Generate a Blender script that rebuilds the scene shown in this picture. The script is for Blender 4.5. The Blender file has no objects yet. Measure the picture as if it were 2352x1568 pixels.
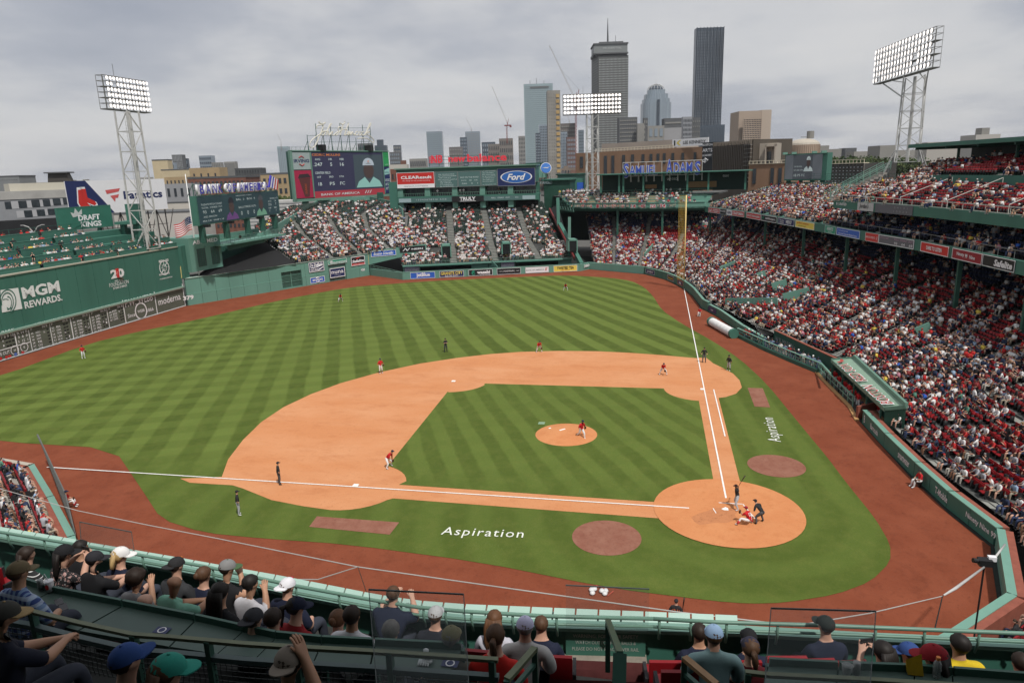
import bpy,bmesh,math,random
import numpy as np
from mathutils import Vector,Matrix
random.seed(7);rng=np.random.default_rng(7)
SC=bpy.context.scene
COL=SC.collection
R=math.radians
CAMP=np.array([-45.391,4.983,22.873])
AXR=np.array([0.20099309,-0.97908683,-0.03147631])
AXU=np.array([0.23710039,0.01744656,0.97132848])
AXF=np.array([0.95046577,0.20269336,-0.23564851])
FD=2047.06*2352/3000
cam=bpy.data.cameras.new("camera");camo=bpy.data.objects.new("camera",cam);COL.objects.link(camo)
cam.sensor_width=36.0;cam.lens=2047.06/3000*36.0
cam.clip_start=0.2;cam.clip_end=20000
camo.matrix_world=Matrix([[AXR[i],AXU[i],-AXF[i],CAMP[i]]for i in range(3)]+[[0,0,0,1]])
SC.camera=camo
SUN_AZ=math.atan2(-0.52,-0.62)
SUN_EL=R(60)
SUN_STRENGTH=3.6
w=bpy.data.worlds.new("World");SC.world=w;w.use_nodes=True
nt=w.node_tree;N=nt.nodes;L=nt.links
for n in list(N):N.remove(n)
def nd(t,**k):
 n=N.new(t)
 for a,b in k.items():setattr(n,a,b)
 return n
out=nd("ShaderNodeOutputWorld");bg=nd("ShaderNodeBackground");bg.inputs[1].default_value=0.1
sky=nd("ShaderNodeTexSky",sky_type="NISHITA",sun_disc=False)
sky.sun_elevation=SUN_EL;sky.sun_rotation=math.pi/2-SUN_AZ;sky.air_density=1.2;sky.dust_density=2.0
tc=nd("ShaderNodeTexCoord");sep=nd("ShaderNodeSeparateXYZ")
L.new(tc.outputs["Generated"],sep.inputs[0])
def mth(op,a,b=None,c=None):
 m=nd("ShaderNodeMath",operation=op)
 for i,v in enumerate((a,b,c)):
  if v is None:continue
  if isinstance(v,(int,float)):m.inputs[i].default_value=v
  else:L.new(v,m.inputs[i])
 return m.outputs[0]
zc=mth("MAXIMUM",sep.outputs[2],0.0)
den=mth("ADD",zc,0.13)
cx=mth("DIVIDE",sep.outputs[0],den);cy=mth("DIVIDE",sep.outputs[1],den)
cmb=nd("ShaderNodeCombineXYZ");L.new(cx,cmb.inputs[0]);L.new(cy,cmb.inputs[1])
def noise(scale,det,rough,off,dist=0.0):
 mp=nd("ShaderNodeMapping");mp.inputs["Location"].default_value=off
 L.new(cmb.outputs[0],mp.inputs[0])
 n=nd("ShaderNodeTexNoise");n.inputs["Scale"].default_value=scale;n.inputs["Detail"].default_value=det
 n.inputs["Roughness"].default_value=rough;n.inputs["Distortion"].default_value=dist
 L.new(mp.outputs[0],n.inputs["Vector"]);return n.outputs[0]
n1=noise(0.5,6,0.5,(3.1,5.2,0),0.3)
n2=noise(1.5,8,0.55,(1.7,9.2,0),0.1)
sm=mth("ADD",mth("MULTIPLY",n1,0.68),mth("MULTIPLY",n2,0.32))
ramp=nd("ShaderNodeValToRGB");L.new(sm,ramp.inputs[0])
cr=ramp.color_ramp
stops=[(0.33,(3.7,3.95,4.6)),(0.42,(4.5,4.7,5.25)),(0.475,(5.5,5.6,5.95)),(0.52,(6.2,6.25,6.45)),(0.60,(6.75,6.72,6.8)),(0.78,(7.3,7.2,7.15))]
while len(cr.elements)<len(stops):cr.elements.new(0.5)
for e,(p_,c_)in zip(cr.elements,stops):e.position=p_;e.color=(*c_,1)
mix=nd("ShaderNodeMix",data_type="RGBA");mix.inputs[0].default_value=0.93
L.new(sky.outputs[0],mix.inputs[6]);L.new(ramp.outputs[0],mix.inputs[7])
L.new(mix.outputs[2],bg.inputs[0]);L.new(bg.outputs[0],out.inputs[0])
w.cycles.sampling_method='AUTOMATIC'
sun=bpy.data.lights.new("sun","SUN");suno=bpy.data.objects.new("sun",sun);COL.objects.link(suno)
sun.energy=SUN_STRENGTH;sun.angle=R(2.0);sun.color=(1.0,0.955,0.89)
sd=Vector((math.cos(SUN_AZ)*math.cos(SUN_EL),math.sin(SUN_AZ)*math.cos(SUN_EL),math.sin(SUN_EL)))
suno.rotation_euler=sd.to_track_quat('Z','Y').to_euler();suno.location=(-200,-200,300)
SC.view_settings.view_transform='Standard';SC.view_settings.look='None'
SC.view_settings.exposure=0.0;SC.view_settings.gamma=1.0;SC.view_settings.use_curve_mapping=False
SC.cycles.max_bounces=6;SC.cycles.diffuse_bounces=3;SC.cycles.glossy_bounces=3;SC.cycles.transparent_max_bounces=12
SC.cycles.caustics_reflective=False;SC.cycles.caustics_refractive=False
SC.cycles.use_denoising=True
def ray(x,y):return AXF+AXR*((x-1176.0)/FD)-AXU*((y-784.0)/FD)
def at(x,y,d):return CAMP+ray(x,y)*d
def gz(x,y,z=0.0):
 r=ray(x,y);return CAMP+r*((z-CAMP[2])/r[2])
def gx(x,y,X):
 r=ray(x,y);return CAMP+r*((X-CAMP[0])/r[0])
def zat(P,x,y):
 """height of the point above plan position P that is seen at row y"""
 r=ray(x,y);t=math.hypot(P[0]-CAMP[0],P[1]-CAMP[1])/math.hypot(r[0],r[1]);return CAMP[2]+t*r[2]
def depth(P):return float((np.asarray(P,float)[:3]-CAMP)@AXF)
def pxl(P):
 d=np.asarray(P,float)-CAMP;k=d@AXF;return 1176+FD*(d@AXR)/k,784-FD*(d@AXU)/k
_mats={}
def M(name,c,rough=0.7,var=0.12,scale=3.0,bump=0.0,metal=0.0,emit=0.0,spec=0.3,coord="Object",stretch=None,alpha=None,streak=0.0):
 if name in _mats:return _mats[name]
 m=bpy.data.materials.new(name);m.use_nodes=True;_mats[name]=m
 t=m.node_tree;b=t.nodes["Principled BSDF"]
 b.inputs["Roughness"].default_value=rough;b.inputs["Metallic"].default_value=metal
 b.inputs["Specular IOR Level"].default_value=spec
 col=(*c,1)
 if var>0:
  tcx=t.nodes.new("ShaderNodeTexCoord");src=tcx.outputs[coord]
  if stretch:
   mp=t.nodes.new("ShaderNodeMapping");mp.inputs["Scale"].default_value=stretch
   t.links.new(src,mp.inputs[0]);src=mp.outputs[0]
  nz=t.nodes.new("ShaderNodeTexNoise");nz.inputs["Scale"].default_value=scale;nz.inputs["Detail"].default_value=6
  nz.inputs["Roughness"].default_value=0.62
  t.links.new(src,nz.inputs["Vector"])
  mr=t.nodes.new("ShaderNodeMapRange");mr.inputs[1].default_value=0.25;mr.inputs[2].default_value=0.75
  mr.inputs[3].default_value=1-var;mr.inputs[4].default_value=1+var
  t.links.new(nz.outputs[0],mr.inputs[0])
  mx=t.nodes.new("ShaderNodeVectorMath");mx.operation='SCALE';mx.inputs[0].default_value=c
  t.links.new(mr.outputs[0],mx.inputs["Scale"])
  t.links.new(mx.outputs[0],b.inputs["Base Color"])
  if bump>0:
   bp=t.nodes.new("ShaderNodeBump");bp.inputs["Strength"].default_value=bump;bp.inputs["Distance"].default_value=0.05
   t.links.new(nz.outputs[0],bp.inputs["Height"]);t.links.new(bp.outputs[0],b.inputs["Normal"])
 else:b.inputs["Base Color"].default_value=col
 if emit>0:
  b.inputs["Emission Color"].default_value=col;b.inputs["Emission Strength"].default_value=emit
 if alpha is not None:
  b.inputs["Alpha"].default_value=alpha
 return m
def screen(name,c,e=0.35):
 return M(name,c,rough=0.5,var=0,emit=e)
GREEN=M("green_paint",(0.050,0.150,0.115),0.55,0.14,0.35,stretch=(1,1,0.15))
GREEN_L=M("green_paint_sunlit_wall",(0.125,0.265,0.215),0.5,0.10,0.3,stretch=(1,1,0.12))  # lighter copy of the green paint, with sunlight put into its colour
GREEN_D=M("green_paint_dark",(0.02,0.07,0.05),0.6,0.2,1.0)
GREEN_M=M("green_metal",(0.03,0.10,0.075),0.5,0.15,2.0)
PAD=M("green_vinyl_pad",(0.15,0.30,0.24),0.35,0.06,2.0)
RAILG=M("green_rail_paint",(0.13,0.24,0.19),0.38,0.10,3.0)
WHITE=M("white_paint",(0.72,0.72,0.72),0.6,0.05,1.0)
WSTEEL=M("white_steel",(0.46,0.46,0.45),0.5,0.15,1.0)
BLACK=M("black_plastic",(0.012,0.012,0.013),0.5,0.1,2.0)
DARK=M("dark_interior",(0.008,0.010,0.011),0.8,0.2,1.0)  # near-black: the shade inside openings, bays and gaps is put into the colour
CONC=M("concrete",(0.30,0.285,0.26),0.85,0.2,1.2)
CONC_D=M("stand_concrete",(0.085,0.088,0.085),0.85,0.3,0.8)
STEEL=M("grey_steel",(0.22,0.23,0.23),0.4,0.1,2.0,metal=0.6)
GLASSD=M("dark_window_glass",(0.03,0.038,0.045),0.15,0.35,0.4,spec=0.6)
LOCAL=[False]
class MB:
 def __init__(s):s.v=[];s.f=[];s.m=[]
 def add(s,vs,fs,mi=0):
  o=len(s.v);s.v+=[tuple(map(float,q))for q in vs]
  s.f+=[tuple(i+o for i in f)for f in fs];s.m+=[mi]*len(fs);return s
 def quad(s,a,b,c,d,mi=0):return s.add([a,b,c,d],[(0,1,2,3)],mi)
 def box(s,c,sz,mi=0,ax=None):
  x,y,z=(q/2 for q in sz);c=np.asarray(c,float)
  ax=np.eye(3)if ax is None else np.asarray(ax,float)
  vs=[c+ax[0]*i*x+ax[1]*j*y+ax[2]*k*z for k in(-1,1)for j in(-1,1)for i in(-1,1)]
  return s.add(vs,[(0,2,3,1),(4,5,7,6),(0,1,5,4),(2,6,7,3),(0,4,6,2),(1,3,7,5)],mi)
 def bar(s,a,b,wd,ht=None,mi=0,up=(0,0,1)):
  a=np.asarray(a,float);b=np.asarray(b,float);d=b-a;l=np.linalg.norm(d)
  if l<1e-6:return s
  d/=l;up=np.asarray(up,float)
  if abs(d@up)>0.98:up=np.array([1.0,0,0])
  sd_=np.cross(d,up);sd_/=np.linalg.norm(sd_);u2=np.cross(sd_,d)
  return s.box((a+b)/2,(l,wd,ht or wd),mi,(d,sd_,u2))
 def tube(s,pts,r,n=6,mi=0,closed=False):
  pts=[np.asarray(q,float)for q in pts];k=len(pts);rs=r if isinstance(r,(list,tuple))else[r]*k
  vs=[];ref=None
  for i,q in enumerate(pts):
   t=pts[min(i+1,k-1)]-pts[max(i-1,0)]if not closed else pts[(i+1)%k]-pts[i-1]
   t=t/(np.linalg.norm(t)+1e-9)
   up=np.array([0,0,1.0])if abs(t[2])<0.95 else np.array([1.0,0,0])
   a_=np.cross(t,up);a_/=np.linalg.norm(a_);b_=np.cross(a_,t)
   for j in range(n):
    an=2*math.pi*j/n;vs.append(q+(a_*math.cos(an)+b_*math.sin(an))*rs[i])
  fs=[]
  for i in range(k if closed else k-1):
   i2=(i+1)%k
   for j in range(n):fs.append((i*n+j,i*n+(j+1)%n,i2*n+(j+1)%n,i2*n+j))
  if not closed:fs+=[tuple(range(n))[::-1],tuple((k-1)*n+j for j in range(n))]
  return s.add(vs,fs,mi)
 def prism(s,poly,z0,z1,mi=0,mside=None):
  n=len(poly)
  vs=[(p[0],p[1],z0)for p in poly]+[(p[0],p[1],z1)for p in poly]
  s.add(vs,[tuple(range(n))[::-1],tuple(range(n,2*n))],mi)
  return s.add(vs,[(i,(i+1)%n,n+(i+1)%n,n+i)for i in range(n)],mi if mside is None else mside)
 def disc(s,c,ux,uy,r,n=16,mi=0,r2=None):
  c,ux,uy=(np.asarray(q,float)for q in(c,ux,uy));r2=r2 or r
  return s.add([c+ux*r*math.cos(2*math.pi*i/n)+uy*r2*math.sin(2*math.pi*i/n)for i in range(n)],[tuple(range(n))],mi)
 def ell(s,c,rad,nu=12,nv=8,mi=0,ax=None,z0=-1.0,z1=1.0):
  c=np.asarray(c,float);ax=np.eye(3)if ax is None else np.asarray(ax,float)
  vs=[];a0=math.asin(z0);a1=math.asin(z1)
  for j in range(nv+1):
   ph=a0+(a1-a0)*j/nv
   for i in range(nu):
    th=2*math.pi*i/nu
    vs.append(c+ax[0]*rad[0]*math.cos(ph)*math.cos(th)+ax[1]*rad[1]*math.cos(ph)*math.sin(th)+ax[2]*rad[2]*math.sin(ph))
  fs=[(j*nu+i,j*nu+(i+1)%nu,(j+1)*nu+(i+1)%nu,(j+1)*nu+i)for j in range(nv)for i in range(nu)]
  return s.add(vs,fs,mi)
 def build(s,name,mats,parent=None,smooth=False,loc=None):
  me=bpy.data.meshes.new(name);me.from_pydata(s.v,[],s.f)
  for m in(mats if isinstance(mats,(list,tuple))else[mats]):me.materials.append(m)
  if any(s.m):me.polygons.foreach_set("material_index",s.m)
  if smooth:me.polygons.foreach_set("use_smooth",[True]*len(me.polygons))
  me.update();o=bpy.data.objects.new(name,me);COL.objects.link(o)
  if parent is not None:
   o.parent=parent
   if not LOCAL[0]:
    m_=parent.matrix_basis.copy()
    if parent.parent is not None:m_=parent.parent.matrix_basis@parent.matrix_parent_inverse@m_
    o.matrix_parent_inverse=m_.inverted()
  return o
def T(o,label=None,cat=None,group=None,kind=None):
 if label:o["label"]=label
 if cat:o["category"]=cat
 if group:o["group"]=group
 if kind:o["kind"]=kind
 return o
def E(name,label,cat,loc=(0,0,0),group=None,kind=None):
 o=bpy.data.objects.new(name,None);COL.objects.link(o);o.location=tuple(map(float,loc));o.empty_display_size=0.3
 return T(o,label,cat,group,kind)
def copy_tree(o,parent=None):
 c=o.copy();COL.objects.link(c);c.parent=parent
 for ch in o.children:copy_tree(ch,c)
 return c
class Fr:
 def __init__(s,o,ux,uy,W,H):
  s.o=np.asarray(o,float);s.ux=np.asarray(ux,float);s.uy=np.asarray(uy,float);s.W=W;s.H=H
  s.n=np.cross(s.ux,s.uy)
 def p(s,u,v,off=0.0):return s.o+s.ux*(u*s.W)+s.uy*(v*s.H)+s.n*off
 def sub(s,u0,v0,u1,v1,off=0.0):return Fr(s.p(u0,v0,off),s.ux,s.uy,(u1-u0)*s.W,(v1-v0)*s.H)
 def rect(s,mb,u0,v0,u1,v1,off=0.02,mi=0):mb.quad(s.p(u0,v0,off),s.p(u1,v0,off),s.p(u1,v1,off),s.p(u0,v1,off),mi);return s
 def slab(s,mb,u0,v0,u1,v1,o0=-0.2,o1=0.0,mi=0):
  c=(s.p(u0,v0,o0)+s.p(u1,v1,o1))/2
  mb.box(c,(abs(u1-u0)*s.W,abs(v1-v0)*s.H,abs(o1-o0)),mi,(s.ux,s.uy,s.n));return s
def frp(P0,P1,z0,z1):
 P0=np.array([P0[0],P0[1],z0],float);P1=np.array([P1[0],P1[1],z0],float)
 d=P1-P0;Wd=np.linalg.norm(d);return Fr(P0,d/Wd,(0,0,1),Wd,z1-z0)
def pan(xl,ybl,ytl,dl,xr,ybr,ytr,dr):
 a=at(xl,ybl,dl);b=at(xr,ybr,dr);zb=(a[2]+b[2])/2
 zt=(zat(a,xl,ytl)+zat(b,xr,ytr))/2
 return frp(a,b,zb,zt)
_texts=[]
def text(parent,fr,s,u,v,w=None,h=None,mat=None,off=0.06,bold=0.0,shear=0.0,ext=0.0,name="lettering",sp=1.0):
 """lettering centred at (u, v) of the frame; w, h are fractions of the frame's width and height"""
 cu=bpy.data.curves.new(name,'FONT');cu.body=s;cu.size=1.0;cu.offset=bold;cu.shear=shear;cu.extrude=ext;cu.space_character=sp
 cu.resolution_u=2;cu.materials.append(mat or WHITE)
 o=bpy.data.objects.new(name,cu);COL.objects.link(o)
 if parent is not None:o.parent=parent
 _texts.append((o,fr,u,v,w,h,off));return o
def finish_texts():
 bpy.context.view_layer.update();dg=bpy.context.evaluated_depsgraph_get()
 for o,fr,u,v,w,h,off in _texts:
  me=bpy.data.meshes.new_from_object(o.evaluated_get(dg))
  if len(me.vertices)==0:bpy.data.objects.remove(o);continue
  c_=np.empty(len(me.vertices)*3);me.vertices.foreach_get("co",c_);c_=c_.reshape(-1,3);mn,mxx=c_.min(0),c_.max(0);sx,sy=(mxx-mn)[:2];c=(mn+mxx)/2
  if w is not None:kx=w*fr.W/max(sx,1e-4)
  if h is not None:ky=h*fr.H/max(sy,1e-4)
  if w is None:kx=ky
  if h is None:ky=kx
  P=fr.p(u,v,off)+np.outer((c_[:,0]-c[0])*kx,fr.ux)+np.outer((c_[:,1]-c[1])*ky,fr.uy)+np.outer(c_[:,2],fr.n)
  me.vertices.foreach_set("co",P.ravel());me.update();nm=o.name.split(".")[0];par=o.parent;pr={k:o[k]for k in o.keys()}
  bpy.data.objects.remove(o);q=bpy.data.objects.new(nm,me);COL.objects.link(q)
  for k,x in pr.items():q[k]=x
  if par is not None:
   q.parent=par;q.matrix_parent_inverse=par.matrix_world.inverted()
# ================================================================ ground and playing field
def sheet(name,pts,z,mat,kind="structure"):
 me=bpy.data.meshes.new(name);bm=bmesh.new()
 vs=[bm.verts.new((p[0],p[1],z))for p in pts]
 f=bm.faces.new(vs);f.normal_update()
 if f.normal.z<0:f.normal_flip()
 bmesh.ops.triangulate(bm,faces=bm.faces[:])
 bm.to_mesh(me);bm.free();me.materials.append(mat)
 o=bpy.data.objects.new(name,me);COL.objects.link(o);o["kind"]=kind;return o
def node_mat(name):
 m=bpy.data.materials.new(name);m.use_nodes=True;t=m.node_tree
 b=t.nodes["Principled BSDF"];b.inputs["Roughness"].default_value=0.9;b.inputs["Specular IOR Level"].default_value=0.15
 return m,t,b
class G:
 """small node-graph helper"""
 def __init__(s,t):s.t=t
 def n(s,ty,**k):
  q=s.t.nodes.new(ty)
  for a,b in k.items():setattr(q,a,b)
  return q
 def m(s,op,a,b=None,c=None,clamp=False):
  q=s.n("ShaderNodeMath",operation=op);q.use_clamp=clamp
  for i,v in enumerate((a,b,c)):
   if v is None:continue
   if isinstance(v,(int,float)):q.inputs[i].default_value=v
   else:s.t.links.new(v,q.inputs[i])
  return q.outputs[0]
 def noise(s,vec,sc,det=4,rough=0.6,stretch=None):
  if stretch:
   mp=s.n("ShaderNodeMapping");mp.inputs["Scale"].default_value=stretch;s.t.links.new(vec,mp.inputs[0]);vec=mp.outputs[0]
  q=s.n("ShaderNodeTexNoise");q.inputs["Scale"].default_value=sc;q.inputs["Detail"].default_value=det;q.inputs["Roughness"].default_value=rough
  s.t.links.new(vec,q.inputs["Vector"]);return q.outputs[0]
 def mixc(s,fac,a,b):
  q=s.n("ShaderNodeMix",data_type="RGBA")
  if isinstance(fac,(int,float)):q.inputs[0].default_value=fac
  else:s.t.links.new(fac,q.inputs[0])
  for i,v in((6,a),(7,b)):
   if isinstance(v,tuple):q.inputs[i].default_value=(*v,1)
   else:s.t.links.new(v,q.inputs[i])
  return q.outputs[2]
 def ramp(s,v,lo,hi,a=0.0,b=1.0):
  q=s.n("ShaderNodeMapRange");s.t.links.new(v,q.inputs[0])
  for i,x in enumerate((lo,hi,a,b)):q.inputs[i+1].default_value=x
  return q.outputs[0]
gm,t,b=node_mat("mown_grass");g=G(t)
geo=g.n("ShaderNodeNewGeometry");sp=g.n("ShaderNodeSeparateXYZ");t.links.new(geo.outputs["Position"],sp.inputs[0])
X,Y=sp.outputs[0],sp.outputs[1]
a=R(28.0);u=g.m("ADD",g.m("MULTIPLY",X,math.cos(a)),g.m("MULTIPLY",Y,math.sin(a)))
v=g.m("ADD",g.m("MULTIPLY",X,-math.sin(a)),g.m("MULTIPLY",Y,math.cos(a)))
wob=g.m("MULTIPLY",g.m("SUBTRACT",g.noise(geo.outputs["Position"],0.12,3),0.5),0.9)
wob2=g.m("MULTIPLY",g.m("SUBTRACT",g.noise(geo.outputs["Position"],2.2,3),0.5),0.3)
s_=g.m("ADD",g.m("DIVIDE",v,g.m("SUBTRACT",1.09,g.m("DIVIDE",u,420.0))),g.m("ADD",wob,wob2))
st=g.ramp(g.m("SINE",g.m("MULTIPLY",s_,math.pi/1.85)),-0.22,0.22)
s2=g.m("ADD",g.m("ADD",g.m("MULTIPLY",X,math.cos(R(25))),g.m("MULTIPLY",Y,math.sin(R(25)))),wob)
st2=g.ramp(g.m("SINE",g.m("MULTIPLY",s2,math.pi/1.9)),-0.3,0.3)
left=g.ramp(Y,25.0,70.0,0.08,0.55)
s3=g.m("ADD",g.m("ADD",g.m("MULTIPLY",X,-math.sin(R(6.5))),g.m("MULTIPLY",Y,math.cos(R(6.5)))),wob2)
st3=g.ramp(g.m("SINE",g.m("MULTIPLY",s3,math.pi/1.5)),-0.4,0.4)
rad=g.m("SQRT",g.m("ADD",g.m("POWER",g.m("SUBTRACT",X,0.5),2.0),g.m("POWER",g.m("ADD",Y,0.8),2.0)))
st4=g.ramp(g.m("SINE",g.m("MULTIPLY",g.m("ADD",rad,wob2),math.pi/1.7)),-0.5,0.5)
foul=g.ramp(Y,-0.4,-0.9);homem=g.ramp(X,5.0,-0.5)
inf=g.m("MULTIPLY",g.m("LESS_THAN",X,29.5),g.m("LESS_THAN",Y,29.5))
st=g.m("ADD",g.m("MULTIPLY",st,g.m("SUBTRACT",1.0,inf)),g.m("MULTIPLY",g.m("ADD",g.m("MULTIPLY",g.ramp(g.m("SINE",g.m("MULTIPLY",s_,math.pi/1.22)),-0.3,0.3),.6),.12),inf))
mainb=g.m("ADD",g.m("MULTIPLY",st,g.m("SUBTRACT",1.0,left)),g.m("MULTIPLY",st2,left))
def lerp(f,a_,b_):return g.m("ADD",g.m("MULTIPLY",a_,g.m("SUBTRACT",1.0,f)),g.m("MULTIPLY",b_,f))
mainb=lerp(foul,mainb,g.m("ADD",g.m("MULTIPLY",st3,0.5),0.1))
mainb=lerp(homem,mainb,g.m("ADD",g.m("MULTIPLY",st4,0.3),0.12))
big=g.noise(geo.outputs["Position"],0.09,4);mid=g.noise(geo.outputs["Position"],0.9,5,0.7);fine=g.noise(geo.outputs["Position"],9.0,3,0.8)
mainb=lerp(g.ramp(big,0.42,0.7,0.05,0.6),mainb,g.m("MULTIPLY",mid,1.0))
c1=g.mixc(mainb,(0.060,0.088,0.013),(0.128,0.176,0.036))
c1=g.mixc(g.ramp(mid,0.45,0.75,0.0,0.45),c1,(0.135,0.148,0.034))
c1=g.mixc(g.ramp(fine,0.35,0.7,0.0,0.38),c1,(0.042,0.070,0.010))
t.links.new(c1,b.inputs["Base Color"])
bp=g.n("ShaderNodeBump");bp.inputs["Strength"].default_value=0.5;bp.inputs["Distance"].default_value=0.05
t.links.new(g.noise(geo.outputs["Position"],14.0,2),bp.inputs["Height"]);t.links.new(bp.outputs[0],b.inputs["Normal"])
GRASS=gm
def dirt(name,base,light,dark,sc=0.35,marks=0.3,stretch=None):
 m,t,b=node_mat(name);g=G(t);geo=g.n("ShaderNodeNewGeometry");P=geo.outputs["Position"]
 c=g.mixc(g.ramp(g.noise(P,sc,5,0.6,stretch),0.38,0.68),base,light)
 c=g.mixc(g.ramp(g.noise(P,sc*2.3,6,0.75,stretch),0.5,0.78,0.0,0.8),c,dark)
 c=g.mixc(g.ramp(g.noise(P,3.5,5,0.8),0.56,0.70,0.0,marks),c,tuple(q*0.55 for q in dark))
 c=g.mixc(g.ramp(g.noise(P,16.0,3,0.8),0.3,0.8,0.0,0.25),c,tuple(q*0.75 for q in base))
 t.links.new(c,b.inputs["Base Color"])
 bp=g.n("ShaderNodeBump");bp.inputs["Strength"].default_value=0.6;bp.inputs["Distance"].default_value=0.05
 t.links.new(g.noise(P,6.0,5,0.7),bp.inputs["Height"]);t.links.new(bp.outputs[0],b.inputs["Normal"])
 return m
DIRT=dirt("infield_clay",(0.53,0.225,0.098),(0.58,0.28,0.140),(0.41,0.155,0.065),0.22,0.35,(1,0.45,1))
DIRT_H=dirt("plate_clay",(0.54,0.215,0.088),(0.58,0.255,0.11),(0.45,0.165,0.06),0.4,0.35)
TRACK=dirt("warning_track_clay",(0.185,0.048,0.023),(0.225,0.064,0.032),(0.115,0.029,0.014),0.3,0.6)
PATCH=dirt("worn_patch_clay",(0.23,0.095,0.065),(0.28,0.135,0.095),(0.17,0.06,0.04),0.8,0.5)
LINE=M("chalk_line",(0.74,0.73,0.71),0.9,0.15,6.0)
mb=MB();mb.box((900,300,-1.6),(9000,9000,2.0));o=mb.build("city_ground",M("city_ground_mat",(0.10,0.10,0.095),0.9,0.3,0.02));o["kind"]="structure"
D=lambda L_,z=0.0:[tuple(gz(x,y,z)[:2])for x,y in L_]
wall_pts=D([(-400,915),(-200,880),(0,832),(425,703),(650,664),(850,632),(925,642),(1240,626),(1345,618),(1480,630),(1530,643),(1570,663),(1590,680),(1610,708),(1626,716),(1650,728),(1700,765),(1760,800),(1870,850),(1966,938),(1975,968),(2090,1095),(2180,1180),(2275,1255)])
trk=wall_pts+[(-3.9,-14.4),(-9.3,-12.6),(-13.0,-8.6),(-17.8,-3),(-20.0,4),(-20.5,20),(-18.0,34),(-11.4,41.3),(-6.6,47.6),(-1.8,53.8),(-0.6,58.6),(2.3,75),(0.0,94.0)]
mb=MB();mb.add([(p[0],p[1],0.0)for p in((-30,-40),(140,-40),(150,110),(-30,110))],[(0,1,2,3)])
o=mb.build("park_subgrade",M("subgrade_dark",(0.02,0.025,0.022),0.9,0.2));o.location.z=-0.02;o["kind"]="structure"
sheet("warning_track",trk,0.0,TRACK)
def smooth_poly(pts,it=1):
 for _ in range(it):
  q=[]
  for i in range(len(pts)):
   a_,b_=np.array(pts[i]),np.array(pts[(i+1)%len(pts)]);q+=[tuple(a_*.8+b_*.2),tuple(a_*.2+b_*.8)]
  pts=q
 return pts
gr=[(-400,960),(-200,912),(0,865),(200,790),(325,760),(450,735),(640,690),(800,660),(900,652),(1000,645),(1150,638),(1300,632),(1400,638),(1450,645),(1480,660),(1500,680),(1520,712),(1560,740),(1640,785),(1700,825),(1760,880),(1850,990),(1900,1050),(1945,1110),(2010,1190),(2045,1250),(2045,1290),(2000,1335),(1920,1365),(1800,1384),(1720,1386),(1640,1380),(1400,1350),(1100,1290),(800,1250),(600,1236),(468,1223),(370,1192),(330,1130),(262,1030),(0,1014)]
sheet("grass",smooth_poly(D(gr),1),0.02,GRASS)
def arc(cx,cy,r,a0,a1,n=24):return[(cx+r*math.cos(R(a0+(a1-a0)*i/n)),cy+r*math.sin(R(a0+(a1-a0)*i/n)))for i in range(n+1)]
infield=[(-1.7,5.0),(-1.4,23.6),(-2.6,25.0)]+arc(0.2,27.4,3.95,-118,-180,6)+[(-3.5,29.6),(-2.9,32.5),(-1.4,35.8),(-1.0,36.9),(-1.05,40.6),(-0.45,41.9),(0.05,39.6)]
outer=[(0.3,38.7),(3.6,40.3),(7.9,41.6),(12.5,42.5),(16.9,42.6),(21.3,41.8),(25.5,40.3),(30.2,37.5),(34.5,33.8),(37.6,29.8),(39.8,26.0),(41.2,22.3),(42.1,17.5),(42.3,12.5),(41.9,8.5),(41.1,4.5),(39.9,0.1)]
infield+=outer+[(40.2,0.0),(40.2,-1.0),(37.7,-1.65),(36.0,-2.5),(33.6,-3.5),(31.0,-3.95),(28.4,-3.9),(26.2,-3.1),(25.0,-2.0),(24.6,-1.25),(5.0,-1.25),(2.0,-1.25)]
sheet("infield_dirt",infield+[(-1.7,-1.0)],0.034,DIRT)
inner=[(4.5,0.65),(24.4,0.75)]+arc(27.3,0.2,3.95,172,92,8)+[(27.0,4.3),(27.0,23.7)]+arc(27.4,27.4,3.95,-95,-172,8)+[(23.8,27.0),(5.0,26.2)]+arc(0.3,27.4,3.95,-17,-72,6)[0:]+[(0.85,24.0),(0.65,5.0)]
inner2=[]
for q in inner:
 if not inner2 or math.dist(q,inner2[-1])>0.3:inner2.append(q)
sheet("infield_grass",inner2,0.05,GRASS)
o=MB().add([(0,0,0)]+[(p[0],p[1],0.0)for p in arc(0,0,4.95,0,360,48)[:-1]],[(0,1+i,1+(i+1)%48)for i in range(48)]).build("home_plate_circle",DIRT_H);o.location=(0.05,0.05,0.062);o["kind"]="structure"
o=MB().add([(0,0,0)]+[(1.75*math.cos(i*.524)*(1+.2*math.sin(i*2.3)),1.0*math.sin(i*.524)*(1+.2*math.cos(i*1.7)),0)for i in range(12)],[(0,1+i,1+(i+1)%12)for i in range(12)]).build('worn_clay',dirt('worn_damp_clay',(.46,.19,.085),(.5,.21,.095),(.32,.13,.06),1.2,.8));o.location=(-.9,.9,.0645);o.rotation_euler.z=2.2;o['kind']='structure'
mb=MB();rings=[(2.74,0.0),(2.5,0.03),(1.9,0.12),(1.3,0.21),(0.8,0.25),(0.0,0.255)];n=40;vs=[]
for r_,z_ in rings[:-1]:
 vs+=[(r_*math.cos(2*math.pi*i/n),r_*math.sin(2*math.pi*i/n),z_)for i in range(n)]
vs.append((0,0,.255));fs=[(j*n+i,j*n+(i+1)%n,(j+1)*n+(i+1)%n,(j+1)*n+i)for j in range(4)for i in range(n)]+[(4*n+i,4*n+(i+1)%n,5*n)for i in range(n)]
mb.add(vs,fs);o=mb.build("pitchers_mound",DIRT_H,smooth=True);o.location=(12.72,12.72,0.056);o["kind"]="structure"
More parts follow.
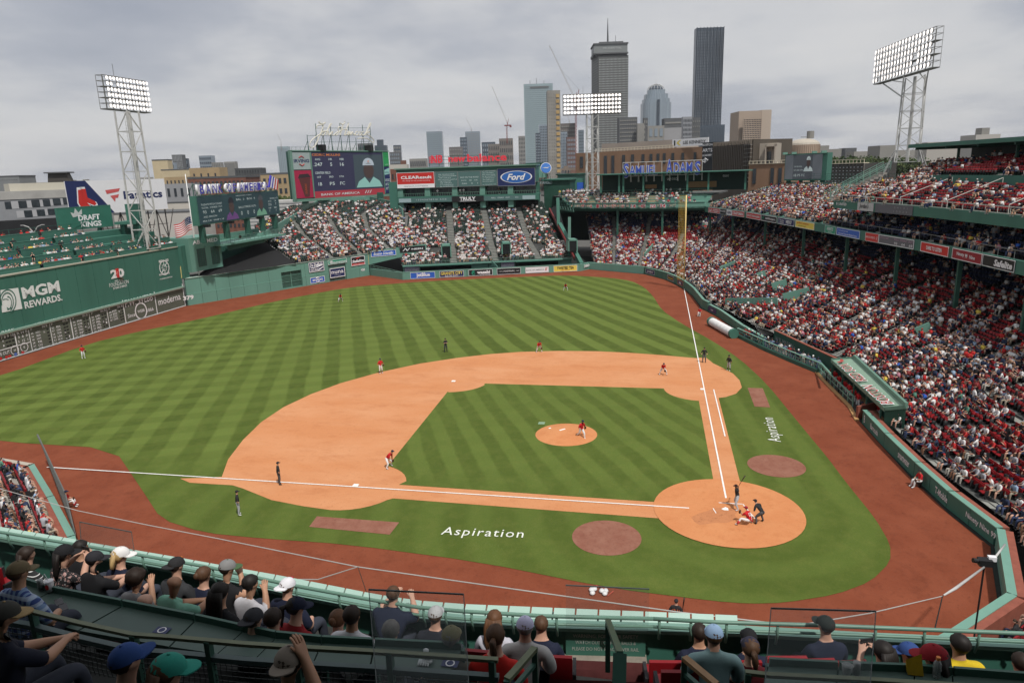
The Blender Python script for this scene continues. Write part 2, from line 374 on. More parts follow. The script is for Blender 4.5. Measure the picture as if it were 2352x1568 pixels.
for nm,L_ in(("coach_box_third_base",[(728,1186),(917,1200),(895,1228),(710,1210)]),("coach_box_first_base",[(1717,891),(1752,892),(1769,936),(1733,934)])):
 sheet(nm,D(L_),0.036,PATCH)
sheet("on_deck_circle_third_base",arc(-4.7,7.9,2.2,0,360,40)[:-1],0.036,PATCH)
sheet("on_deck_circle_first_base",arc(8.15,-4.3,2.15,0,360,40)[:-1],0.036,PATCH)
mb=MB()
def ln(a_,b_,wd=0.1,z=0.070):
 a_,b_=np.array(a_,float),np.array(b_,float);d=(b_-a_);d/=np.linalg.norm(d);n_=np.array([-d[1],d[0]])*wd/2
 mb.quad((*(a_-n_),z),(*(b_-n_),z),(*(b_+n_),z),(*(a_+n_),z))
ln((1.9,0.0),(90.9,0.0),0.12);ln((0.0,2.6),(0.0,54.9),0.12);ln((13.9,-0.96),(27.3,-0.96),0.11)
ln((1.1,-0.6),(1.1,0.55),0.09);ln((1.1,-0.6),(1.1,-1.0),0.09);ln((1.1,-1.05),(-0.9,-1.6),0.07)
ln((-0.5,0.85),(0.2,1.0),0.06)
o=mb.build("chalk_lines",LINE);o["kind"]="structure"
fa=Fr(gz(1006,1241,0),(gz(1201,1249,0)-gz(1006,1241,0))/np.linalg.norm(gz(1201,1249,0)-gz(1006,1241,0)),(0.995,0.05,0),5.4,1.45)
PAINTED=M("painted_grass_lettering",(0.66,0.68,0.62),0.9,0.25,8.0)
o=text(None,fa,"Aspiration",0.5,0.72,1.0,.92,PAINTED,off=0.06,bold=0.0,sp=1.15,name="painted_lettering");T(o,"white painted word on the grass between the third-base coach's box and on-deck circle","painted lettering")
fb=Fr(gz(1777,1016,0),(1,0,0),(0,1,0),1,1)
p0=gz(1784,1015,0);p1=gz(1766,960,0);dd=(p1-p0);LW=np.linalg.norm(dd);dd/=LW
fb=Fr(p0,dd,(-dd[1],dd[0],0),LW,1.35)
o=text(None,fb,"Aspiration",0.5,0.0,1.0,1.0,PAINTED,off=0.06,bold=0.0,sp=1.15,name="painted_lettering");T(o,"white painted word on the grass beside the first-base warning track","painted lettering")
RUB=M("white_rubber",(0.8,0.79,0.76),0.6,0.06,5)
def base(cx,cy,ang,label):
 mb=MB();h=0.21;mb.prism([(-h,-h),(h,-h),(h,h),(-h,h)],0,0.05);mb.prism([(-h+.03,-h+.03),(h-.03,-h+.03),(h-.03,h-.03),(-h+.03,h-.03)],0.05,0.075)
 o=mb.build("base_bag",RUB);o.location=(cx,cy,0.05);o.rotation_euler.z=ang;T(o,label,"base","bases on the infield");return o
base(27.24,0.19,0,"white first base bag on the chalk foul line");base(27.43,27.43,0.0,"white second base bag far out on the bare clay");base(0.19,27.24,0,"white third base bag by the crouching third baseman")
mb=MB();mb.prism([(0,0),(.3,0.0),(.43,.13),(.43,.43),(.0,.43)][:0]or[(0.0,0.0),(0.305,0.0),(0.52,0.215),(0.305,0.43),(0.0,0.43)][:0]or[(0,0),(0.216,0.0),(0.432,0.216),(0.216,0.432),(0.0,0.216)][:0]or[(0,0),(.305,0),(.457,.152),(.152,.457),(0,.305)],0,0.02)
o=mb.build("home_plate",RUB);o.location=(0,0,0.066);T(o,"white five-sided home plate in the clay circle before the batter","home plate")
mb=MB();mb.box((0,0,0.02),(0.15,0.61,0.05));o=mb.build("pitching_rubber",RUB);o.location=(13.12,13.12,0.30);o.rotation_euler.z=R(45);T(o,"white pitching rubber across the top of the mound","pitching rubber")
for i,(x,y,sx)in enumerate(((1561,1253,.5),(1548,1256,.5),(1534,1252,.25))):
 P=gz(1012+(x-1250)*0.9,0,0)
for i,(zx,zy,sx,lb)in enumerate(((1530,1187,.38,"larger white cleat-cleaning mat behind the mound's rubber"),(1463,1205,.38,"second white mat at the back edge of the mound"),(1415,1190,.2,"small white rosin bag at the left rim of the mound"))):
 P=gz((1250+zx/3.92)/1.27551,(950+zy/3.92)/1.27551,0.18)
 mb=MB();mb.box((0,0,0),(sx,sx,0.04));o=mb.build("cleat_mat" if i<2 else "rosin_bag",RUB);o.location=tuple(P);o.location.z=0.17+.03*(i==0);o.rotation_euler.z=R(45);T(o,lb,"mat" if i<2 else "rosin bag")
mb=MB();mb.box((0,0,0),(.6,.6,0.03));o=mb.build("sprinkler_cover",M("pale_green_cover",(0.2,0.3,0.2),.8));P=gz((1250+1320/3.92)/1.27551,(950+1133/3.92)/1.27551,0.05);o.location=tuple(P);T(o,"small pale green cover set in the grass left of the mound","cover")
# ================================================================ walls round the field, Monster, centre field
def gpl(x,y,P0,n_):
 r=ray(x,y);n_=np.asarray(n_,float);return CAMP+r*((np.asarray(P0,float)-CAMP)@n_/(r@n_))
def mcol(c,nm=None,**k):return M(nm or "paint_%02x%02x%02x"%tuple(min(255,int(q*255))for q in c),c,**k)
def board(label,fr,base,texts,th=0.12,rim=WHITE,name="advertising_board",cat="advertising board",group=None,rw=0.035,extra=None):
 """a flat sign: panel, rim and lettering, standing where it hangs; texts = (string, u, v, w, h, material, bold, shear)"""
 e=E(name,label,cat,fr.p(0,0,0),group)
 mb=MB();fr.slab(mb,0,0,1,1,0.01,th);mb.build("panel",base,e)
 if rim:
  mb=MB();a_=rw;b_=rw*fr.W/fr.H
  if b_>.08:a_*=.08/b_;b_=.08
  for q in((0,0,1,b_),(0,1-b_,1,1),(0,b_,a_,1-b_),(1-a_,b_,1,1-b_)):fr.slab(mb,*q,th,th+0.03)
  mb.build("rim",rim,e)
 for tx in texts:
  s_,u_,v_,w_,h_,m_=tx[:6];bd=tx[6]if len(tx)>6 else 0.01;sh=tx[7]if len(tx)>7 else 0
  text(e,fr,s_,u_,v_,w_,h_,m_,off=th+0.04,bold=bd,shear=sh)
 if extra:extra(e,fr,th+0.035)
 return e
cW=M("sign_white",(0.74,0.74,0.76),0.5,0.03,1);cNavy=M("sign_navy",(0.018,0.028,0.10),0.4,0.05,1);cBlue=M("sign_blue",(0.03,0.11,0.47),0.4,0.05,1)
cRed=M("sign_red",(0.52,0.03,0.025),0.45,0.05,1);cBlk=M("sign_black",(0.018,0.018,0.02),0.4,0.08,1);cYel=M("sign_yellow",(0.72,0.56,0.10),0.5,0.05,1)
cGrn=M("sign_green",(0.02,0.26,0.16),0.45,0.05,1);cGold=M("sign_gold",(0.55,0.40,0.12),0.5,0.05,1);cPurp=M("sign_lilac",(0.42,0.33,0.5),0.5,0.05,1);cGrey=M("sign_grey",(0.3,0.3,0.31),0.5,0.05,1)
YLINE=M("yellow_foul_paint",(0.72,0.58,0.22),0.5,0.06,1)
LFW=frp((-14.0,92.0),(70.6,93.2),0.0,11.3)
LFW.n=np.cross(LFW.ux,LFW.uy)
e=E("left_field_wall","tall green left-field wall carrying the hand-operated scoreboard","wall",LFW.p(0,0))
wl=Fr(LFW.o,LFW.ux,LFW.uy,LFW.W,LFW.H)
nP=24
mb=MB()
for i in range(nP):
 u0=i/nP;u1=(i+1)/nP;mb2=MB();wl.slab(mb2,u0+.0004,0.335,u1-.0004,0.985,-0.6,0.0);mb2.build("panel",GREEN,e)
wl.slab(mb,0,0.0,1,0.985,-2.6,-0.62);mb.build("wall_core",GREEN_D,e)
mb=MB();wl.slab(mb,0,0.985,1.0,1.0,-0.9,0.12);mb.build("coping",M("coping_tan",(0.36,0.34,0.28),0.7,0.1,1),e)
mb=MB();wl.slab(mb,0,0.315,0.999,0.337,-0.5,0.35);mb.build("ledge",M("pale_green_ledge",(0.24,0.36,0.30),0.6,0.1,1),e)
mb=MB();wl.slab(mb,0,0,0.999,0.313,-0.5,0.0);mb.build("scoreboard_face",M("scoreboard_slate",(0.105,0.118,0.09),0.7,0.18,0.6),e)
mb=MB()
def upx(x,y,zf=0.0):
 """fraction along the wall at which pixel column x meets the wall plane at row y"""
 P=gpl(x,y,wl.o,wl.n);return(P-wl.o)@wl.ux/wl.W,(P-wl.o)@wl.uy/wl.H
def vbar(x0,y0,x1,y1,wd=0.16):
 a_,b_=upx(x0,y0),upx(x1,y1);A,B=wl.p(a_[0],a_[1],0.03),wl.p(b_[0],b_[1],0.03);mb.bar(A,B,0.05,wd,up=np.cross(wl.n,(B-A)/np.linalg.norm(B-A)))
vbar(0,801,533/1.2755,272/3.92/1.2755+596+0,.12)if False else None
Z4=lambda x,y:(x/5.0,595.86+y/5.0)
wl.slab(mb,0,0.298,0.999,0.313,0.005,0.05);wl.slab(mb,0,0.0,0.999,0.012,0.005,0.05)
for(x0,y0,x1,y1)in((2090,280,2128,530),(1768,370,1808,632),(1404,465,1450,745),(1222,565,1262,800),(1020,620,1064,862),(803,675,850,930),(565,740,614,998),(322,805,376,1068),(163,846,217,1095)):
 vbar(*Z4(x0,y0),*Z4(x1,y1),0.13 if x0 in(2090,1768,1404,803,163)else 0.07)
vbar(*Z4(0,1045),*Z4(342,948),0.1)
mb.build("scoreboard_rule",WHITE,e)
def wtext(s,zx,zy,wz,hz,mat=WHITE,bold=0.01,par=None,rule=True,off=.06,sp=1.0):
 """lettering centred at zoomed reading (zx, zy), hz readings tall, wz readings wide"""
 c=upx(*Z4(zx,zy));l_=upx(*Z4(zx-wz/2,zy+wz/2*0.22));r_=upx(*Z4(zx+wz/2,zy-wz/2*0.22))
 t_=upx(*Z4(zx,zy-hz/2));b_=upx(*Z4(zx,zy+hz/2))
 return text(par or e,wl,s,c[0],c[1],abs(r_[0]-l_[0]),abs(t_[1]-b_[1]),mat,off=off,bold=bold,sp=sp)
for a_ in(("MGM",470,345,430,135,0.04),("REWARDS.",500,478,430,82,0.03),("20",1346,160,155,105,0.05),("RED SOX",1362,240,90,20,0.01),("FOUNDATION",1365,275,220,45,0.0),("20 YEARS OF IMPACT",1377,315,160,26,0.02),("IBEW 103",1876,15,110,30,0.04),("NECA CONTRACTORS",1885,165,120,24,0.03),("POWERING BOSTON",1905,213,140,15,0.02)):
 wtext(*a_[:5],bold=a_[5])
for a_ in(("NATIONAL LEAGUE",1115,565,290,27),("AMERICAN LEAGUE",553,710,350,32),("PARK",90,815,150,24),("7 8 9 10",80,880,150,36),("R H E",250,835,120,30),("3  6  0",258,880,110,30),("5  12  1",262,930,115,30),("F.W. WEBB",1595,468,320,85),("Since",1507,640,85,45),("1866",1722,575,75,42),("WEBB",1617,590,80,34),("moderna",1945,455,255,80),("E OUT",55,1072,110,38),("H",167,1040,20,26),("E",276,1005,16,26)):
 wtext(*a_)
for hx,hy in((510,765),(745,700),(975,640),(1182,587),(1375,537)):wtext("IN R",hx,hy,62,26)
for hx,hy in((355,803),(592,742),(838,678),(1052,622),(1253,568)):wtext("P",hx,hy,16,24)
def column(nums,names,x0,y0,xn,dx,dy):
 for i,(a_,b_)in enumerate(zip(nums,names)):
  wtext(a_,x0+i*dx,y0+i*dy,26,22);wtext(b_,xn+i*dx,y0-16+i*dy,50,24)
column(("65","36","45","28","51","49"),("HOU","SEA","NYY","TB","CLE","DET"),365,850,432,7.5,36)
column(("52","57","16","25","51","17"),("TEX","OAK","TOR","LAA","KC","MIN"),603,787,665,7,35)
column(("56","39","26","45","57","53"),("PHI","NYM","COL","WSH","SF","CIN"),847,720,907,6.5,33.5)
column(("26","29","37","52","22","64"),("LAD","ARI","MIL","STL","MIA","ATL"),1060,662,1116,6,33)
column(("44","34","71","47"),("PIT","SD","CHC","CWS"),1262,608,1312,5,30)
for s_,zx,zy in(("N",505,832),("N",748,837),("1",795,878),("2",763,905),("0",803,908),("7",1014,742),("5",981,772),("11",1018,778),("0",1215,688),("2",1185,713),("1",1220,722),("N",1367,596),("0",30,938),("1",40,990)):wtext(s_,zx,zy,14 if len(s_)<2 else 22,22)
mb=MB()
for(x0,y0,dx,dy,n1_)in((545,800,8,36,6),(735,745,7,35,6),(765,735,7,35,6),(965,690,6,33,6),(1000,678,6,33,6),(1175,635,6,33,5),(1205,625,6,33,5),(1370,570,6,30,5),(1400,560,4,30,5),(65,905,12,44,3),(100,895,12,44,3),(140,885,12,44,3)):
 for i in range(n1_):
  c_=upx(*Z4(x0+dx*i,y0+dy*i));wl.slab(mb,c_[0]-.0022,c_[1]-.009,c_[0]+.0022,c_[1]+.009,0.002,0.02)
mb.build("slot",BLACK,e)
for zx,zy,m_,nm in((5,1140,cRed,"red"),(72,1122,cRed,"r"),(110,1112,cRed,"r"),(260,1066,cRed,"r"),(178,1088,cBlue,"b")):
 c_=upx(*Z4(zx,zy));mb=MB();mb.disc(wl.p(*c_,.05),wl.ux,wl.uy,.25,12);mb.build("signal_lamp",m_,e)
def ring(cx_,cy_,r0,r1,par,mat,n=28,fr=wl,off=.05):
 c_=upx(*Z4(cx_,cy_))if fr is wl else(cx_,cy_);C_=fr.p(*c_,off);mb=MB()
 vs=[C_+fr.ux*r*math.cos(2*math.pi*i/n)+fr.uy*r*math.sin(2*math.pi*i/n)for r in(r0,r1)for i in range(n)]
 mb.add(vs,[(i,n+i,n+(i+1)%n,(i+1)%n)for i in range(n)]);return mb.build("emblem_ring",mat,par)
ring(1617,590,1.25,1.5,e,WHITE);ring(1885,95,1.15,1.35,e,WHITE);ring(1885,95,0.55,.65,e,WHITE);ring(167,1040,.55,.65,e,WHITE);ring(276,1005,.55,.65,e,WHITE)
mb=MB();c_=upx(*Z4(1885,95))
for k in range(8):
 a_=k*math.pi/4;P=wl.p(*c_,.05);d_=wl.ux*math.cos(a_)+wl.uy*math.sin(a_);mb.bar(P+d_*.2,P+d_*1.1,.02,.07,up=wl.n)
mb.build("emblem_spokes",WHITE,e)
mb=MB()
for q in(((20,610),(255,565),(205,325),(0,352)),):
 mb.add([wl.p(*upx(*Z4(*z)),0.05)for z in q],[(0,1,2,3)])
mb.build("emblem_block",WHITE,e)
mb=MB()
def poly_z(pts,off=.08):mb.add([wl.p(*upx(*Z4(*z)),off)for z in pts],[tuple(range(len(pts)))[::-1]])
def arcs_z(cx,cy,rx,ry,a0,a1,wd,n=14):
 for i in range(n):
  t0,t1=(R(a0+(a1-a0)*(i+j)/n)for j in(0,1));q=[]
  for t_,k in((t0,1),(t1,1),(t1,1-wd),(t0,1-wd)):q.append((cx+rx*k*math.cos(t_),cy-ry*k*math.sin(t_)))
  poly_z(q)
arcs_z(85,480,98,140,-70,190,.1);arcs_z(80,490,72,115,-60,200,.12);arcs_z(85,500,45,80,-100,100,.16);arcs_z(60,470,38,20,20,160,.35);arcs_z(100,545,30,22,190,350,.35)
mb.build("emblem_lines",GREEN,e)
mb=MB();c_=upx(*Z4(1342,165));P=wl.p(*c_,.09)
for s__ in(-1,1):mb.bar(P+wl.ux*.2*s__+wl.uy*.9,P+wl.ux*.15*s__-wl.uy*.6,.02,.42,up=wl.n)
mb.bar(P-wl.uy*.75+wl.ux*.1,P-wl.uy*.95+wl.ux*1.2,.02,.4,up=wl.n);mb.build("emblem_sock",cRed,e)
mb=MB();a_=upx(521.7,568);b_=upx(411,649)
P0=wl.p(upx(409,567)[0],0.985,.04);P1=wl.p(upx(417,640)[0],.47,.04);mb.bar(P0,P1,.03,.16,up=wl.n);mb.build("yellow_line",YLINE,e)
mb=MB()
mb=MB();mb.prism([(70.6,93.2),(70.7,92.6),(72.6,92.9),(72.4,96.0),(70.4,96)],5.2,11.3);mb.build("return_wall",GREEN,e)
CFW=frp((70.75,92.75),(109.7,72.2),0,5.2)
e=E("center_field_wall","light green centre-field wall with a recessed roll-up door","wall",CFW.p(0,0))
def ucf(x,y):P=gpl(x,y,CFW.o,CFW.n);return(P-CFW.o)@CFW.ux/CFW.W,(P-CFW.o)@CFW.uy/CFW.H
Z8=lambda x,y:(431.2+x/7.14,486.1+y/7.14)
dl,dr=ucf(*Z8(1560,1270))[0],ucf(*Z8(1885,1220))[0];dt=ucf(*Z8(1700,975))[1]
g2l,g2r=ucf(*(431.2+1620/5.0,392+1180/5.0))[0],ucf(*(431.2+1825/5.0,392+1240/5.0))[0]
nP=15;us=sorted(set([i/nP for i in range(nP+1)if not(dl-.02<i/nP<dr+.02)and not(g2l-.02<i/nP<g2r+.02)]+[dl,dr,g2l,g2r]))
for u0,u1 in zip(us[:-1],us[1:]):
 if abs(u0-dl)<1e-6 or abs(u0-g2l)<1e-6:continue
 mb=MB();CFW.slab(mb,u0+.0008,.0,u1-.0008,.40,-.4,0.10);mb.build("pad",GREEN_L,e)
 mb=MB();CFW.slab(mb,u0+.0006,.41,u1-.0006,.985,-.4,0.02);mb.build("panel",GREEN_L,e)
mb=MB();CFW.slab(mb,0,.395,dl,.412,-.2,.12);CFW.slab(mb,dr,.395,g2l,.412,-.2,.12);CFW.slab(mb,g2r,.395,1,.412,-.2,.12);mb.build("pad_cap",PAD,e)
mb=MB();CFW.slab(mb,dl,dt,dr,.985,-.4,0.02);CFW.slab(mb,g2l,.80,g2r,.985,-.4,.02);CFW.slab(mb,dl,0,dr,.05,-.3,.04);mb.build("lintel",GREEN_L,e)
dm=MB();CFW.slab(dm,dl,.05,dr,dt,-.5,-.35);d_=dm.build("roll_up_door",M("door_mesh_green",(0.06,0.12,0.095),0.7,0.1,1),e)
mb=MB()
for k in range(12):v_=.06+(dt-.07)*k/12;CFW.slab(mb,dl,v_,dr,v_+.012,-.35,-.31)
mb.build("door_slats",GREEN_M,d_)
mb=MB();CFW.slab(mb,(dl+dr)/2-.0012,.05,(dl+dr)/2+.0012,dt,-.35,-.25)
for v_ in(.27,.52):CFW.slab(mb,dl,v_,dr,v_+.01,-.35,-.25)
mb.build("door_frame",PAD,d_)
mb=MB();CFW.slab(mb,g2l,0,g2r,.80,-.35,-.2);mb.build("gate",M("gate_green",(0.09,0.17,0.14),0.6,0.1,1),e)
mb=MB();CFW.slab(mb,0,.985,1,1.0,-.7,.14);mb.build("coping",M("pale_coping",(0.32,0.42,0.36),0.6,0.1,1),e)
mb=MB();mb.prism([(70.8,92.8),(79.5,88.3),(82,92),(72,97)],5.1,5.22);mb.build("wall_cap_flashing",M("pale_flashing",(0.4,0.5,0.45),0.5,0.1,1),e)
text(e,CFW,"379",*ucf(*Z4(2160,438)),.047,.16,WHITE,off=.14,bold=.04);text(e,CFW,"420",*ucf(431.2+2007/5,392+1137/5),.027,.11,WHITE,off=.14,bold=.04)
zc8=lambda x,y:(431.2+x/5.0,392.0+y/5.0)
def cfsub(x0,y0,x1,y1):
 a_=ucf(*zc8(x0,y0));b_=ucf(*zc8(x1,y1));return CFW.sub(a_[0],a_[1],b_[0],b_[1],.02)
GR5="painted boards on the outfield wall"
board("navy board with white script and a swoosh, above the blue lozenge board",cfsub(1392,1170,1555,1036),cNavy,[("De Sheffields",.5,.72,.85,.35,cW,.03,.3),("NATURAL",.35,.22,.5,.2,cW,.03),("CASINGS CO.",.72,.3,.35,.1,cW,.01)],group=GR5,extra=lambda e_,f,o_:MB().tube([f.p(*q,o_)for q in((.1,.42),(.5,.45),(.9,.62),(.93,.4),(.6,.12))],.09,5).build("swoosh",cW,e_))
board("small blue board with a white diamond outline, low on the wall",cfsub(1408,1298,1566,1205),cBlue,[("IRVING",.5,.5,.7,.34,cW,.04)],group=GR5,extra=lambda e_,f,o_:[MB().tube([f.p(.38,a1,o_),f.p(.5,a2,o_),f.p(.62,a1,o_)],.08,4).build("chevron",cW,e_)for a1,a2 in((.76,.92),(.24,.08))])
board("green board with white lettering over the gate",cfsub(1608,1082,1818,1000),cGrn,[("sunovion",.62,.42,.7,.45,cW,.02),("✳",.17,.5,.2,.7,cW,.02)],group=GR5)
board("dark blue square board with looping white letters hanging in the gate",cfsub(1634,1235,1796,1100),cNavy,[("nuna",.5,.55,.8,.3,cW,.01),("nunababy.com",.5,.25,.45,.08,cW,0)],group=GR5)
board("black and red board with a white arrow sweep beside the distance number",cfsub(1876,1098,2025,972),cBlk,[("Safelite",.5,.5,.86,.3,cW,.04,.2),("REPAIR | REPLACE",.5,.13,.75,.09,cW,.01)],group=GR5,extra=lambda e_,f,o_:(MB().quad(f.p(.04,.05,o_),f.p(.96,.05,o_),f.p(.96,.24,o_),f.p(.04,.24,o_)).build("red_strip",cRed,e_),MB().add([f.p(.3,.72,o_),f.p(.5,.74,o_),f.p(.72,.93,o_),f.p(.45,.84,o_)],[(0,1,2,3)]).build("arrow_sweep",cRed,e_)))
BPW=frp((102.7,61.3),(115.6,22.7),0,1.62)
e=E("bullpen_wall","low green bullpen fence carrying a row of painted boards","wall",BPW.p(0,0))
for i in range(14):
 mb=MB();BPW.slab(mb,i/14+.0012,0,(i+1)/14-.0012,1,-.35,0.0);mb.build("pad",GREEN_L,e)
mb=MB();BPW.slab(mb,0,1.0,1,1.06,-.4,.04);mb.build("pad_cap",PAD,e)
mb=MB();mb.prism([(109.7,72.0),(102.7,61.3),(103.1,61.1),(110.1,71.7)],0,1.65);mb.prism([(115.6,22.6),(118.9,20.9),(111.2,8.0),(111.6,7.8),(119.5,20.6),(119.5,21.2),(115.8,23.1)],0,1.62)
mb.build("return_wall",GREEN_L,e)
mb=MB();A=np.array([109.8,71.9,2.6]);B=np.array([102.8,61.3,1.75]);mb.bar(A,B,.08);mb.bar(A-(0,0,.4),B-(0,0,.25),.06)
for k in range(9):P=A+(B-A)*k/8;mb.bar(P-(0,0,.9),P,.06)
mb.build("hand_rail",RAILG,e)
def bpu(x,y):P=gpl(x,y,BPW.o,BPW.n);return(P-BPW.o)@BPW.ux/BPW.W,(P-BPW.o)@BPW.uy/BPW.H
ZB=lambda x,y:(862.4+x/5,337.1+y/5)
BB=[("royal blue board with a plain white word, leftmost on the bullpen fence",402,685,cBlue,[("jetBlue",.52,.5,.55,.8,cW,.03)],None),("black board with cream engraved capitals on the bullpen fence",737,1015,cNavy,[("GRANITE CITY",.5,.62,.9,.5,cYel,.02),("ELECTRIC SUPPLY",.5,.2,.55,.22,cW,.01)],None),("black board with a green knot and a white word on the bullpen fence",1070,1345,cBlk,[("wasabi",.62,.55,.55,.5,cW,.05),("hot cloud storage",.68,.18,.45,.16,cW,.01),("@",.2,.5,.16,.8,cGrn,.04)],None),("black board with small white text in a thin rule on the bullpen fence",1395,1668,cBlk,[("| Point32Health |",.5,.5,.5,.3,cW,.01),("TUFTS",.15,.5,.15,.14,cW,0),("HARVARD",.87,.5,.13,.14,cW,0)],None),("white board with grey capitals and a small red flag on the bullpen fence",1720,1992,cW,[("BANK OF AMERICA",.42,.5,.76,.24,cGrey,.01),("//",.88,.55,.1,.5,cRed,.04)],None),("yellow board with curved black capitals, rightmost on the bullpen fence",2046,2316,cYel,[("TWISTED TEA",.5,.58,.72,.45,cBlk,.03),("HARD ICED TEA",.5,.2,.4,.14,cRed,0)],None)]
for lb,x0,x1,m_,tx,_ in BB:
 ym=1490-(x0-400)*.052;a_,b_=bpu(*ZB(x0,ym))[0],bpu(*ZB(x1,ym))[0]
 board(lb,BPW.sub(a_,.08,b_,.95,0.0),m_,tx,th=.05,rim=cW if m_ is not cW else cGrey,rw=.012,group=GR5)
text(E("distance_number","white distance numeral on the green wall right of the yellow board","numeral",(116,22,1)),frp((116.6,21.9),(118.7,20.85),0.3,1.5),"380",.5,.6,1,.55,WHITE,off=.1,bold=.04)
BK=frp((110.2,63.9),(122.9,25.5),0.0,2.1)
e=E("bullpen_back_wall","green wall behind the bullpens with two dark roofed benches let into it","wall",BK.p(0,0))
mb=MB();BK.slab(mb,0,0,1,1,-.4,-.25);mb.build("wall_face",DARK,e)
mb=MB()
for u0,u1 in((0,.10),(.40,.50),(.503,.57),(.573,.66),(.92,1.0)):BK.slab(mb,u0,0,u1,1.0,-.25,0)
BK.slab(mb,0,.96,1,1.06,-.3,1.0);mb.build("wall_panel",GREEN_L,e)
mb=MB()
for u0,u1 in((.10,.40),(.66,.92)):
 BK.slab(mb,u0,.93,u1,1.0,-.25,1.8);BK.slab(mb,u0,.2,u1,.24,-.2,.3)
mb.build("bench_roof",GREEN_M,e)
mb=MB()
for i in range(41):u_=i/40;mb.bar(BK.p(u_,1.0,.8),BK.p(u_,1.45,.8),.05)
mb.bar(BK.p(0,1.45,.8),BK.p(1,1.45,.8),.06);mb.bar(BK.p(0,1.25,.8),BK.p(1,1.25,.8),.04);mb.build("guard_rail",RAILG,e)
mb=MB();A=BK.p(.52,1,.8);B=BPW.p(.53,1,0);mb.bar(A,B,.1,.9,up=(0,0,1));mb.build("divider",GREEN_L,e)
board("lilac board beside the left bullpen bench",BK.sub(.01,.25,.095,.9),cPurp,[("Rocket Software",.5,.5,.9,.5,cW,.02)],th=.05,rim=None)
board("lilac board beside the right bullpen bench",BK.sub(.575,.25,.655,.9),cPurp,[("Rocket Software",.5,.5,.9,.5,cW,.02)],th=.05,rim=None)
SW=frp((109.9,72.3),(118.4,60.6),2.5,6.4)
e=E("bleacher_side_wall","green wall climbing between the two bleacher blocks","wall",SW.p(0,0))
mb=MB();mb.add([SW.p(0,0,o_)for o_ in(0,-.3)]+[SW.p(1,.55,o_)for o_ in(0,-.3)]+[SW.p(1,1,o_)for o_ in(0,-.3)]+[SW.p(0,.82,o_)for o_ in(0,-.3)],[(0,2,4,6),(1,7,5,3),(6,4,5,7),(0,1,3,2),(2,3,5,4)])
mb.build("wall_face",GREEN_L,e)
mb=MB();mb.bar(SW.p(0,.0,.1),SW.p(0,.84,.1),.12);mb.build("yellow_line",YLINE,e)
board("small blue board with white lettering on the climbing wall",SW.sub(.05,.46,.47,.80),cBlue,[("Boston Scientific",.5,.5,.8,.5,cW,.02,.2)],th=.08)
board("black board with white zigzag mark on the climbing wall",SW.sub(.54,.58,.98,.92),cBlk,[("NESN",.68,.5,.45,.3,cW,.03),("N",.25,.5,.3,.5,cW,.01,.5)],th=.08,rim=None)
def poly_wall(label,pts,h,mats,name="field_wall",th=0.35,cap=None,step=2.5,back=None):
 e=E(name,label,"wall",(*pts[0],0));P=[np.array(q,float)for q in pts]
 for a_,b_ in zip(P[:-1],P[1:]):
  l_=np.linalg.norm(b_-a_);k=max(1,round(l_/step));f=frp(a_,b_,0,h)
  for i in range(k):mb=MB();f.slab(mb,i/k+.03/l_,0,(i+1)/k-.03/l_,1,-th,0);mb.build("pad",mats[0],e)
  mb=MB();f.slab(mb,-.05/l_,1,1+.05/l_,1+.07/h,-th-.05,.03);mb.build("pad_cap",mats[1],e)
  if back:mb=MB();f.slab(mb,-.05/l_,0,1+.05/l_,1+.02/h,-th-.45,-th-.05);mb.build("brick_back",back,e)
 return e
RFP=[(118.9,20.9),(111.2,7.9),(106.2,5.1),(102.3,3.2),(97,1.4),(91.8,0.1),(87.5,-.7),(83.3,-1.3),(77.5,-1.8),(71.9,-2.3)]
poly_wall("padded green wall curving along right field to the yellow pole",RFP[1:6],1.5,(GREEN,PAD));
poly_wall("padded green wall behind the foul line past the yellow pole",RFP[5:]+[(69.5,-3.0)],1.45,(GREEN,PAD))
BRK=M("reddish_brick_wall_back",(0.24,0.075,0.05),0.8,0.2,2.5)
poly_wall("low green wall behind the rolled tarp on the first-base side",[(69.3,-3.1),(64.9,-4.4),(54,-6.5),(46.6,-8.4)],1.15,(GREEN,PAD))
wh=poly_wall("green padded wall with white lettering, between the dugout and home",[(18.9,-13.2),(13.2,-13.4),(7.4,-13.8),(2.6,-14.3),(-2.2,-15.2)],1.15,(GREEN,PAD),back=BRK)
poly_wall("green padded backstop wall behind home plate",[(-2.4,-15.2),(-9.4,-12.8),(-13.1,-8.8),(-17.8,-3),(-20.0,4),(-20.5,20),(-18.0,34)],1.15,(PAD,PAD),back=BRK)
poly_wall("angled green wall along the third-base seats",[(-18.0,34),(-11.4,41.3),(-6.6,47.6),(-1.75,54.2)],1.1,(GREEN,PAD),back=BRK)
poly_wall("low wall turning out to left field",[(-1.75,54.2),(-1.0,58.8),(2.0,76),(0.5,91)],1.1,(GREEN,M("tan_cap",(.4,.36,.3))),back=BRK)
for(x,y),s_,k in(((2032,987),"Barracuda",0),((2080,1055),"smartwater",0),((2160,1135),"T-Mobile",0),((2232,1205),"Ninety Nine 99",0),((1983,962),"B",1)):
 P=gz(x,y,.6);seg=[(18.9,-13.2),(13.2,-13.4),(7.4,-13.8),(2.6,-14.3),(-2.2,-15.2)]
 for a_,b_ in zip(seg[:-1],seg[1:]):
  if b_[0]<=P[0]<=a_[0]or b_[0]==-2.2:
   f=frp(a_,b_,0,1.15);u_=(P[0]-a_[0])/(b_[0]-a_[0]);wd=len(s_)*.26/f.W;text(wh,f,s_,min(u_,.88),.52,wd*(.8 if k==0 else 1),.42 if k==0 else .6,cW,off=.04,bold=.01);break
for(x0,y0,x1,y1),b_,tx,lb in(((1930,735,1890+30,765),0,0,0),)[:0]:pass
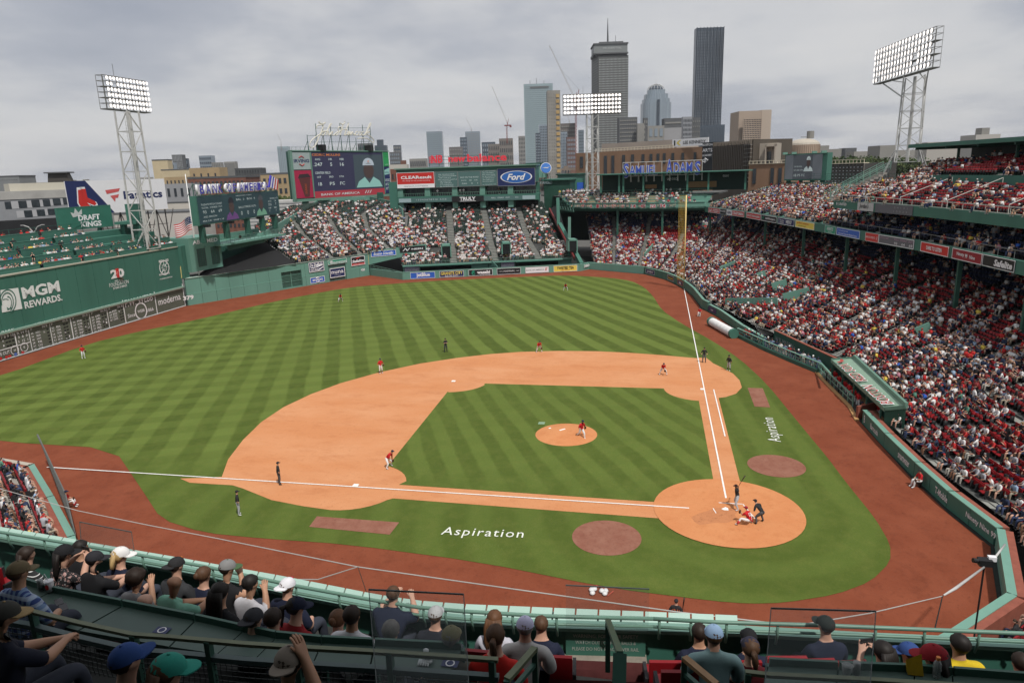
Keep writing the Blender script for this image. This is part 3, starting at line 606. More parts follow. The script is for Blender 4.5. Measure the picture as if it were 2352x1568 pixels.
fw=frp(RFP[1],RFP[2],0,1.5);board("navy board with white script at the left of the curved right-field wall",fw.sub(.12,.2,.8,.85),cNavy,[("Jordan's",.5,.5,.7,.6,cW,.02,.3)],th=.04,rw=.012)
fw=frp(RFP[3],RFP[4],0,1.5);board("black board with yellow lettering on the curved right-field wall",fw.sub(.1,.2,.8,.85),cBlk,[("foxwoods",.5,.5,.7,.4,cYel,.02)],th=.04,rw=.012)
fw=frp(RFP[4],RFP[5],0,1.5);board("blue board between two orange squares near the pole's foot",fw.sub(.25,.2,.9,.85),cNavy,[("Nike",.5,.5,.5,.5,cW,.03)][:0]+[("bobs",.5,.5,.4,.6,cW,.03)],th=.04,rim=M("orange_paint",(.6,.2,.06)),rw=.05)
fw=frp((69.3,-3.1),(64.9,-4.4),0,1.15);board("low blue board with small white letters right of the foul line",fw.sub(.02,.15,.75,.85),cNavy,[("Red Hat",.5,.5,.6,.3,cW,.01)][:0]+[("SAP",.5,.5,.3,.3,cW,.01)],th=.04,rim=None)
e=E("foul_pole","tall yellow foul pole with a mesh wing on the right-field wall","pole",(91.9,0,0))
mb=MB();mb.tube([(91.9,.02,0),(91.9,.02,17.6)],.11,10);mb.build("pole",M("yellow_pole",(.74,.55,.22),.45,.05),e,smooth=True)
mb=MB();ux=np.array([-.21,.978,0])
for z_ in np.arange(1.8,17.6,.32):mb.bar(np.array([91.9,.1,z_]),np.array([91.9,.1,z_])+ux*1.25,.035)
for k in range(1,6):mb.bar(np.array([91.9,.1,1.8])+ux*.25*k,np.array([91.9,.1,17.6])+ux*.25*k,.05)
mb.build("screen",M("yellow_mesh",(.42,.27,.05),.6,.05),e)
e=E("flagpole","white flagpole rising from the end of the tall left-field wall","flagpole",(73.6,91.6,5.2))
P0=np.array([74.0,91.9,5.2]);zt=zat(P0,420,400);mb=MB();mb.tube([P0,(P0[0],P0[1],zt)],[.16,.07],8);mb.build("pole",WHITE,e,smooth=True)
zt2=zat(P0,432,497);zb2=zat(P0,432,520);ex=np.array([-.21,.978,0.0])
e=E("stars_and_stripes_flag","striped national flag flying from the white flagpole","flag",(P0[0],P0[1],zt2))
H_=2.5;W_=3.4;mr,mw,mn_=MB(),MB(),MB()
def fp(u_,v_):return P0*(1,1,0)+np.array([0,0,zt2-v_*H_-u_*1.6])+ex*(u_*W_)+np.array([-.978,-.21,0])*(.28*math.sin(u_*8+v_))+np.array([0,0,.18*math.sin(u_*7)])
for i in range(13):
 for j in range(10):
  if i<7 and j<4:continue
  (mr if i%2==0 else mw).quad(fp(j/10,i/13),fp(j/10,(i+1)/13),fp((j+1)/10,(i+1)/13),fp((j+1)/10,i/13))
for j in range(4):mn_.quad(fp(j/10,0),fp(j/10,7/13),fp((j+1)/10,7/13),fp((j+1)/10,0))
ms=MB()
for i in range(4):
 for j in range(5):P=fp(.04+j*.08,.06+i*.13)+np.array([-.978,-.21,0])*.03;ms.disc(P,ex,(0,0,1),.07,5)
mr.build("red_stripes",cRed,e);mw.build("white_stripes",cW,e);mn_.build("canton",cNavy,e);ms.build("stars",cW,e)
# ================================================================ stands, seats and spectators (positions are collected here, built in the next section)
CROWD=[]
SEATS=[]
def lerp3(a_,b_,t):return np.asarray(a_,float)*(1-t)+np.asarray(b_,float)*t
V=lambda*a:np.array(a,float)
def walk(poly,s_):
 for a_,b_ in zip(poly[:-1],poly[1:]):
  l_=np.linalg.norm((b_-a_)[:2])
  if s_<=l_:return a_+(b_-a_)*(s_/max(l_,1e-6)),(b_-a_)/max(l_,1e-6)
  s_-=l_
 return poly[-1],(poly[-1]-poly[-2])/np.linalg.norm((poly[-1]-poly[-2])[:2])
AISLE=M("aisle_steps",(0.25,0.255,0.235),.85,.15,1.0);AISLE_G=M("aisle_steps_green",(0.12,0.25,0.20),.8,.15,1.0)
def stand(name,label,levels,nrows,occ,zone,seat="red",aisles=(),mat=None,aisle_mat=None,cat="grandstand",clip=None,parent=None,voms=(),aw=1.3,face=None,sp=0.52,xa=None):
 """terraces between control polylines; levels run from the front row to the back"""
 levels=[np.array(q,float)for q in levels];e=parent or E(name,label,cat,levels[0][0])
 rows=[]
 for k,n_ in enumerate(nrows):
  for i in range(n_):rows.append(levels[k]*(1-i/n_)+levels[k+1]*(i/n_))
 rows.append(levels[-1]);mb=MB();am=MB();nR=len(rows)-1;m_=rows[0].shape[0]
 for i in range(nR):
  A,B=rows[i],rows[i+1]
  for j in range(m_-1):
   a0,a1,b0,b1=A[j],A[j+1],B[j].copy(),B[j+1].copy();t0=b0.copy();t1=b1.copy();t0[2]=a0[2];t1[2]=a1[2]
   mb.quad(a0,a1,t1,t0);mb.quad(t0,t1,b1,b0)
  L_=sum(np.linalg.norm((A[j+1]-A[j])[:2])for j in range(m_-1))
  if xa and i==xa[0]:
   for j in range(int(xa[1]*m_),m_-1):q=V(0,0,.03);b0,b1=B[j].copy(),B[j+1].copy();b0[2],b1[2]=A[j][2],A[j+1][2];am.quad(A[j]+q,A[j+1]+q,b1+q,b0+q)
  poly=list(A);s_=0.3+(i%2)*0.1
  dz=rows[i+1][:,2].mean()-A[:,2].mean()
  for au in aisles:
   su=au*L_;P,t_=walk(poly,su-aw/2);Q,_=walk(poly,su+aw/2);Bp=list(B);LB=sum(np.linalg.norm((B[j+1]-B[j])[:2])for j in range(m_-1))
   P2,_=walk(Bp,au*LB-aw/2);Q2,_=walk(Bp,au*LB+aw/2);h_=np.array([0,0,.025])
   m1,m2=(P+P2)/2,(Q+Q2)/2;m1[2]=P[2];m2[2]=Q[2];am.quad(P+h_,Q+h_,m2+h_,m1+h_);hz=np.array([0,0,dz*.5])
   m3,m4=m1+hz,m2+hz;P2f,Q2f=P2.copy(),Q2.copy();P2f[2]=m3[2];Q2f[2]=m4[2]
   am.quad(m1+h_,m2+h_,m4+h_,m3+h_);am.quad(m3+h_,m4+h_,Q2f+h_,P2f+h_)
  while s_<L_-.2:
   u_=s_/L_
   if not any(abs(s_-au*L_)<aw/2+.15 for au in aisles):
    P,t_=walk(poly,s_);nb=np.array([-t_[1],t_[0]]);j_=min(int(u_*(m_-1)),m_-2);back=(B[j_]+B[j_+1]-A[j_]-A[j_+1])[:2]
    if nb@back<0:nb=-nb
    X_,Y_=P[:2]+nb*0.42;t=i/nR
    if not any(v0<u_<v1 and r0<=i<r1 for v0,v1,r0,r1 in voms)and(clip is None or clip(X_,Y_)):
     yw=math.atan2(-nb[1],-nb[0])
     if seat:SEATS.append((X_,Y_,P[2],yw,'blue' if zone=='lower' and t>.76 else seat))  # covered rear rows: real blue seats, picked dark also to deepen the shade
     if random.random()<occ(u_,t):
      r_=random.random();pose=4 if r_>.975 else int(r_*4.1)%4
      CROWD.append((X_+random.gauss(0,.03),Y_+random.gauss(0,.03),P[2],yw+random.gauss(0,.28),pose,zone))
   s_+=sp
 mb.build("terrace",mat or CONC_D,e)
 if am.v:am.build("aisle_steps",aisle_mat or AISLE,e)
 return e
def blotch(u_,t,f=7.0,seed=0.0):
 return 0.5+0.5*math.sin(u_*f*6.28+seed+2.2*math.sin(t*5.1+seed*1.7)+t*3)*math.cos(t*9+u_*f*2.3+seed)
def P3(x,y,z):return(x,y,z)
bl=stand("bleachers","broad sloping bleacher stand of dark green seats behind the bullpens",[[P3(110.9,64.4,2.3),P3(117,45.3,2.3),P3(123.6,25.4,2.3)],[P3(122.5,67.5,6.0),P3(127.5,47.5,6.0),P3(130.5,29.5,5.5)],[P3(149.5,75.5,15.0),P3(149.5,55.0,14.6),P3(152.5,36.8,14.1)]],(13,26),lambda u_,t:(.80-.45*t if t<.5 else .56-.85*(t-.5))*(.45+.6*blotch(u_,t,5)),"bleach",seat="green",aisles=(.30,.55,.80),cat="bleachers",aw=1.7,voms=((.16,.24,5,10),(.50,.56,5,10),(.82,.88,5,11)))
stand("bleachers","bleacher wedge of dark green seats rising beside the black tarpaulin",[[P3(92.6,81.4,5.3),P3(102,76.3,5.3),P3(109.4,72.6,5.3),P3(114.5,66.0,5.8),P3(118.4,61.4,6.2)],[P3(104.0,95.6,9.3),P3(113.5,90,9.4),P3(121.5,84.8,9.5),P3(128,77.5,9.6),P3(132,70.6,9.4)],[P3(112,102,11.4),P3(125,97.5,12.4),P3(134,92,12.8),P3(139,84,12.6),P3(141.5,74.2,12.5)],[P3(142,108,15.0),P3(150,103,15.4),P3(156,96.5,15.5),P3(155,86,15.2),P3(150,76,14.6)]],(16,11,14),lambda u_,t:(.78 if t<.3 else .78-.95*(t-.3))*(.42+.66*blotch(u_,t,3,2)),"bleach",seat="green",aisles=(.28,.52,.74),cat="bleachers",aw=1.3)
def vom(x,y,dpt,w_,h_,label):
 P=at(x,y,dpt);f=frp(P-np.array([-.3,.95,0])*w_/2*-1*1.0,P+np.array([-.3,.95,0])*w_/2*-1.0,P[2]-h_/2,P[2]+h_/2)
 e=E("stand_entrance",label,"entrance",P);mb=MB();f.slab(mb,.1,0,.9,.86,-2.5,.05);mb.build("opening",DARK,e)
 mb=MB();f.slab(mb,0,0,.1,1,-3,.12);f.slab(mb,.9,0,1,1,-3,.12);f.slab(mb,0,.86,1,1,-3,.12);mb.build("surround",GREEN_L,e);return e
vom(1025,567+9,168,2.4,3.0,"dark stand entrance in the bleachers nearest the climbing wall");vom(1090+73,570,166,2.2,2.8,"dark stand entrance midway along the bleachers")
vom(1316,563,165,2.2,2.8,"dark stand entrance at the bleachers' right end")
F=[(118.6,19.6),(111.6,7.3),(104,2.5),(92.3,-1.6),(83.5,-2.6),(72,-3.6),(66,-5.6),(60,-7.2),(54,-8.8),(46,-12.2),(36,-16.6),(19.8,-17.4),(17.9,-14.6),(7.4,-15.1),(-1.9,-16.6),(-10.2,-14.1),(-14.2,-10.0)]
Mi=[(137,22.5),(131.5,6.5),(131,-5),(110,-12.7),(92,-16.7),(73,-20.8),(66,-22.3),(60,-23.3),(54,-24.6),(48,-26),(40,-27),(24,-28.8),(17,-29.5),(6,-30.8),(-7,-33),(-19,-32),(-29,-26)]
Bk=[tuple(np.array(m_)+(np.array(m_)-np.array(f_))/np.linalg.norm(np.array(m_)-np.array(f_))*15)for f_,m_ in zip(F,Mi)]
Q1=[tuple(np.array(f_)*.5+np.array(m_)*.5)for f_,m_ in zip(F,Mi)]
lv=[[(*p,.95)for p in F],[(*p,2.75)for p in Q1],[(*p,5.6)for p in Mi],[(*p,10.4)for p in Bk]]
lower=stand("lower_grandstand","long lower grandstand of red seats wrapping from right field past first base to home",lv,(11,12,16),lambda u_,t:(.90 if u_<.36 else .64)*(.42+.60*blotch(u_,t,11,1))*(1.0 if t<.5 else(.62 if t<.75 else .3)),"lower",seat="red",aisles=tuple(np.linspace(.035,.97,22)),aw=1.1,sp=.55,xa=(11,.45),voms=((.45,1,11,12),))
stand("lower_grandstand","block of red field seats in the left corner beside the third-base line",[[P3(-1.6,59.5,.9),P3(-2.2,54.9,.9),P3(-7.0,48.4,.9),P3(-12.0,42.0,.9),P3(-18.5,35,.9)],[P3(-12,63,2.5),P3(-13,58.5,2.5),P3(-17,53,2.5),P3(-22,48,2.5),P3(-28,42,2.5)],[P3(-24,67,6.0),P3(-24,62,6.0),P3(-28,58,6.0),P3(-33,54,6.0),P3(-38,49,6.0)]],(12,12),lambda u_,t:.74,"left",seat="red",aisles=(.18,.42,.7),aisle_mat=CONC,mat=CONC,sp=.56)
stand("lower_grandstand","lower block of field seats behind the angled wall running out to left field",[[P3(1.0,76,.9),P3(-2.0,59.8,.9)],[P3(-12,78,3.0),P3(-12.5,63.5,2.6)]],(13,),lambda u_,t:.7,"left",seat="red",aisles=(.5,),mat=CONC)
def offs(poly,d_):
 q=[]
 for k in range(len(poly)):
  a_=np.array(poly[max(k-1,0)],float)[:2];b_=np.array(poly[min(k+1,len(poly)-1)],float)[:2];t_=b_-a_;t_/=np.linalg.norm(t_)
  q.append(tuple(np.array(poly[k],float)[:2]+np.array([t_[1]*-1,t_[0]])*-d_ if False else np.array(poly[k],float)[:2]+np.array([-t_[1],t_[0]])*d_))
 return q
deckF=[(131.6,-6.0),(110,-12.7),(92,-16.7),(73,-20.8),(60,-23.3),(48,-26),(40,-27),(24,-28.8),(17,-29.5),(6,-30.8),(-7,-33),(-19,-32),(-29,-26)]
dB=offs(deckF,22)
def outw(poly,d_):
 c_=offs(poly,d_)
 return c_ if np.linalg.norm(np.array(c_[3])-np.array([40,20]))>np.linalg.norm(np.array(poly[3])-np.array([40,20]))else offs(poly,-d_)
dB=outw(deckF,20)
e=E("pavilion_deck","long green deck carrying the board band and the seats above first base","stand deck",(*deckF[0],12))
def slab2(A,B,z0,z1,name,mat,par):
 mb=MB()
 for j in range(len(A)-1):
  mb.prism([A[j],A[j+1],B[j+1],B[j]]if True else None,z0,z1)
 return mb.build(name,mat,par)
slab2(deckF,dB,12.55,12.9,"deck_slab",GREEN_D,e)
mb=MB()
for a_,b_ in zip(deckF[:-1],deckF[1:]):f=frp(b_,a_,12.0,13.3);f.slab(mb,0,0,1,1,-.15,.15)
FASC=mb.build("fascia",GREEN,e)
mb=MB()
for a_,b_ in zip(deckF[:-1],deckF[1:]):
 f=frp(b_,a_,13.3,14.15);k=max(1,int(f.W/2.5))
 mb.bar(f.p(0,1),f.p(1,1),.06)
 for i in range(k):mb.bar(f.p(i/k,0),f.p(i/k,1),.045)
mb.build("guard_rail",STEEL,e)
for x in(1573,1668,1740,1825,1920,2030,2165,2315):
 best=None
 for k in range(len(deckF)-1):
  for t in np.linspace(0,1,60):
   P=lerp3((*deckF[k],5.6),(*deckF[k+1],5.6),t);q=pxl(P)
   if depth(P)>5 and(best is None or abs(q[0]-x)<best[0]):best=(abs(q[0]-x),P)
 P=best[1]+np.array([0,-1.2,0]);mb=MB();mb.box((P[0],P[1],8.9),(.42,.42,7.4));mb.box((P[0],P[1],12.3),(.9,.9,.35));mb.build("column",GREEN_M,e)
mb=MB()
for d_ in(2.0,9.0,16.0):
 g_=outw(deckF,d_)
 for a_,b_ in zip(g_[:-1],g_[1:]):mb.bar((*a_,12.2),(*b_,12.2),.35,.6)
for k in range(len(deckF)-1):
 for t in np.linspace(0,1,max(2,int(math.dist(deckF[k],deckF[k+1])/5))):a_=lerp3(deckF[k],deckF[k+1],t);b_=lerp3(dB[k],dB[k+1],t);mb.bar((*a_,12.3),(*b_,12.3),.25,.5)
mb.build("girders",GREEN_M,e)
back=outw(deckF,15.6);mb=MB()
for a_,b_ in zip(back[:-1],back[1:]):mb.quad((*a_,4),(*b_,4),(*b_,12.5),(*a_,12.5))
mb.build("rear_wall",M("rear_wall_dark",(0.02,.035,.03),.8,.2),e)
band=[(1629,1655,cRed,[("Sal's PIZZA",.5,.5,.84,.6,cW,.02,.2)],"small red board with white script, leftmost on the deck band"),(1656,1670,cBlk,[("BUILDERS",.5,.6,.85,.3,cW,.01)],"black board with small capitals beside the leftmost red board"),(1671,1683,cW,[("GIN",.5,.5,.7,.5,cNavy,.02)],"narrow white badge board on the deck band"),(1684,1715,cRed,[("CRAFTSMAN",.5,.5,.88,.55,cW,.03)],"red board with bold white capitals on the deck band"),(1717,1749,cRed,[("KING'S HAWAIIAN",.5,.5,.88,.4,cW,.02)],"red board with narrow white capitals on the deck band"),(1751,1786,cBlk,[("wahlburgers",.6,.5,.65,.45,cW,.02),("W",.14,.5,.12,.5,cGrn,.03)],"black board with a round green badge on the deck band"),(1789,1827,cNavy,[("The Sox",.25,.65,.3,.25,cW,.01),("are on",.25,.3,.25,.22,cW,.01),("WEEI 93.7",.68,.5,.36,.55,cW,.03)],"navy board with white block letters on the deck band"),(1830,1873,cYel,[("grilled cheese",.4,.68,.65,.3,cRed,.01),("good to go",.38,.3,.4,.2,cBlk,.01)],"yellow board with red lettering on the deck band"),(1876,1922,cGrn,[("HORNITOS",.5,.6,.6,.45,cW,.02),("TEQUILA",.5,.2,.4,.15,cW,0)],"green board with white capitals on the deck band"),(1925,1978,cBlue,[("Beth Israel Lahey Health",.3,.65,.42,.16,cW,.01),("Beth Israel Deaconess Medical Center",.5,.3,.8,.2,cW,.01)],"bright blue board with two white lines on the deck band"),(1979,2021,cRed,[("BANK OF AMERICA",.42,.5,.72,.25,cW,0),("//",.9,.5,.08,.4,cW,.02)],"plain red board with a thin white flag mark on the deck band"),(2022,2103,M("dim_led_band",(.12,.12,.14),.4,.05,1),[("PITCH COUNT",.18,.7,.25,.2,mcol((.5,.3,.4)),0),("93    64    69",.72,.3,.5,.28,cW,.01),("BALL  STRIKE  OUT",.72,.72,.5,.18,mcol((.5,.3,.4)),0)],"dim grey electronic strip on the deck band"),(2119,2183,cRed,[("DARE TO LISTEN",.5,.5,.55,.4,cW,.03)],"red board with white capitals between two pale squares"),(2187,2260,M("sign_maroon",(.27,.02,.03),.5),[("Ninety",.3,.52,.26,.42,cW,.02),("99",.5,.5,.08,.4,cW,.03),("Nine",.7,.48,.18,.34,cW,.02)],"maroon board with a pepper badge between two white words"),(2262,2336,cBlk,[("Safelite",.66,.48,.56,.6,cW,.04,.15)],"black board with a red arrow and bold white word, rightmost on the band")]
def band_fr(x0,x1):
 """piece of the deck fascia between two pixel columns"""
 def hit(x):
  for k in range(len(deckF)-1):
   a_,b_=pxl((*deckF[k],12.6))[0],pxl((*deckF[k+1],12.6))[0]
   if a_<=x<=b_:
    lo,hi=0.0,1.0
    for _ in range(30):
     m_=(lo+hi)/2;lo,hi=(m_,hi)if pxl(lerp3((*deckF[k],12.6),(*deckF[k+1],12.6),m_))[0]<x else(lo,m_)
    return k,lerp3((*deckF[k],0),(*deckF[k+1],0),lo)
  return None
 h0,h1=hit(x0),hit(x1)
 if h0[0]!=h1[0]:
  l0=np.linalg.norm(h0[1][:2]-np.array(deckF[h1[0]]));l1=np.linalg.norm(h1[1][:2]-np.array(deckF[h1[0]]))
  if l0>l1:h1=(h1[0],np.array((*deckF[h1[0]],0)))
  else:h0=(h0[0],np.array((*deckF[h1[0]],0)))
 f=frp(h0[1],h1[1],12.08,13.22)
 if f.n[1]<0:f=frp(h1[1],h0[1],12.08,13.22)
 return f
def band_board(x0,x1,m_,tx,lb):
 f=band_fr(x0,x1);c0=pxl(f.p(0,0))[0];c1=pxl(f.p(1,0))[0]
 if c1<c0:f=Fr(f.p(1,0),-f.ux,f.uy,f.W,f.H)
 f.n=np.array([-.2,1,0.0]);f.n/=np.linalg.norm(f.n);f.n=np.cross(f.uy,f.ux)if np.cross(f.ux,f.uy)[1]<0 else np.cross(f.ux,f.uy)
 board(lb,f.sub(0.0,0,1.0,1,.16),m_,tx,th=.05,rim=cW if m_ is not cW else None,rw=.01,name="band_board",cat="advertising board",group="boards along the deck band")
for b_ in band:band_board(*b_)
fa_=[(131.4,-7.0),(110,-13.6),(92,-17.6),(73.4,-21.6)];ba_=[(138,-24),(115,-30),(97,-34),(79,-38)]
za=[zat(p,x,y)for p,x,y in zip(ba_,(1752,1800,1850,1915),(438,440,446,452))]
secA=stand("upper_box_seats","open upper box seats on the right-field deck with slanting green aisles",[[(*p,13.2)for p in fa_],[(*p,z_)for p,z_ in zip(ba_,(17.3,17.5,17.6,17.8))]],(17,),lambda u_,t:.94*(.72+.35*blotch(u_,t,4,3)),"deckA",seat="red",aisles=(.10,.24,.38,.52,.66,.80,.94),aisle_mat=AISLE_G,mat=GREEN_M,aw=2.1,cat="upper seats")
bw=[tuple(np.array(p)+np.array([.8,-2.2]))for p in ba_]
mb=MB()
for a_,b_ in zip(bw[:-1],bw[1:]):f=frp(a_,b_,13,18.4);f.slab(mb,0,0,1,1,-.2,.2)
mb.build("rear_wall",GREEN,secA)
mb=MB()
for a_,b_ in zip(bw[:-1],bw[1:]):
 f=frp(a_,b_,18.4,20.3)
 for i in range(9):mb.bar(f.p(i/8,0),f.p(i/8,1),.05)
 for v_ in(.25,.5,.75,1):mb.bar(f.p(0,v_),f.p(1,v_),.04)
mb.build("rear_rail",GREEN_M,secA)
mb=MB();mb.add([(131.8,-6,12.2),(139,-22.5,12.2),(139,-22.5,17.8),(131.8,-6,13.9)],[(0,1,2,3)]);mb.add([(131.5,-6,12.2),(138.7,-22.5,12.2),(138.7,-22.5,17.8),(131.5,-6,13.9)],[(3,2,1,0)]);mb.build("end_wall",GREEN_L,secA)
fc=[(71.5,-21.5),(60,-24),(48,-26.8),(40,-28),(24,-30)];bc=outw(fc,11)
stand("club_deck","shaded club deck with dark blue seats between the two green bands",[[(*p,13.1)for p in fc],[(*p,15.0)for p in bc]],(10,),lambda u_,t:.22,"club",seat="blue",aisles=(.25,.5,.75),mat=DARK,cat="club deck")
fu=[(71.3,-21.3),(60,-24.1),(48,-27.0),(40,-28.4),(24,-31.0)];b1=outw(fu,7.2);b2=outw(fu,8.8);b3=outw(fu,17)
up=E("upper_deck","upper deck with red seats under the long dark roof at the right edge","upper deck",(*fu[0],16))
slab2(fu,outw(fu,18),16.1,16.4,"deck_slab",GREEN_D,up)
mb=MB()
for a_,b_ in zip(fu[:-1],fu[1:]):f=frp(b_,a_,15.95,17.15);f.slab(mb,0,0,1,1,-.15,.15)
mb.build("fascia",GREEN,up)
mb=MB()
for a_,b_ in zip(fu[:-1],fu[1:]):
 f=frp(b_,a_,17.15,17.9);mb.bar(f.p(0,1),f.p(1,1),.07);mb.bar(f.p(0,.1),f.p(1,.1),.07)
 for i in range(int(f.W/2)):mb.bar(f.p(i/int(f.W/2),0),f.p(i/int(f.W/2),1),.045)
mb.build("guard_rail",M("pale_rail",(.5,.5,.46),.5,.05),up)
stand("upper_deck","",[[(*p,17.0)for p in fu],[(*p,19.3)for p in b1]],(8,),lambda u_,t:(.8 if u_<.22 else .26)*(.55+.6*blotch(u_,t,6,4)),"upper",seat="red",aisles=(.19,.36,.56,.78),mat=GREEN_M,parent=up,aw=1.4)
def seg(poly,u0,u1,k=4):
 pl=[np.array(q,float)for q in poly];L_=sum(np.linalg.norm(b_-a_)for a_,b_ in zip(pl[:-1],pl[1:]));return[tuple(walk(pl,(u0+(u1-u0)*i/k)*L_)[0])for i in range(k+1)]
stand("upper_deck","",[[(*p,19.5)for p in seg(b2,0,.2)],[(*p,22.3)for p in seg(b3,0,.2)]],(8,),lambda u_,t:.6-.4*t,"upper",seat="red",mat=GREEN_M,parent=up)
stand("upper_deck","",[[(*p,20.6)for p in seg(b2,.22,1)],[(*p,22.6)for p in seg(b3,.22,1)]],(7,),lambda u_,t:.16,"upper",seat="red",aisles=(.3,.62),mat=GREEN_M,parent=up)
mb=MB()
for a_,b_ in zip(seg(b2,.2,1)[:-1],seg(b2,.2,1)[1:]):f=frp(b_,a_,19.0,20.6);f.slab(mb,0,0,1,1,-.1,.1)
mb.build("parapet",GREEN,up)
mb=MB()
for u_ in(.19,.36,.56,.78):
 A=np.array((*walk([np.array(q,float)for q in fu],u_*49.5)[0],18.1));B=np.array((*walk([np.array(q,float)for q in b1],u_*47)[0],20.4));mb.bar(A+(1,0,0),B+(1,0,0),.06);mb.bar(A+(1,0,-1),A+(1,0,0),.06);mb.bar(B+(1,0,-1),B+(1,0,0),.06)
mb.build("aisle_rail",M("pale_rail",(.5,.5,.46)),up)
mb=MB();A=np.array([72.2,-20.9,17.1]);nrm=np.array([.13,-.99,0]);sx=np.array([.97,.2,0])
for i in range(13):mb.box(A+nrm*(.5+i*.62)+sx*1.2+(0,0,i*.31),(1.9,.6,.3),0,(sx,nrm,(0,0,1)))
mb.build("stair",CONC,up)
mb=MB()
for s__ in(.1,2.4):
 for z_ in(.5,.85,1.2):mb.bar(A+sx*s__+(0,0,z_),A+sx*s__+nrm*8.6+(0,0,4.3+z_),.06)
 for i in range(10):P=A+sx*s__+nrm*8.6*i/9+(0,0,4.3*i/9);mb.bar(P,P+(0,0,1.2),.05)
mb.build("stair_rail",PAD,up)
fU=frp(fu[1],fu[0],15.95,17.15);fU=Fr((fu[0][0],fu[0][1],15.95),(np.array(fu[1]+(0,))-np.array(fu[0]+(0,)))/math.dist(fu[0],fu[1]),(0,0,1),math.dist(fu[0],fu[1]),1.2);fU.n=np.cross(fU.uy,fU.ux);fU.n=fU.n if fU.n[1]>0 else-fU.n
text(up,fU,"B | UNITED",.22,.52,.26,.42,cW,off=.2,bold=.02)
board("pale board with black script on the upper band",fU.sub(.62,.02,.98,.98,.16),M("pale_board",(.45,.45,.46)),[("Jordan's",.42,.5,.6,.65,cBlk,.01,.35)],th=.05,rim=None)
fV=Fr((fu[1][0],fu[1][1],15.95),(np.array(fu[2]+(0,))-np.array(fu[1]+(0,)))/math.dist(fu[1],fu[2]),(0,0,1),math.dist(fu[1],fu[2]),1.2);fV.n=np.cross(fV.uy,fV.ux);fV.n=fV.n if fV.n[1]>0 else-fV.n
board("dim electronic line-score strip on the upper band",fV.sub(.02,.0,.72,1.0,.16),M("dim_led_band",(.12,.12,.14)),[("2 4 1 0 1",.7,.7,.35,.2,cGrey,0),("1 5 0 2 3",.7,.3,.35,.2,cGrey,0)],th=.06,rim=None)
rf0=[tuple(gz(x,y,24.4)[:2])for x,y in((2075,343),(2200,336),(2352,325))];rf0+=[(30,-37.5),(14,-38)]
rf0=[(79,-33.4),(69,-35.2),(52,-37.4),(36,-38.6),(12,-41)]
rfb=outw(rf0,14);rs=E("stadium_roof","long flat dark green roof over the upper deck's rear seats","roof",(*rf0[0],24.5))
slab2(rf0,rfb,24.55,25.0,"roof_slab",GREEN_M,rs)
mb=MB()
for a_,b_ in zip(rf0[:-1],rf0[1:]):mb.bar((*a_,24.78),(*b_,24.78),.3,.55)
mb.build("gutter",GREEN,rs)
mb=MB()
for u_ in np.linspace(.03,.97,9):
 a_=walk([np.array(q,float)for q in rf0],u_*68)[0];b_=walk([np.array(q,float)for q in rfb],u_*68)[0];mb.bar((*a_,24.35),(*b_,24.35),.25,.35)
mb.build("rafters",GREEN_D,rs)
for u_ in(.12,.32,.52,.74):
 a_=walk([np.array(q,float)for q in outw(rf0,3.0)],u_*68)[0];mb=MB();mb.box((*a_,22.2),(.3,.3,4.5));mb.build("post",GREEN_M,rs)
cb=outw(rf0,8.0)
cbox=E("suite_box","dark glazed suites beneath the roof at the back of the upper deck","suites",(*cb[1],20))
mb=MB()
for a_,b_ in zip(seg(cb,.05,1,8)[:-1],seg(cb,.05,1,8)[1:]):f=frp(b_,a_,20.5,24.5);f.slab(mb,0,0,1,1,-.3,0)
mb.build("front_wall",M("dark_suite_wall",(.022,.03,.028),.7,.2),cbox)
for a_,b_ in zip(seg(cb,.05,1,14)[:-1],seg(cb,.05,1,14)[1:]):
 f=frp(a_,b_,20.5,24.5);mb=MB();f.slab(mb,.12,.35,.88,.85,-.06,.06);w_=mb.build("window",GLASSD,cbox)
rk=[(139.5,27.5),(131.4,7.0),(131.6,-5.8)];rkb=[(168,40),(165,8),(165,-14)]
e=E("roof_deck","terraced roof deck of tables above the right-field stand with big red numbers on its face","roof deck",(*rk[0],13.2))
slab2(rk,rkb,12.9,13.3,"deck_slab",GREEN_D,e)
mb=MB()
for a_,b_ in zip(rk[:-1],rk[1:]):f=frp(a_,b_,13.0,14.35);f.slab(mb,0,0,1,1,-.3,0);f.slab(mb,0,1,1,1.05,-.4,.15)
mb.build("fascia",GREEN_L,e)
fk=frp(rk[0],rk[1],13.0,14.35);RN=M("number_red",(.35,.05,.06),.6,.1)
ORD="first second third fourth fifth sixth seventh eighth ninth tenth eleventh twelfth thirteenth fourteenth fifteenth".split()
for kq,(s_,x)in enumerate((("9",1340),("4",1357),("1",1373),("8",1389),("27",1410),("6",1430),("14",1455),("45",1477),("26",1500),("34",1522))):
 f=fk if x<1490 else frp(rk[1],rk[2],13.0,14.35);P=gpl(x,470,f.o,f.n);u_=(P-f.o)@f.ux/f.W
 q=board(ORD[kq]+" dark red number from the left on the roof deck's face",f.sub(u_-.85/f.W,.08,u_+.85/f.W,.95,0.0),GREEN_L,[(s_,.5,.5,.5 if len(s_)<2 else .85,.82,cW,.09),],th=.03,rim=None,name="number_plate",cat="number plate")
 text(q,f.sub(u_-.85/f.W,.08,u_+.85/f.W,.95,0.0),s_,.5,.5,.42 if len(s_)<2 else .78,.74,RN,off=.1,bold=.02)
f=frp(rk[1],rk[2],13.0,14.35);text(e,f,"42",.22,.5,.11,.75,cBlk,off=.05,bold=.03)
mb=MB()
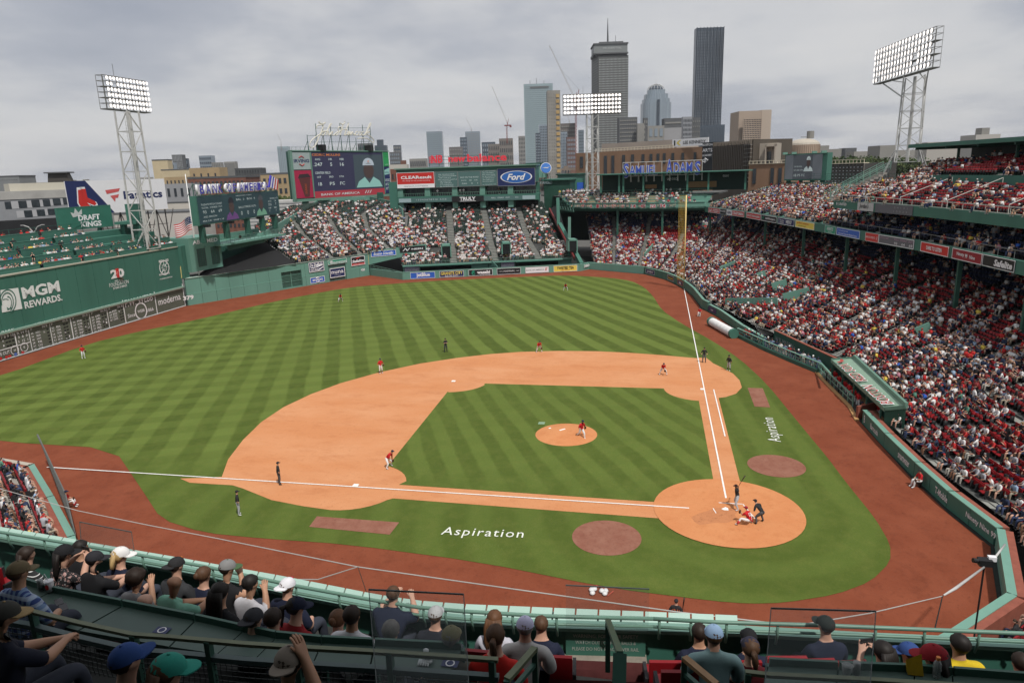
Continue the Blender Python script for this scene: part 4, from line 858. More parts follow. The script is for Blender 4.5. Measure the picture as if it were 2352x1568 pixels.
for lev,(dd_,z_)in enumerate(((0,14.35),(3.4,15.0),(6.6,15.7),(9.6,16.3))):
 g_=[tuple(np.array(a_)+(np.array(b_)-np.array(a_))/np.linalg.norm(np.array(b_)-np.array(a_))*dd_)for a_,b_ in zip(rk,rkb)]
 for a_,b_ in zip(g_[:-1],g_[1:]):
  f=frp(a_,b_,z_,z_+.95);k=int(f.W/1.6);mb.bar(f.p(0,1),f.p(1,1),.06)
  for i in range(k):mb.bar(f.p(i/k,0),f.p(i/k,1),.045)
mb.build("guard_rail",RAILG,e)
stand("roof_deck","",[[(*p,13.4)for p in rk],[(*np.array(p)*.68+np.array(q)*.32,16.0)for p,q in zip(rk,rkb)]],(5,),lambda u_,t:.9 if u_<.66 else(.5 if u_<.8 else .12),"roofdeck",seat=None,aisles=(.2,.5,.63),aisle_mat=M("tan_stair",(.35,.27,.18)),mat=GREEN_L,parent=e,aw=2.0)
rkc=[np.array((*(np.array(p)*.64+np.array(q)*.36),16.0))for p,q in zip(rk,rkb)]
for i in range(230):
 u_=random.random();P=walk(rkc,u_*36)[0]+np.array([random.random()*5,random.gauss(0,.5),0]);CROWD.append((P[0],P[1],15.9,math.pi+.2+random.gauss(0,.5),4 if random.random()<.7 else 0,"roofdeck"))
slab2([tuple(np.array(p)*.68+np.array(q)*.32)for p,q in zip(rk,rkb)],rkb,15.5,15.9,"rear_terrace",CONC_D,e)
for x in(1418,1522):
 f=fk if x<1499 else frp(rk[1],rk[2],13.0,14.35);P=gpl(x,478,f.o,f.n)+np.array([1.2,0,0]);mb=MB();mb.box((P[0],P[1],9.2),(.5,.5,7.6));mb.build("column",GREEN_M,e)
mb=MB()
for d_ in(1.5,10,20):
 g_=[tuple(np.array(a_)+(np.array(b_)-np.array(a_))/np.linalg.norm(np.array(b_)-np.array(a_))*d_)for a_,b_ in zip(rk,rkb)]
 for a_,b_ in zip(g_[:-1],g_[1:]):mb.bar((*a_,12.6),(*b_,12.6),.3,.5)
mb.build("girders",GREEN_M,e)
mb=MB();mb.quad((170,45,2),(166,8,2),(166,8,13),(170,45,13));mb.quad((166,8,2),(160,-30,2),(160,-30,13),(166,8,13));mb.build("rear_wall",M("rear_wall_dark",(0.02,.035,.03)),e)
e=E("ramp_wall","slanting green steel edge beam where the covered stand meets the bleachers","wall",(119,21,2))
mb=MB();mb.bar(at(1336,608,163),at(1285,515,178),.9,1.0);mb.bar(at(1283,520,178),at(1281,455,178),.8);mb.build("beam",GREEN,e)
mb=MB();mb.bar(at(1319,592,164),at(1262,480,186),.35,.6);mb.build("red_beam",M("dark_red_paint",(.13,.02,.02),.6,.1),e)
mb=MB();mb.add([at(1262,480,188),at(1281,470,188),at(1284,515,184),at(1333,604,168),at(1319,598,168)],[(0,1,2,3,4)]);mb.build("dark_gap",DARK,e)
mb=MB();A,B=at(1283,462,182),at(1318,466,172)
for v0,v1 in((0,.05),(.95,1)):mb.bar(A+(B-A)*0+(0,0,-2.2*v0),B+(0,0,-2.2*v0),.2)
mb.bar(A-(0,0,2.2),B-(0,0,2.2),.2)
for i in range(6):P,Q=A+(B-A)*i/6,A+(B-A)*(i+1)/6;mb.bar(P,Q-(0,0,2.2),.12);mb.bar(Q,P-(0,0,2.2),.12)
mb.build("truss",GREEN_M,e)
mb=MB();mb.bar(at(1308,500,172),at(1308,588,168),.7);mb.build("column",GREEN_M,e)
mseat=E("wall_top_seats","stepped green counters with seats along the top of the tall left-field wall","terrace",(20,93,11.3))
zr=[11.0,12.0,13.0,14.0,15.0];mb=MB()
for i,z_ in enumerate(zr):
 y0=93.9+i*1.75
 mb.box((24,y0+.95,z_-.55),(97,1.9,1.1))
mb.build("terrace",GREEN,mseat)
for i,z_ in enumerate(zr):
 for j in range(11):
  x0=-12+j*7.6+(i%2)*.6
  if x0+6.8>62 and i>1:continue
  mb=MB();mb.box((x0+3.4,93.5+i*1.75,z_+.4),(6.9,.12,1.1));mb.box((x0+3.4,93.65+i*1.75,z_+.97),(6.9,.5,.06));mb.build("counter",GREEN,mseat)
  for k in range(12):
   if random.random()<(.8 if i<1 else .55):CROWD.append((x0+.3+k*.56,94.4+i*1.75,z_-.05+.25,-math.pi/2+random.gauss(-.2,.3),random.choice((0,1,1,2)),"monster"))
mb=MB()
for i in range(36):mb.bar((-24+i*2.4,103.3,14.5),(-24+i*2.4,103.3,16.6),.07)
for z_ in(15.2,15.9,16.6):mb.bar((-24,103.3,z_),(62,103.3,z_),.05)
mb.build("rear_fence",GREEN_M,mseat)
# ================================================================ low-detail spectators and seats
def tmpl(parts):
 """parts: (kind, args, category) -> verts, quads as an index array, category per face"""
 mb=MB()
 for k,a_,c_ in parts:
  if k=="box":mb.box(*a_,mi=c_)
  elif k=="bar":mb.bar(*a_[:2],a_[2],a_[3],mi=c_)
  elif k=="ell":mb.ell(a_[0],a_[1],a_[2],a_[3],mi=c_)
  elif k=="taper":
   (x,y,z0),(w0,d0),(x1,y1,z1),(w1,d1)=a_
   vs=[(x+i*w0/2,y+j*d0/2,z0)for j in(-1,1)for i in(-1,1)]+[(x1+i*w1/2,y1+j*d1/2,z1)for j in(-1,1)for i in(-1,1)]
   mb.add(vs,[(0,2,3,1),(4,5,7,6),(0,1,5,4),(2,6,7,3),(0,4,6,2),(1,3,7,5)],c_)
 return mb
def sitter(lean,arm,spread,legskin=False):
 lx=.1+spread;P=[]
 P.append(("taper",((0,0,.42),(.34,.26),(0,lean,.98),(.42,.24)),1))
 P.append(("ell",((0,lean+.03,1.17),(.085,.1,.125),6,4),0));P.append(("ell",((0,lean+.01,1.225),(.105,.118,.09),6,3),3))
 for s_ in(-1,1):
  P.append(("bar",((s_*.1,.05,.5),(s_*lx,.47,.52),.15,.15),2));P.append(("bar",((s_*lx,.47,.5),(s_*lx,.5,.05),.12,.12),0 if legskin else 2));P.append(("box",((s_*lx,.56,.05),(.1,.26,.1)),4))
  sh=(s_*.24,lean,.92)
  if arm==0:el=(s_*.28,lean+.08,.66);ha=(s_*.12,.42,.58)
  elif arm==1:el=(s_*.3,lean+.22,.68);ha=(s_*.05,lean+.26,1.0)
  else:el=(s_*.36,lean+.1,.72);ha=(s_*.28,.48,.6)
  P.append(("bar",(sh,el,.11,.11),1));P.append(("bar",(el,ha,.085,.085),0))
 return tmpl(P)
def stander():
 P=[("taper",((0,0,.88),(.32,.22),(0,0,1.46),(.44,.24)),1),("ell",((0,.02,1.64),(.085,.1,.125),6,4),0),("ell",((0,0,1.69),(.105,.115,.09),6,3),3)]
 for s_ in(-1,1):
  P+=[("bar",((s_*.1,0,.92),(s_*.12,.02,.06),.15,.15),2),("box",((s_*.12,.06,.05),(.1,.26,.1)),4),("bar",((s_*.25,0,1.4),(s_*.3,.03,1.1),.11,.11),1),("bar",((s_*.3,.03,1.1),(s_*.22,.2,.95),.085,.085),0)]
 return tmpl(P)
TM=[sitter(-.03,0,.06),sitter(.16,1,.04,True),sitter(.02,2,.12,True),sitter(.08,0,.1),stander()]
SKIN=[(.50,.30,.21),(.56,.36,.27),(.42,.24,.16),(.60,.40,.30),(.16,.08,.05),(.30,.16,.10),(.52,.32,.24)]
SHIRT={"bleach":[((.66,.66,.66),36),((.42,.43,.45),10),((.03,.035,.06),13),((.02,.02,.022),15),((.42,.03,.035),10),((.22,.04,.04),4),((.2,.26,.38),4),((.62,.48,.1),2),((.55,.3,.3),2),((.1,.16,.32),3)]}
SHIRT["lower"]=[((.64,.64,.64),26),((.34,.35,.38),12),((.02,.03,.065),20),((.018,.018,.02),18),((.42,.025,.025),12),((.2,.035,.035),5),((.25,.34,.46),4),((.6,.45,.08),2),((.03,.1,.4),2),((.08,.2,.15),2),((.45,.2,.25),2)]
for z_ in("left","deckA","club","upper","roofdeck","monster"):SHIRT[z_]=SHIRT["lower"]
SHIRT["roofdeck"]=SHIRT["bleach"]
TROU=[(.03,.045,.10),(.02,.02,.025),(.30,.26,.2),(.12,.14,.18),(.4,.38,.34),(.05,.07,.14)]
HAT=[((.02,.025,.06),30),((.45,.03,.03),12),((.66,.66,.64),12),((.05,.03,.02),18),((.16,.09,.045),8),((.32,.22,.10),5),((.2,.2,.2),6),((.02,.02,.02),9)]
def pick(L_):return random.choices([a_ for a_,_ in L_],[b_ for _,b_ in L_])[0]
def vis(P,m_=12):
 d_=depth(P)
 if d_<3:return False
 x,y=pxl(P);return-m_<x<2352+m_ and-m_<y<1568+m_
CROWD=[c_ for c_ in CROWD if vis((c_[0],c_[1],c_[2]+.8),25)];SEATS=[s_ for s_ in SEATS if vis((s_[0],s_[1],s_[2]+.4),25)]
CROWD=[(*c_,pick(SHIRT[c_[5]]),random.choice(TROU),pick(HAT),random.choice(SKIN))for c_ in CROWD]
def cattr_mat(name,rough=.85):
 m=bpy.data.materials.new(name);m.use_nodes=True;t=m.node_tree;b=t.nodes["Principled BSDF"];b.inputs["Roughness"].default_value=rough;b.inputs["Specular IOR Level"].default_value=.2
 a_=t.nodes.new("ShaderNodeAttribute");a_.attribute_name="Col";t.links.new(a_.outputs["Color"],b.inputs["Base Color"]);return m
def mass(name,items,templates,colours,mat):
 """many small figures as one mesh; items: (x, y, z, yaw, template index, scale), colours(i) -> list of rgb per category"""
 VV,FF,CC=[],[],[];off=0
 byT={}
 for i,it in enumerate(items):byT.setdefault(it[4],[]).append(i)
 for k,idx in byT.items():
  t_=templates[k];v=np.array(t_.v);f4=[f for f in t_.f if len(f)==4];c4=[c_ for f,c_ in zip(t_.f,t_.m)if len(f)==4]
  F4=np.array(f4);C4=np.array(c4);n_=len(idx);A=np.array([items[i][:6]for i in idx],float);ang=A[:,3]-math.pi/2;c_,s_=np.cos(ang),np.sin(ang)
  X_=(v[None,:,0]*c_[:,None]-v[None,:,1]*s_[:,None])*A[:,5:6]+A[:,0:1];Y_=(v[None,:,0]*s_[:,None]+v[None,:,1]*c_[:,None])*A[:,5:6]+A[:,1:2];Z_=v[None,:,2]*A[:,5:6]+A[:,2:3]
  VV.append(np.stack([X_,Y_,Z_],-1).reshape(-1,3));FF.append((F4[None]+(np.arange(n_)*len(v))[:,None,None]+off).reshape(-1,4));off+=n_*len(v)
  pal=np.array([colours(i)for i in idx]);CC.append(pal[:,C4].reshape(-1,3))
 V,F_,C_=np.concatenate(VV),np.concatenate(FF),np.concatenate(CC)
 me=bpy.data.meshes.new(name);me.vertices.add(len(V));me.vertices.foreach_set("co",V.ravel());me.loops.add(F_.size);me.loops.foreach_set("vertex_index",F_.ravel())
 me.polygons.add(len(F_));me.polygons.foreach_set("loop_start",np.arange(0,F_.size,4));me.polygons.foreach_set("loop_total",np.full(len(F_),4))
 at_=me.attributes.new("Col","FLOAT_COLOR","FACE");at_.data.foreach_set("color",np.concatenate([C_,np.ones((len(C_),1))],1).ravel())
 me.materials.append(mat);me.update();me.validate();o=bpy.data.objects.new(name,me);COL.objects.link(o);o["kind"]="stuff";return o
SXY=np.array([pxl((q[0],q[1],q[2]+.5))for q in SEATS])
def on_stand(x,y):q=SEATS[int(np.argmin(np.abs(SXY-(x,y)).sum(1)))];return np.array(q[:3])
for k,(x0,y0,x1,y1)in enumerate(((1667,722,1786,696),(1776,666,1801,655),(1738,641,1760,634),(1654,624,1688,613),(1800,690,1856,676),(1480,590,1500,570),(2105,776,2137,762))):
 mb=MB();mb.bar(on_stand(x0,y0)+(0,0,.9),on_stand(x1,y1)+(0,0,.9),.2,1.3);o=mb.build("aisle_wall",GREEN_L);T(o,ORD[k]+" pale green aisle wall slanting up through the lower grandstand","wall","slanting aisle walls")
def chair(folded):
 P=[("box",((0,-.24,.62),(.46,.05,.42)),0),("box",((0,-.02 if not folded else-.17,.42 if not folded else .56),(.44,.42 if not folded else .06,.06 if not folded else .4)),0),("box",((-.25,-.1,.3),(.04,.3,.6)),1),("box",((.25,-.1,.3),(.04,.3,.6)),1)]
 return tmpl(P)
CH=[chair(False),chair(True)]
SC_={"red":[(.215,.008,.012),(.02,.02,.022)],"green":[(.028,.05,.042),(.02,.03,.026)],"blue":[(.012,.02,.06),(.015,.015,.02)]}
ind=sorted(range(len(CROWD)),key=lambda i:depth(CROWD[i][:3]));NI=250
near=ind[:NI];far=ind[NI:]
o=mass("crowd",[(*CROWD[i][:5],.96+.1*random.random())for i in far],TM,lambda k:(CROWD[far[k]][9],CROWD[far[k]][6],CROWD[far[k]][7],CROWD[far[k]][8],(.3,.3,.3)),cattr_mat("spectator_colours"))
T(o,"thousands of spectators seated and standing through all the stands",None)
sidx=sorted(range(len(SEATS)),key=lambda i:depth(SEATS[i][:3]));NS=250;sn=sidx[:NS];sf=sidx[NS:]
tint=[random.uniform(.75,1.2)for _ in SEATS]
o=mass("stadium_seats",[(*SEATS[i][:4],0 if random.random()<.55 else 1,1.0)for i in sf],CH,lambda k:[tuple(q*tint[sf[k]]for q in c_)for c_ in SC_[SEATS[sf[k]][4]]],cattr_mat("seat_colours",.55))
T(o,"rows of red, dark green and blue seats filling the stands",None)
RSEAT=M("red_seat_plastic",(.215,.008,.012),.45,.12,3);SFR=M("seat_frame_black",(.02,.02,.022),.6,.1)
chm=[]
for t_ in CH:
 me=bpy.data.meshes.new("stadium_seat");me.from_pydata(t_.v,[],t_.f);me.materials.append(RSEAT);me.materials.append(SFR);me.polygons.foreach_set("material_index",t_.m);chm.append(me)
for k,i in enumerate(sn):
 s_=SEATS[i];fold=k%2;o=bpy.data.objects.new("stadium_seat",chm[fold]);COL.objects.link(o);o.location=s_[:3];o.rotation_euler.z=s_[3]-math.pi/2
 T(o,"red folding seat with black standards in the nearest lower rows","seat","red seats in the nearest rows of the lower stands")
print("crowd",len(CROWD),"seats",len(SEATS))
# ================================================================ dugout, camera pit, rolled tarp
e=E("dugout","home dugout with a pale green roof lettered in red along first base","dugout",(30,-14,0))
fA,fB=gz(1910,826,2.3),gz(2033,938,2.3);bA,bB=gz(1962,822,2.9),gz(2082,934,2.9)
RP=Fr(fA,(fB-fA)/np.linalg.norm(fB-fA),(bA-fA)/np.linalg.norm(bA-fA),np.linalg.norm(fB-fA),np.linalg.norm(bA-fA));
if RP.n[2]<0:RP.n=-RP.n
ROOFG=M("dugout_roof_green",(.22,.33,.25),.6,.1,1)
mb=MB();vs=[fA,fB,bB,bA];mb.add(vs+[q-np.array([0,0,.25])for q in vs],[(0,1,2,3),(4,7,6,5),(0,4,5,1),(1,5,6,2),(2,6,7,3),(3,7,4,0)]);mb.build("roof",ROOFG,e)
mb=MB();mb.bar(fA+(0,0,-.1),fB+(0,0,-.1),.12,.34);mb.bar(bA+(0,0,.15),bB+(0,0,.15),.25,.4);mb.bar(fA,bA,.12,.3);mb.bar(fB,bB,.12,.3);mb.build("roof_trim",RAILG,e)
RF2=Fr(fB,-RP.ux,-RP.uy,RP.W,RP.H);RF2=Fr(bB,-RP.ux,-RP.uy,RP.W,RP.H);RF2.n=RP.n
RLET=M("roof_letter_red",(.40,.06,.05),.6,.1)
for s_,u_,w_ in(("BOSTON",.22,.33),("RED",.56,.17),("SOX",.77,.17)):
 text(e,RF2,s_,u_,.5,w_*1.06,.47,cW,off=.03,bold=.02,shear=0);text(e,RF2,s_,u_,.5,w_,.40,RLET,off=.045,bold=.0)
mb=MB();c_=RF2.p(.93,.5,.05);mb.add([c_+RF2.ux*a_+RF2.uy*b_ for a_,b_ in((-.7,.3),(-.3,.35),(-.2,-.05),(.5,-.25),(.6,-.45),(-.1,-.5),(-.5,-.2))],[tuple(range(7))]);mb.build("sock_emblem",RLET,e)
mb=MB();a2,b2_=bA.copy(),bB.copy();mb.quad((bA[0],bA[1],-.9),(bB[0],bB[1],-.9),bB,bA);mb.quad((bA[0],bA[1],-.9),bA,fA,(fA[0],fA[1],-.9));mb.quad((bB[0],bB[1],-.9),bB,fB,(fB[0],fB[1],-.9));mb.build("back_wall",GREEN_D,e)
wA,wB=gz(1880,868,0),gz(1968,950,0)
mb=MB();mb.quad((wA[0],wA[1],.015),(wB[0],wB[1],.015),(bB[0],bB[1],.015),(bA[0],bA[1],.015));mb.build("floor",M("dugout_floor",(.06,.055,.05),.9,.2),e)
mb=MB();d_=(fB-fA)
for i in range(5):P=fA+d_*(i+.15)/4.4;mb.box((P[0],P[1],1.1),(.14,.14,2.2))
mb.build("posts",GREEN_M,e)
mb=MB();q1,q2=lerp3(fA,bA,.55),lerp3(fB,bB,.55);mb.bar((q1[0],q1[1],.45),(q2[0],q2[1],.45),.5,.08);mb.build("bench",mcol((.25,.14,.07)),e)
rl=[gz(1872,852,.1),gz(1890,873,.1),gz(1917,900,.1),gz(1949,932,.1)]
r_=[np.array([p_[0],p_[1]-.35,0])for p_ in rl];mb=MB()
for a_,b_ in zip(r_[:-1],r_[1:]):
 mb.bar(a_+(0,0,1.1),b_+(0,0,1.1),.16,.1);mb.bar(a_+(0,0,.55),b_+(0,0,.55),.07)
 for i in range(4):P=lerp3(a_,b_,i/3.0);mb.bar(P,P+(0,0,1.1),.1)
mb.build("front_rail",PAD,e)
mb=MB()
for a_,b_ in zip(r_[:-1],r_[1:]):mb.bar(a_+(0.1,.25,.06),b_+(0.1,.25,.06),.35,.12)
mb.bar(r_[-1]+(0.1,.25,.06),(19.3,-12.9,.06),.35,.12);mb.build("wooden_kerb",mcol((.42,.24,.10)),e)
mb=MB();f=frp(gz(1969,962,.0),gz(2032,948,.0),0,1.2);f.slab(mb,0,0,1,1,-.2,0);mb.build("end_wall",BRK,e)
e=E("photographers_pit","sunken photographers' pit behind a green rail, between the tarp and the dugout","pit",(40,-10,0))
pt=[gz(1690,772,0),gz(1760,806,0),gz(1822,833,0),gz(1880,857,0)]
mb=MB()
for a_,b_ in zip(pt[:-1],pt[1:]):mb.bar(a_+(0,0,.22),b_+(0,0,.22),.4,.44);
mb.build("kerb_wall",GREEN_M,e)
mb=MB()
for a_,b_ in zip(pt[:-1],pt[1:]):
 mb.bar(a_+(0,-.2,1.15),b_+(0,-.2,1.15),.2,.1);mb.bar(a_+(0,-.2,.75),b_+(0,-.2,.75),.06)
 for i in range(4):P=lerp3(a_,b_,i/4);mb.bar(P+(0,-.2,0),P+(0,-.2,1.15),.09)
A=pt[-1]+(0,-.2,1.15);B=gz(1907,857,1.9);mb.bar(A,B,.2,.1);mb.build("front_rail",PAD,e)
bk=[gz(1762,775,.9),gz(1812,800,.9),gz(1906,846,.9)];mb=MB()
for a_,b_ in zip(bk[:-1],bk[1:]):f=frp((a_[0],a_[1]-.8),(b_[0],b_[1]-.8),0,1.9);f.slab(mb,0,0,1,1,-.2,0)
mb.build("back_wall",GREEN_D,e);mb=MB()
for a_,b_ in zip(bk[:-1],bk[1:]):mb.bar((a_[0],a_[1]-.9,1.92),(b_[0],b_[1]-.9,1.92),.35,.08)
mb.build("brick_cap",BRK,e);f=frp((bk[0][0],bk[0][1]-.8),(bk[1][0],bk[1][1]-.8),0,1.9)
text(e,f,"W.B. MASON",.5,.5,.8,.35,cGrey,off=.06)
mb=MB();mb.quad((*pt[0][:2],.01),(*pt[-1][:2],.01),(bk[-1][0],bk[-1][1]-.8,.01),(bk[0][0],bk[0][1]-.8,.01));mb.build("floor",CONC_D,e)
mb=MB();P=gz(1725,752,.5)
for i in range(6):mb.box((P[0]-i*.5,P[1]-1.2-i*.1,.12+(5-i)*.17),(.5,1.6,.2))
mb.build("steps",CONC,e)
TA,TB=gz(1630,742,.35),gz(1680,768,.35);dT=(TB-TA);dT[2]=0
e=E("rolled_tarp","long white rolled-up tarpaulin with green end caps along the first-base wall","tarpaulin",TA)
A=gz(1636,739,.62);B=gz(1683,765,.62)
mb=MB();n_=40;rs_=[.60+.03*math.sin(i*2.1)+.02*math.sin(i*5.3)for i in range(n_+1)];mb.tube([lerp3(A,B,i/n_)for i in range(n_+1)],rs_,14);mb.build("roll",M("white_tarp",(.68,.68,.68),.7,.1,3,bump=.4),e,smooth=True)
u_=(B-A)/np.linalg.norm(B-A);mb=MB();mb.tube([A-u_*.5,A],.68,14);mb.tube([B,B+u_*.5],.68,14);mb.build("end_cap",GREEN,e)
# ================================================================ scoreboards and signs
LED=screen("led_teal_dark",(.018,.042,.05),.4);LEDB=screen("led_navy_dark",(.026,.026,.055),.4);LEDR=screen("led_maroon",(.22,.025,.035),.6);LW_=screen("led_text_pale",(.36,.42,.42),.4);LO=screen("led_text_orange",(.42,.14,.04),.5);LSK=screen("led_skin_shade",(.045,.03,.028),.5);LJ=screen("led_jersey_pale",(.20,.38,.35),.3);LGR=screen("led_green",(.015,.16,.05),.6)
LSM=screen("led_grey_dark",(.05,.056,.065),.5)
BRICK=M("red_brick_far",(.17,.075,.055),.85,.25,.6);TANB=M("tan_brick_far",(.36,.27,.16),.85,.15,.2);BEIGE=M("beige_render",(.5,.42,.28),.85,.08,.2)
bpn=pan(460,516,452,128,642,489,439,163)
e=E("pitch_scoreboard","dark electronic scoreboard with two portraits standing on columns behind the tall left wall","scoreboard",bpn.p(0,0))
mb=MB();bpn.slab(mb,-.012,-.04,1.01,1.03,-1.2,-.02);mb.build("housing",GREEN,e)
mb=MB();bpn.slab(mb,0,0,1,1,-.02,.03);mb.build("screen",LED,e)
for s_,u_,v_,w_,h_ in(("TODAY'S PITCH COUNT",.14,.70,.22,.07),("TOTAL  STRIKES  PCT",.14,.58,.22,.06),("93    64    69",.14,.43,.2,.11),("2022 SEASON",.11,.25,.14,.06),("ERA 3.91  WHIP 1.18",.14,.1,.22,.055),("INSIDE BOSTON PITCHING",.52,.93,.2,.045),("BAL  3   BOS  4",.54,.78,.24,.08),("BALLS STRIKES OUTS",.55,.46,.22,.08),("0     0     0",.55,.22,.18,.16),("2022 MARIO CNTR",.93,.7,.12,.06),("AVG      2B",.9,.58,.12,.06),("222      7",.9,.44,.12,.1),("HR     RBI",.9,.28,.12,.06),("1       1",.9,.16,.1,.08)):
 text(e,bpn,s_,u_,v_,w_,h_,LW_,off=.06)
def portrait(par,f,cx_,w_,capm,jm,off=.05):
 mb=MB();n=12
 def el(cu,cv,ru,rv,a0=0,a1=360):return[f.p(cu+ru*math.cos(R(a0+(a1-a0)*i/n)),cv+rv*math.sin(R(a0+(a1-a0)*i/n)),off)for i in range(n+1)]
 mb.add(el(cx_,.52,w_*.30,.24),[tuple(range(n+1))]);mb.build("portrait_face",LSK,par)
 mb=MB();mb.add(el(cx_,.70,w_*.32,.2,0,180),[tuple(range(n+1))]);mb.add([f.p(cx_-w_*.34,.68,off+.01),f.p(cx_+w_*.34,.68,off+.01),f.p(cx_+w_*.3,.72,off+.01),f.p(cx_-w_*.3,.72,off+.01)],[(0,1,2,3)]);mb.build("portrait_cap",capm,par)
 mb=MB();mb.add([f.p(cx_-w_*.75,.02,off+.01),f.p(cx_+w_*.75,.02,off+.01),f.p(cx_+w_*.6,.2,off+.01),f.p(cx_+w_*.25,.33,off+.01),f.p(cx_,.14,off+.01),f.p(cx_-w_*.25,.33,off+.01),f.p(cx_-w_*.6,.2,off+.01)],[tuple(range(7))]);mb.build("portrait_shirt",jm,par)
portrait(e,bpn,.355,.10,screen("led_black",(.012,.014,.02),.4),screen("led_purple",(.09,.04,.13),.5));portrait(e,bpn,.735,.10,LSM,screen("led_soft_green",(.10,.22,.15),.5))
for u_ in(.04,.30,.56,.76,.95):
 mb=MB();P=bpn.p(u_,0,-.6);mb.box((P[0],P[1],P[2]/2+6-.2),(.9,.9,P[2]-12));mb.build("column",GREEN_M,e)
for i,u_ in enumerate((.02,.28,.64,.83,.98)):
 mb=MB();P=bpn.p(u_,-.06,.9);mb.box(P,(.9,.9,.5));mb.bar(P,P-bpn.n*.9,.12);mb.build("floodlight",BLACK,e)
lf=frp(bpn.p(0,1.0),bpn.p(1,1.0),bpn.p(0,1)[2]+.35,bpn.p(0,1)[2]+2.6)
e2=E("letter_sign","row of blue channel letters with white sides on top of the pitch-count board","letter sign",lf.p(0,0));BL_=M("letter_blue",(.06,.055,.42),.4,.05)
mb=MB();
for v_ in(-.1,.35,.8):mb.bar(lf.p(0,v_,-.5),lf.p(.86,v_,-.5),.1)
for i in range(12):mb.bar(lf.p(i/13,-.16,-.5),lf.p(i/13,.9,-.5),.1);mb.bar(lf.p(i/13,-.16,-1.8),lf.p(i/13,.8,-.5),.08)
mb.build("frame",GREEN_M,e2)
for k,(ch,u_)in enumerate(zip("BANKOFAMERICA",(.035,.10,.165,.23,.33,.395,.475,.535,.60,.66,.705,.755,.82))):
 text(e2,lf,ch,u_,.42,.05,.78,cW,off=.0,bold=.05,ext=.2,name="letter_side");text(e2,lf,ch,u_,.42,.042,.7,BL_,off=.55,bold=.015,name="letter_face")
fg=E("stripe_emblem","tilted red, white and blue stripe emblem at the end of the blue letters","emblem",lf.p(.9,.5))
for i,m_ in enumerate((BL_,cW,BL_,cW,cRed,cW,cRed)):
 mb=MB();q=[(.865+i*.018,.3+i*-.05),(.88+i*.018,.25-i*.05),(.925+i*.016,1.35-i*.07),(.91+i*.016,1.45-i*.07)];mb.add([lf.p(*z,o_)for o_ in(0,.3)for z in q],[(0,1,2,3),(7,6,5,4),(0,4,5,1),(1,5,6,2),(2,6,7,3),(3,7,4,0)]);mb.build("stripe",m_,fg)
ab=pan(443,634,546,133.5,512,604,539,141)
e=E("corner_building","light green corner building with two tall glass-block windows and white lettering","building",ab.p(0,0))
mb=MB();ab.slab(mb,0,0,1,1,-6,0);mb.build("wall",GREEN_L,e);text(e,ab,"ABIOMED",.52,.86,.8,.12,cW,off=.06,bold=.03)
for u_ in(.22,.66):
 w_=MB();ab.slab(w_,u_,.12,u_+.26,.66,-.02,.03);w_=w_.build("window",M("glass_block",(.05,.09,.08),.3,.2,2),e);mb=MB()
 for i in range(1,4):ab.slab(mb,u_+.26*i/4-.006,.12,u_+.26*i/4+.006,.66,.03,.07)
 for i in range(1,10):ab.slab(mb,u_,.12+.054*i-.003,u_+.26,.12+.054*i+.003,.03,.07)
 mb.build("glazing_bars",GREEN,w_)
pb=pan(512,612,562,146,645,530+30,533,164)
e=E("camera_platform","green television camera platform jutting out over the black tarpaulin","platform",pb.p(0,1))
mb=MB();pb.slab(mb,0,-.6,1.02,1,-7,-3.2);mb.build("wall",M("recess_green",(.035,.115,.09),.7,.15),e)
zt_=pb.p(0,1)[2];mb=MB();a_,b_=at(512,566,138),at(650,533,158);zt_=(a_[2]+b_[2])/2
fpf=frp(a_,b_,zt_-.4,zt_);mb=MB();fpf.slab(mb,0,0,1.05,1,-7,0);fpf.slab(mb,-.12,.2,.0,1,-7,-2);mb.build("deck",GREEN_L,e)
f2_=frp(a_,b_,zt_,zt_+1.2);mb=MB()
for v_ in(.45,1):mb.bar(f2_.p(0,v_,-.1),f2_.p(1.03,v_,-.1),.07)
for i in range(17):mb.bar(f2_.p(i/16,0,-.1),f2_.p(i/16,1,-.1),.055)
mb.build("guard_rail",RAILG,e);mb=MB();f2_.slab(mb,.0,.0,1.0,1.1,-6.4,-6.1);mb.build("rear_parapet",GREEN_L,e)
PN=np.array([-.236*.47,-.236*.88,1.0]);P0_=np.array([92.3,81.2,5.2])
tb=[(452,632),(470,620),(493,606),(513,597),(535,588),(563,578),(590,556),(606,553)];bt=[(458,634),(489,631),(525,627),(560,622),(595,617),(630,612),(660,607),(680,605)]
mb=MB();K=6;G_=[]
for i in range(8):
 A,B=gpl(*bt[i],P0_,PN),gpl(*tb[i],P0_,PN);G_.append([lerp3(A,B,j/K)+np.array([0,0,.12*math.sin(i*1.9+j*2.3)*math.sin(math.pi*j/K)])for j in range(K+1)])
mb.add([p for r in G_ for p in r]+[p-np.array([0,0,.35])for r in G_ for p in r],[(i*(K+1)+j,(i+1)*(K+1)+j,(i+1)*(K+1)+j+1,i*(K+1)+j+1)for i in range(7)for j in range(K)]+[(56+i*(K+1)+j,56+i*(K+1)+j+1,56+(i+1)*(K+1)+j+1,56+(i+1)*(K+1)+j)for i in range(7)for j in range(K)])
o=mb.build("batters_eye_tarpaulin",M("black_tarpaulin",(.012,.012,.013),.75,.1,1),smooth=True);T(o,"black triangular tarpaulin stretched over the seats in straightaway centre field","tarpaulin")
e=E("bleacher_parapet","green parapet climbing round the top of the bleachers","parapet",at(605,530,155));mb=MB()
pp=[at(520,562,150),at(604,543,155),at(712,479,205),at(735,463,214),at(850,458,220),at(905,470,205),at(925,487,190)]
for a_,b_ in zip(pp[:-1],pp[1:]):mb.bar(a_-(0,0,.2),b_-(0,0,.2),.3,2.2)
mb.build("wall",GREEN_L,e)
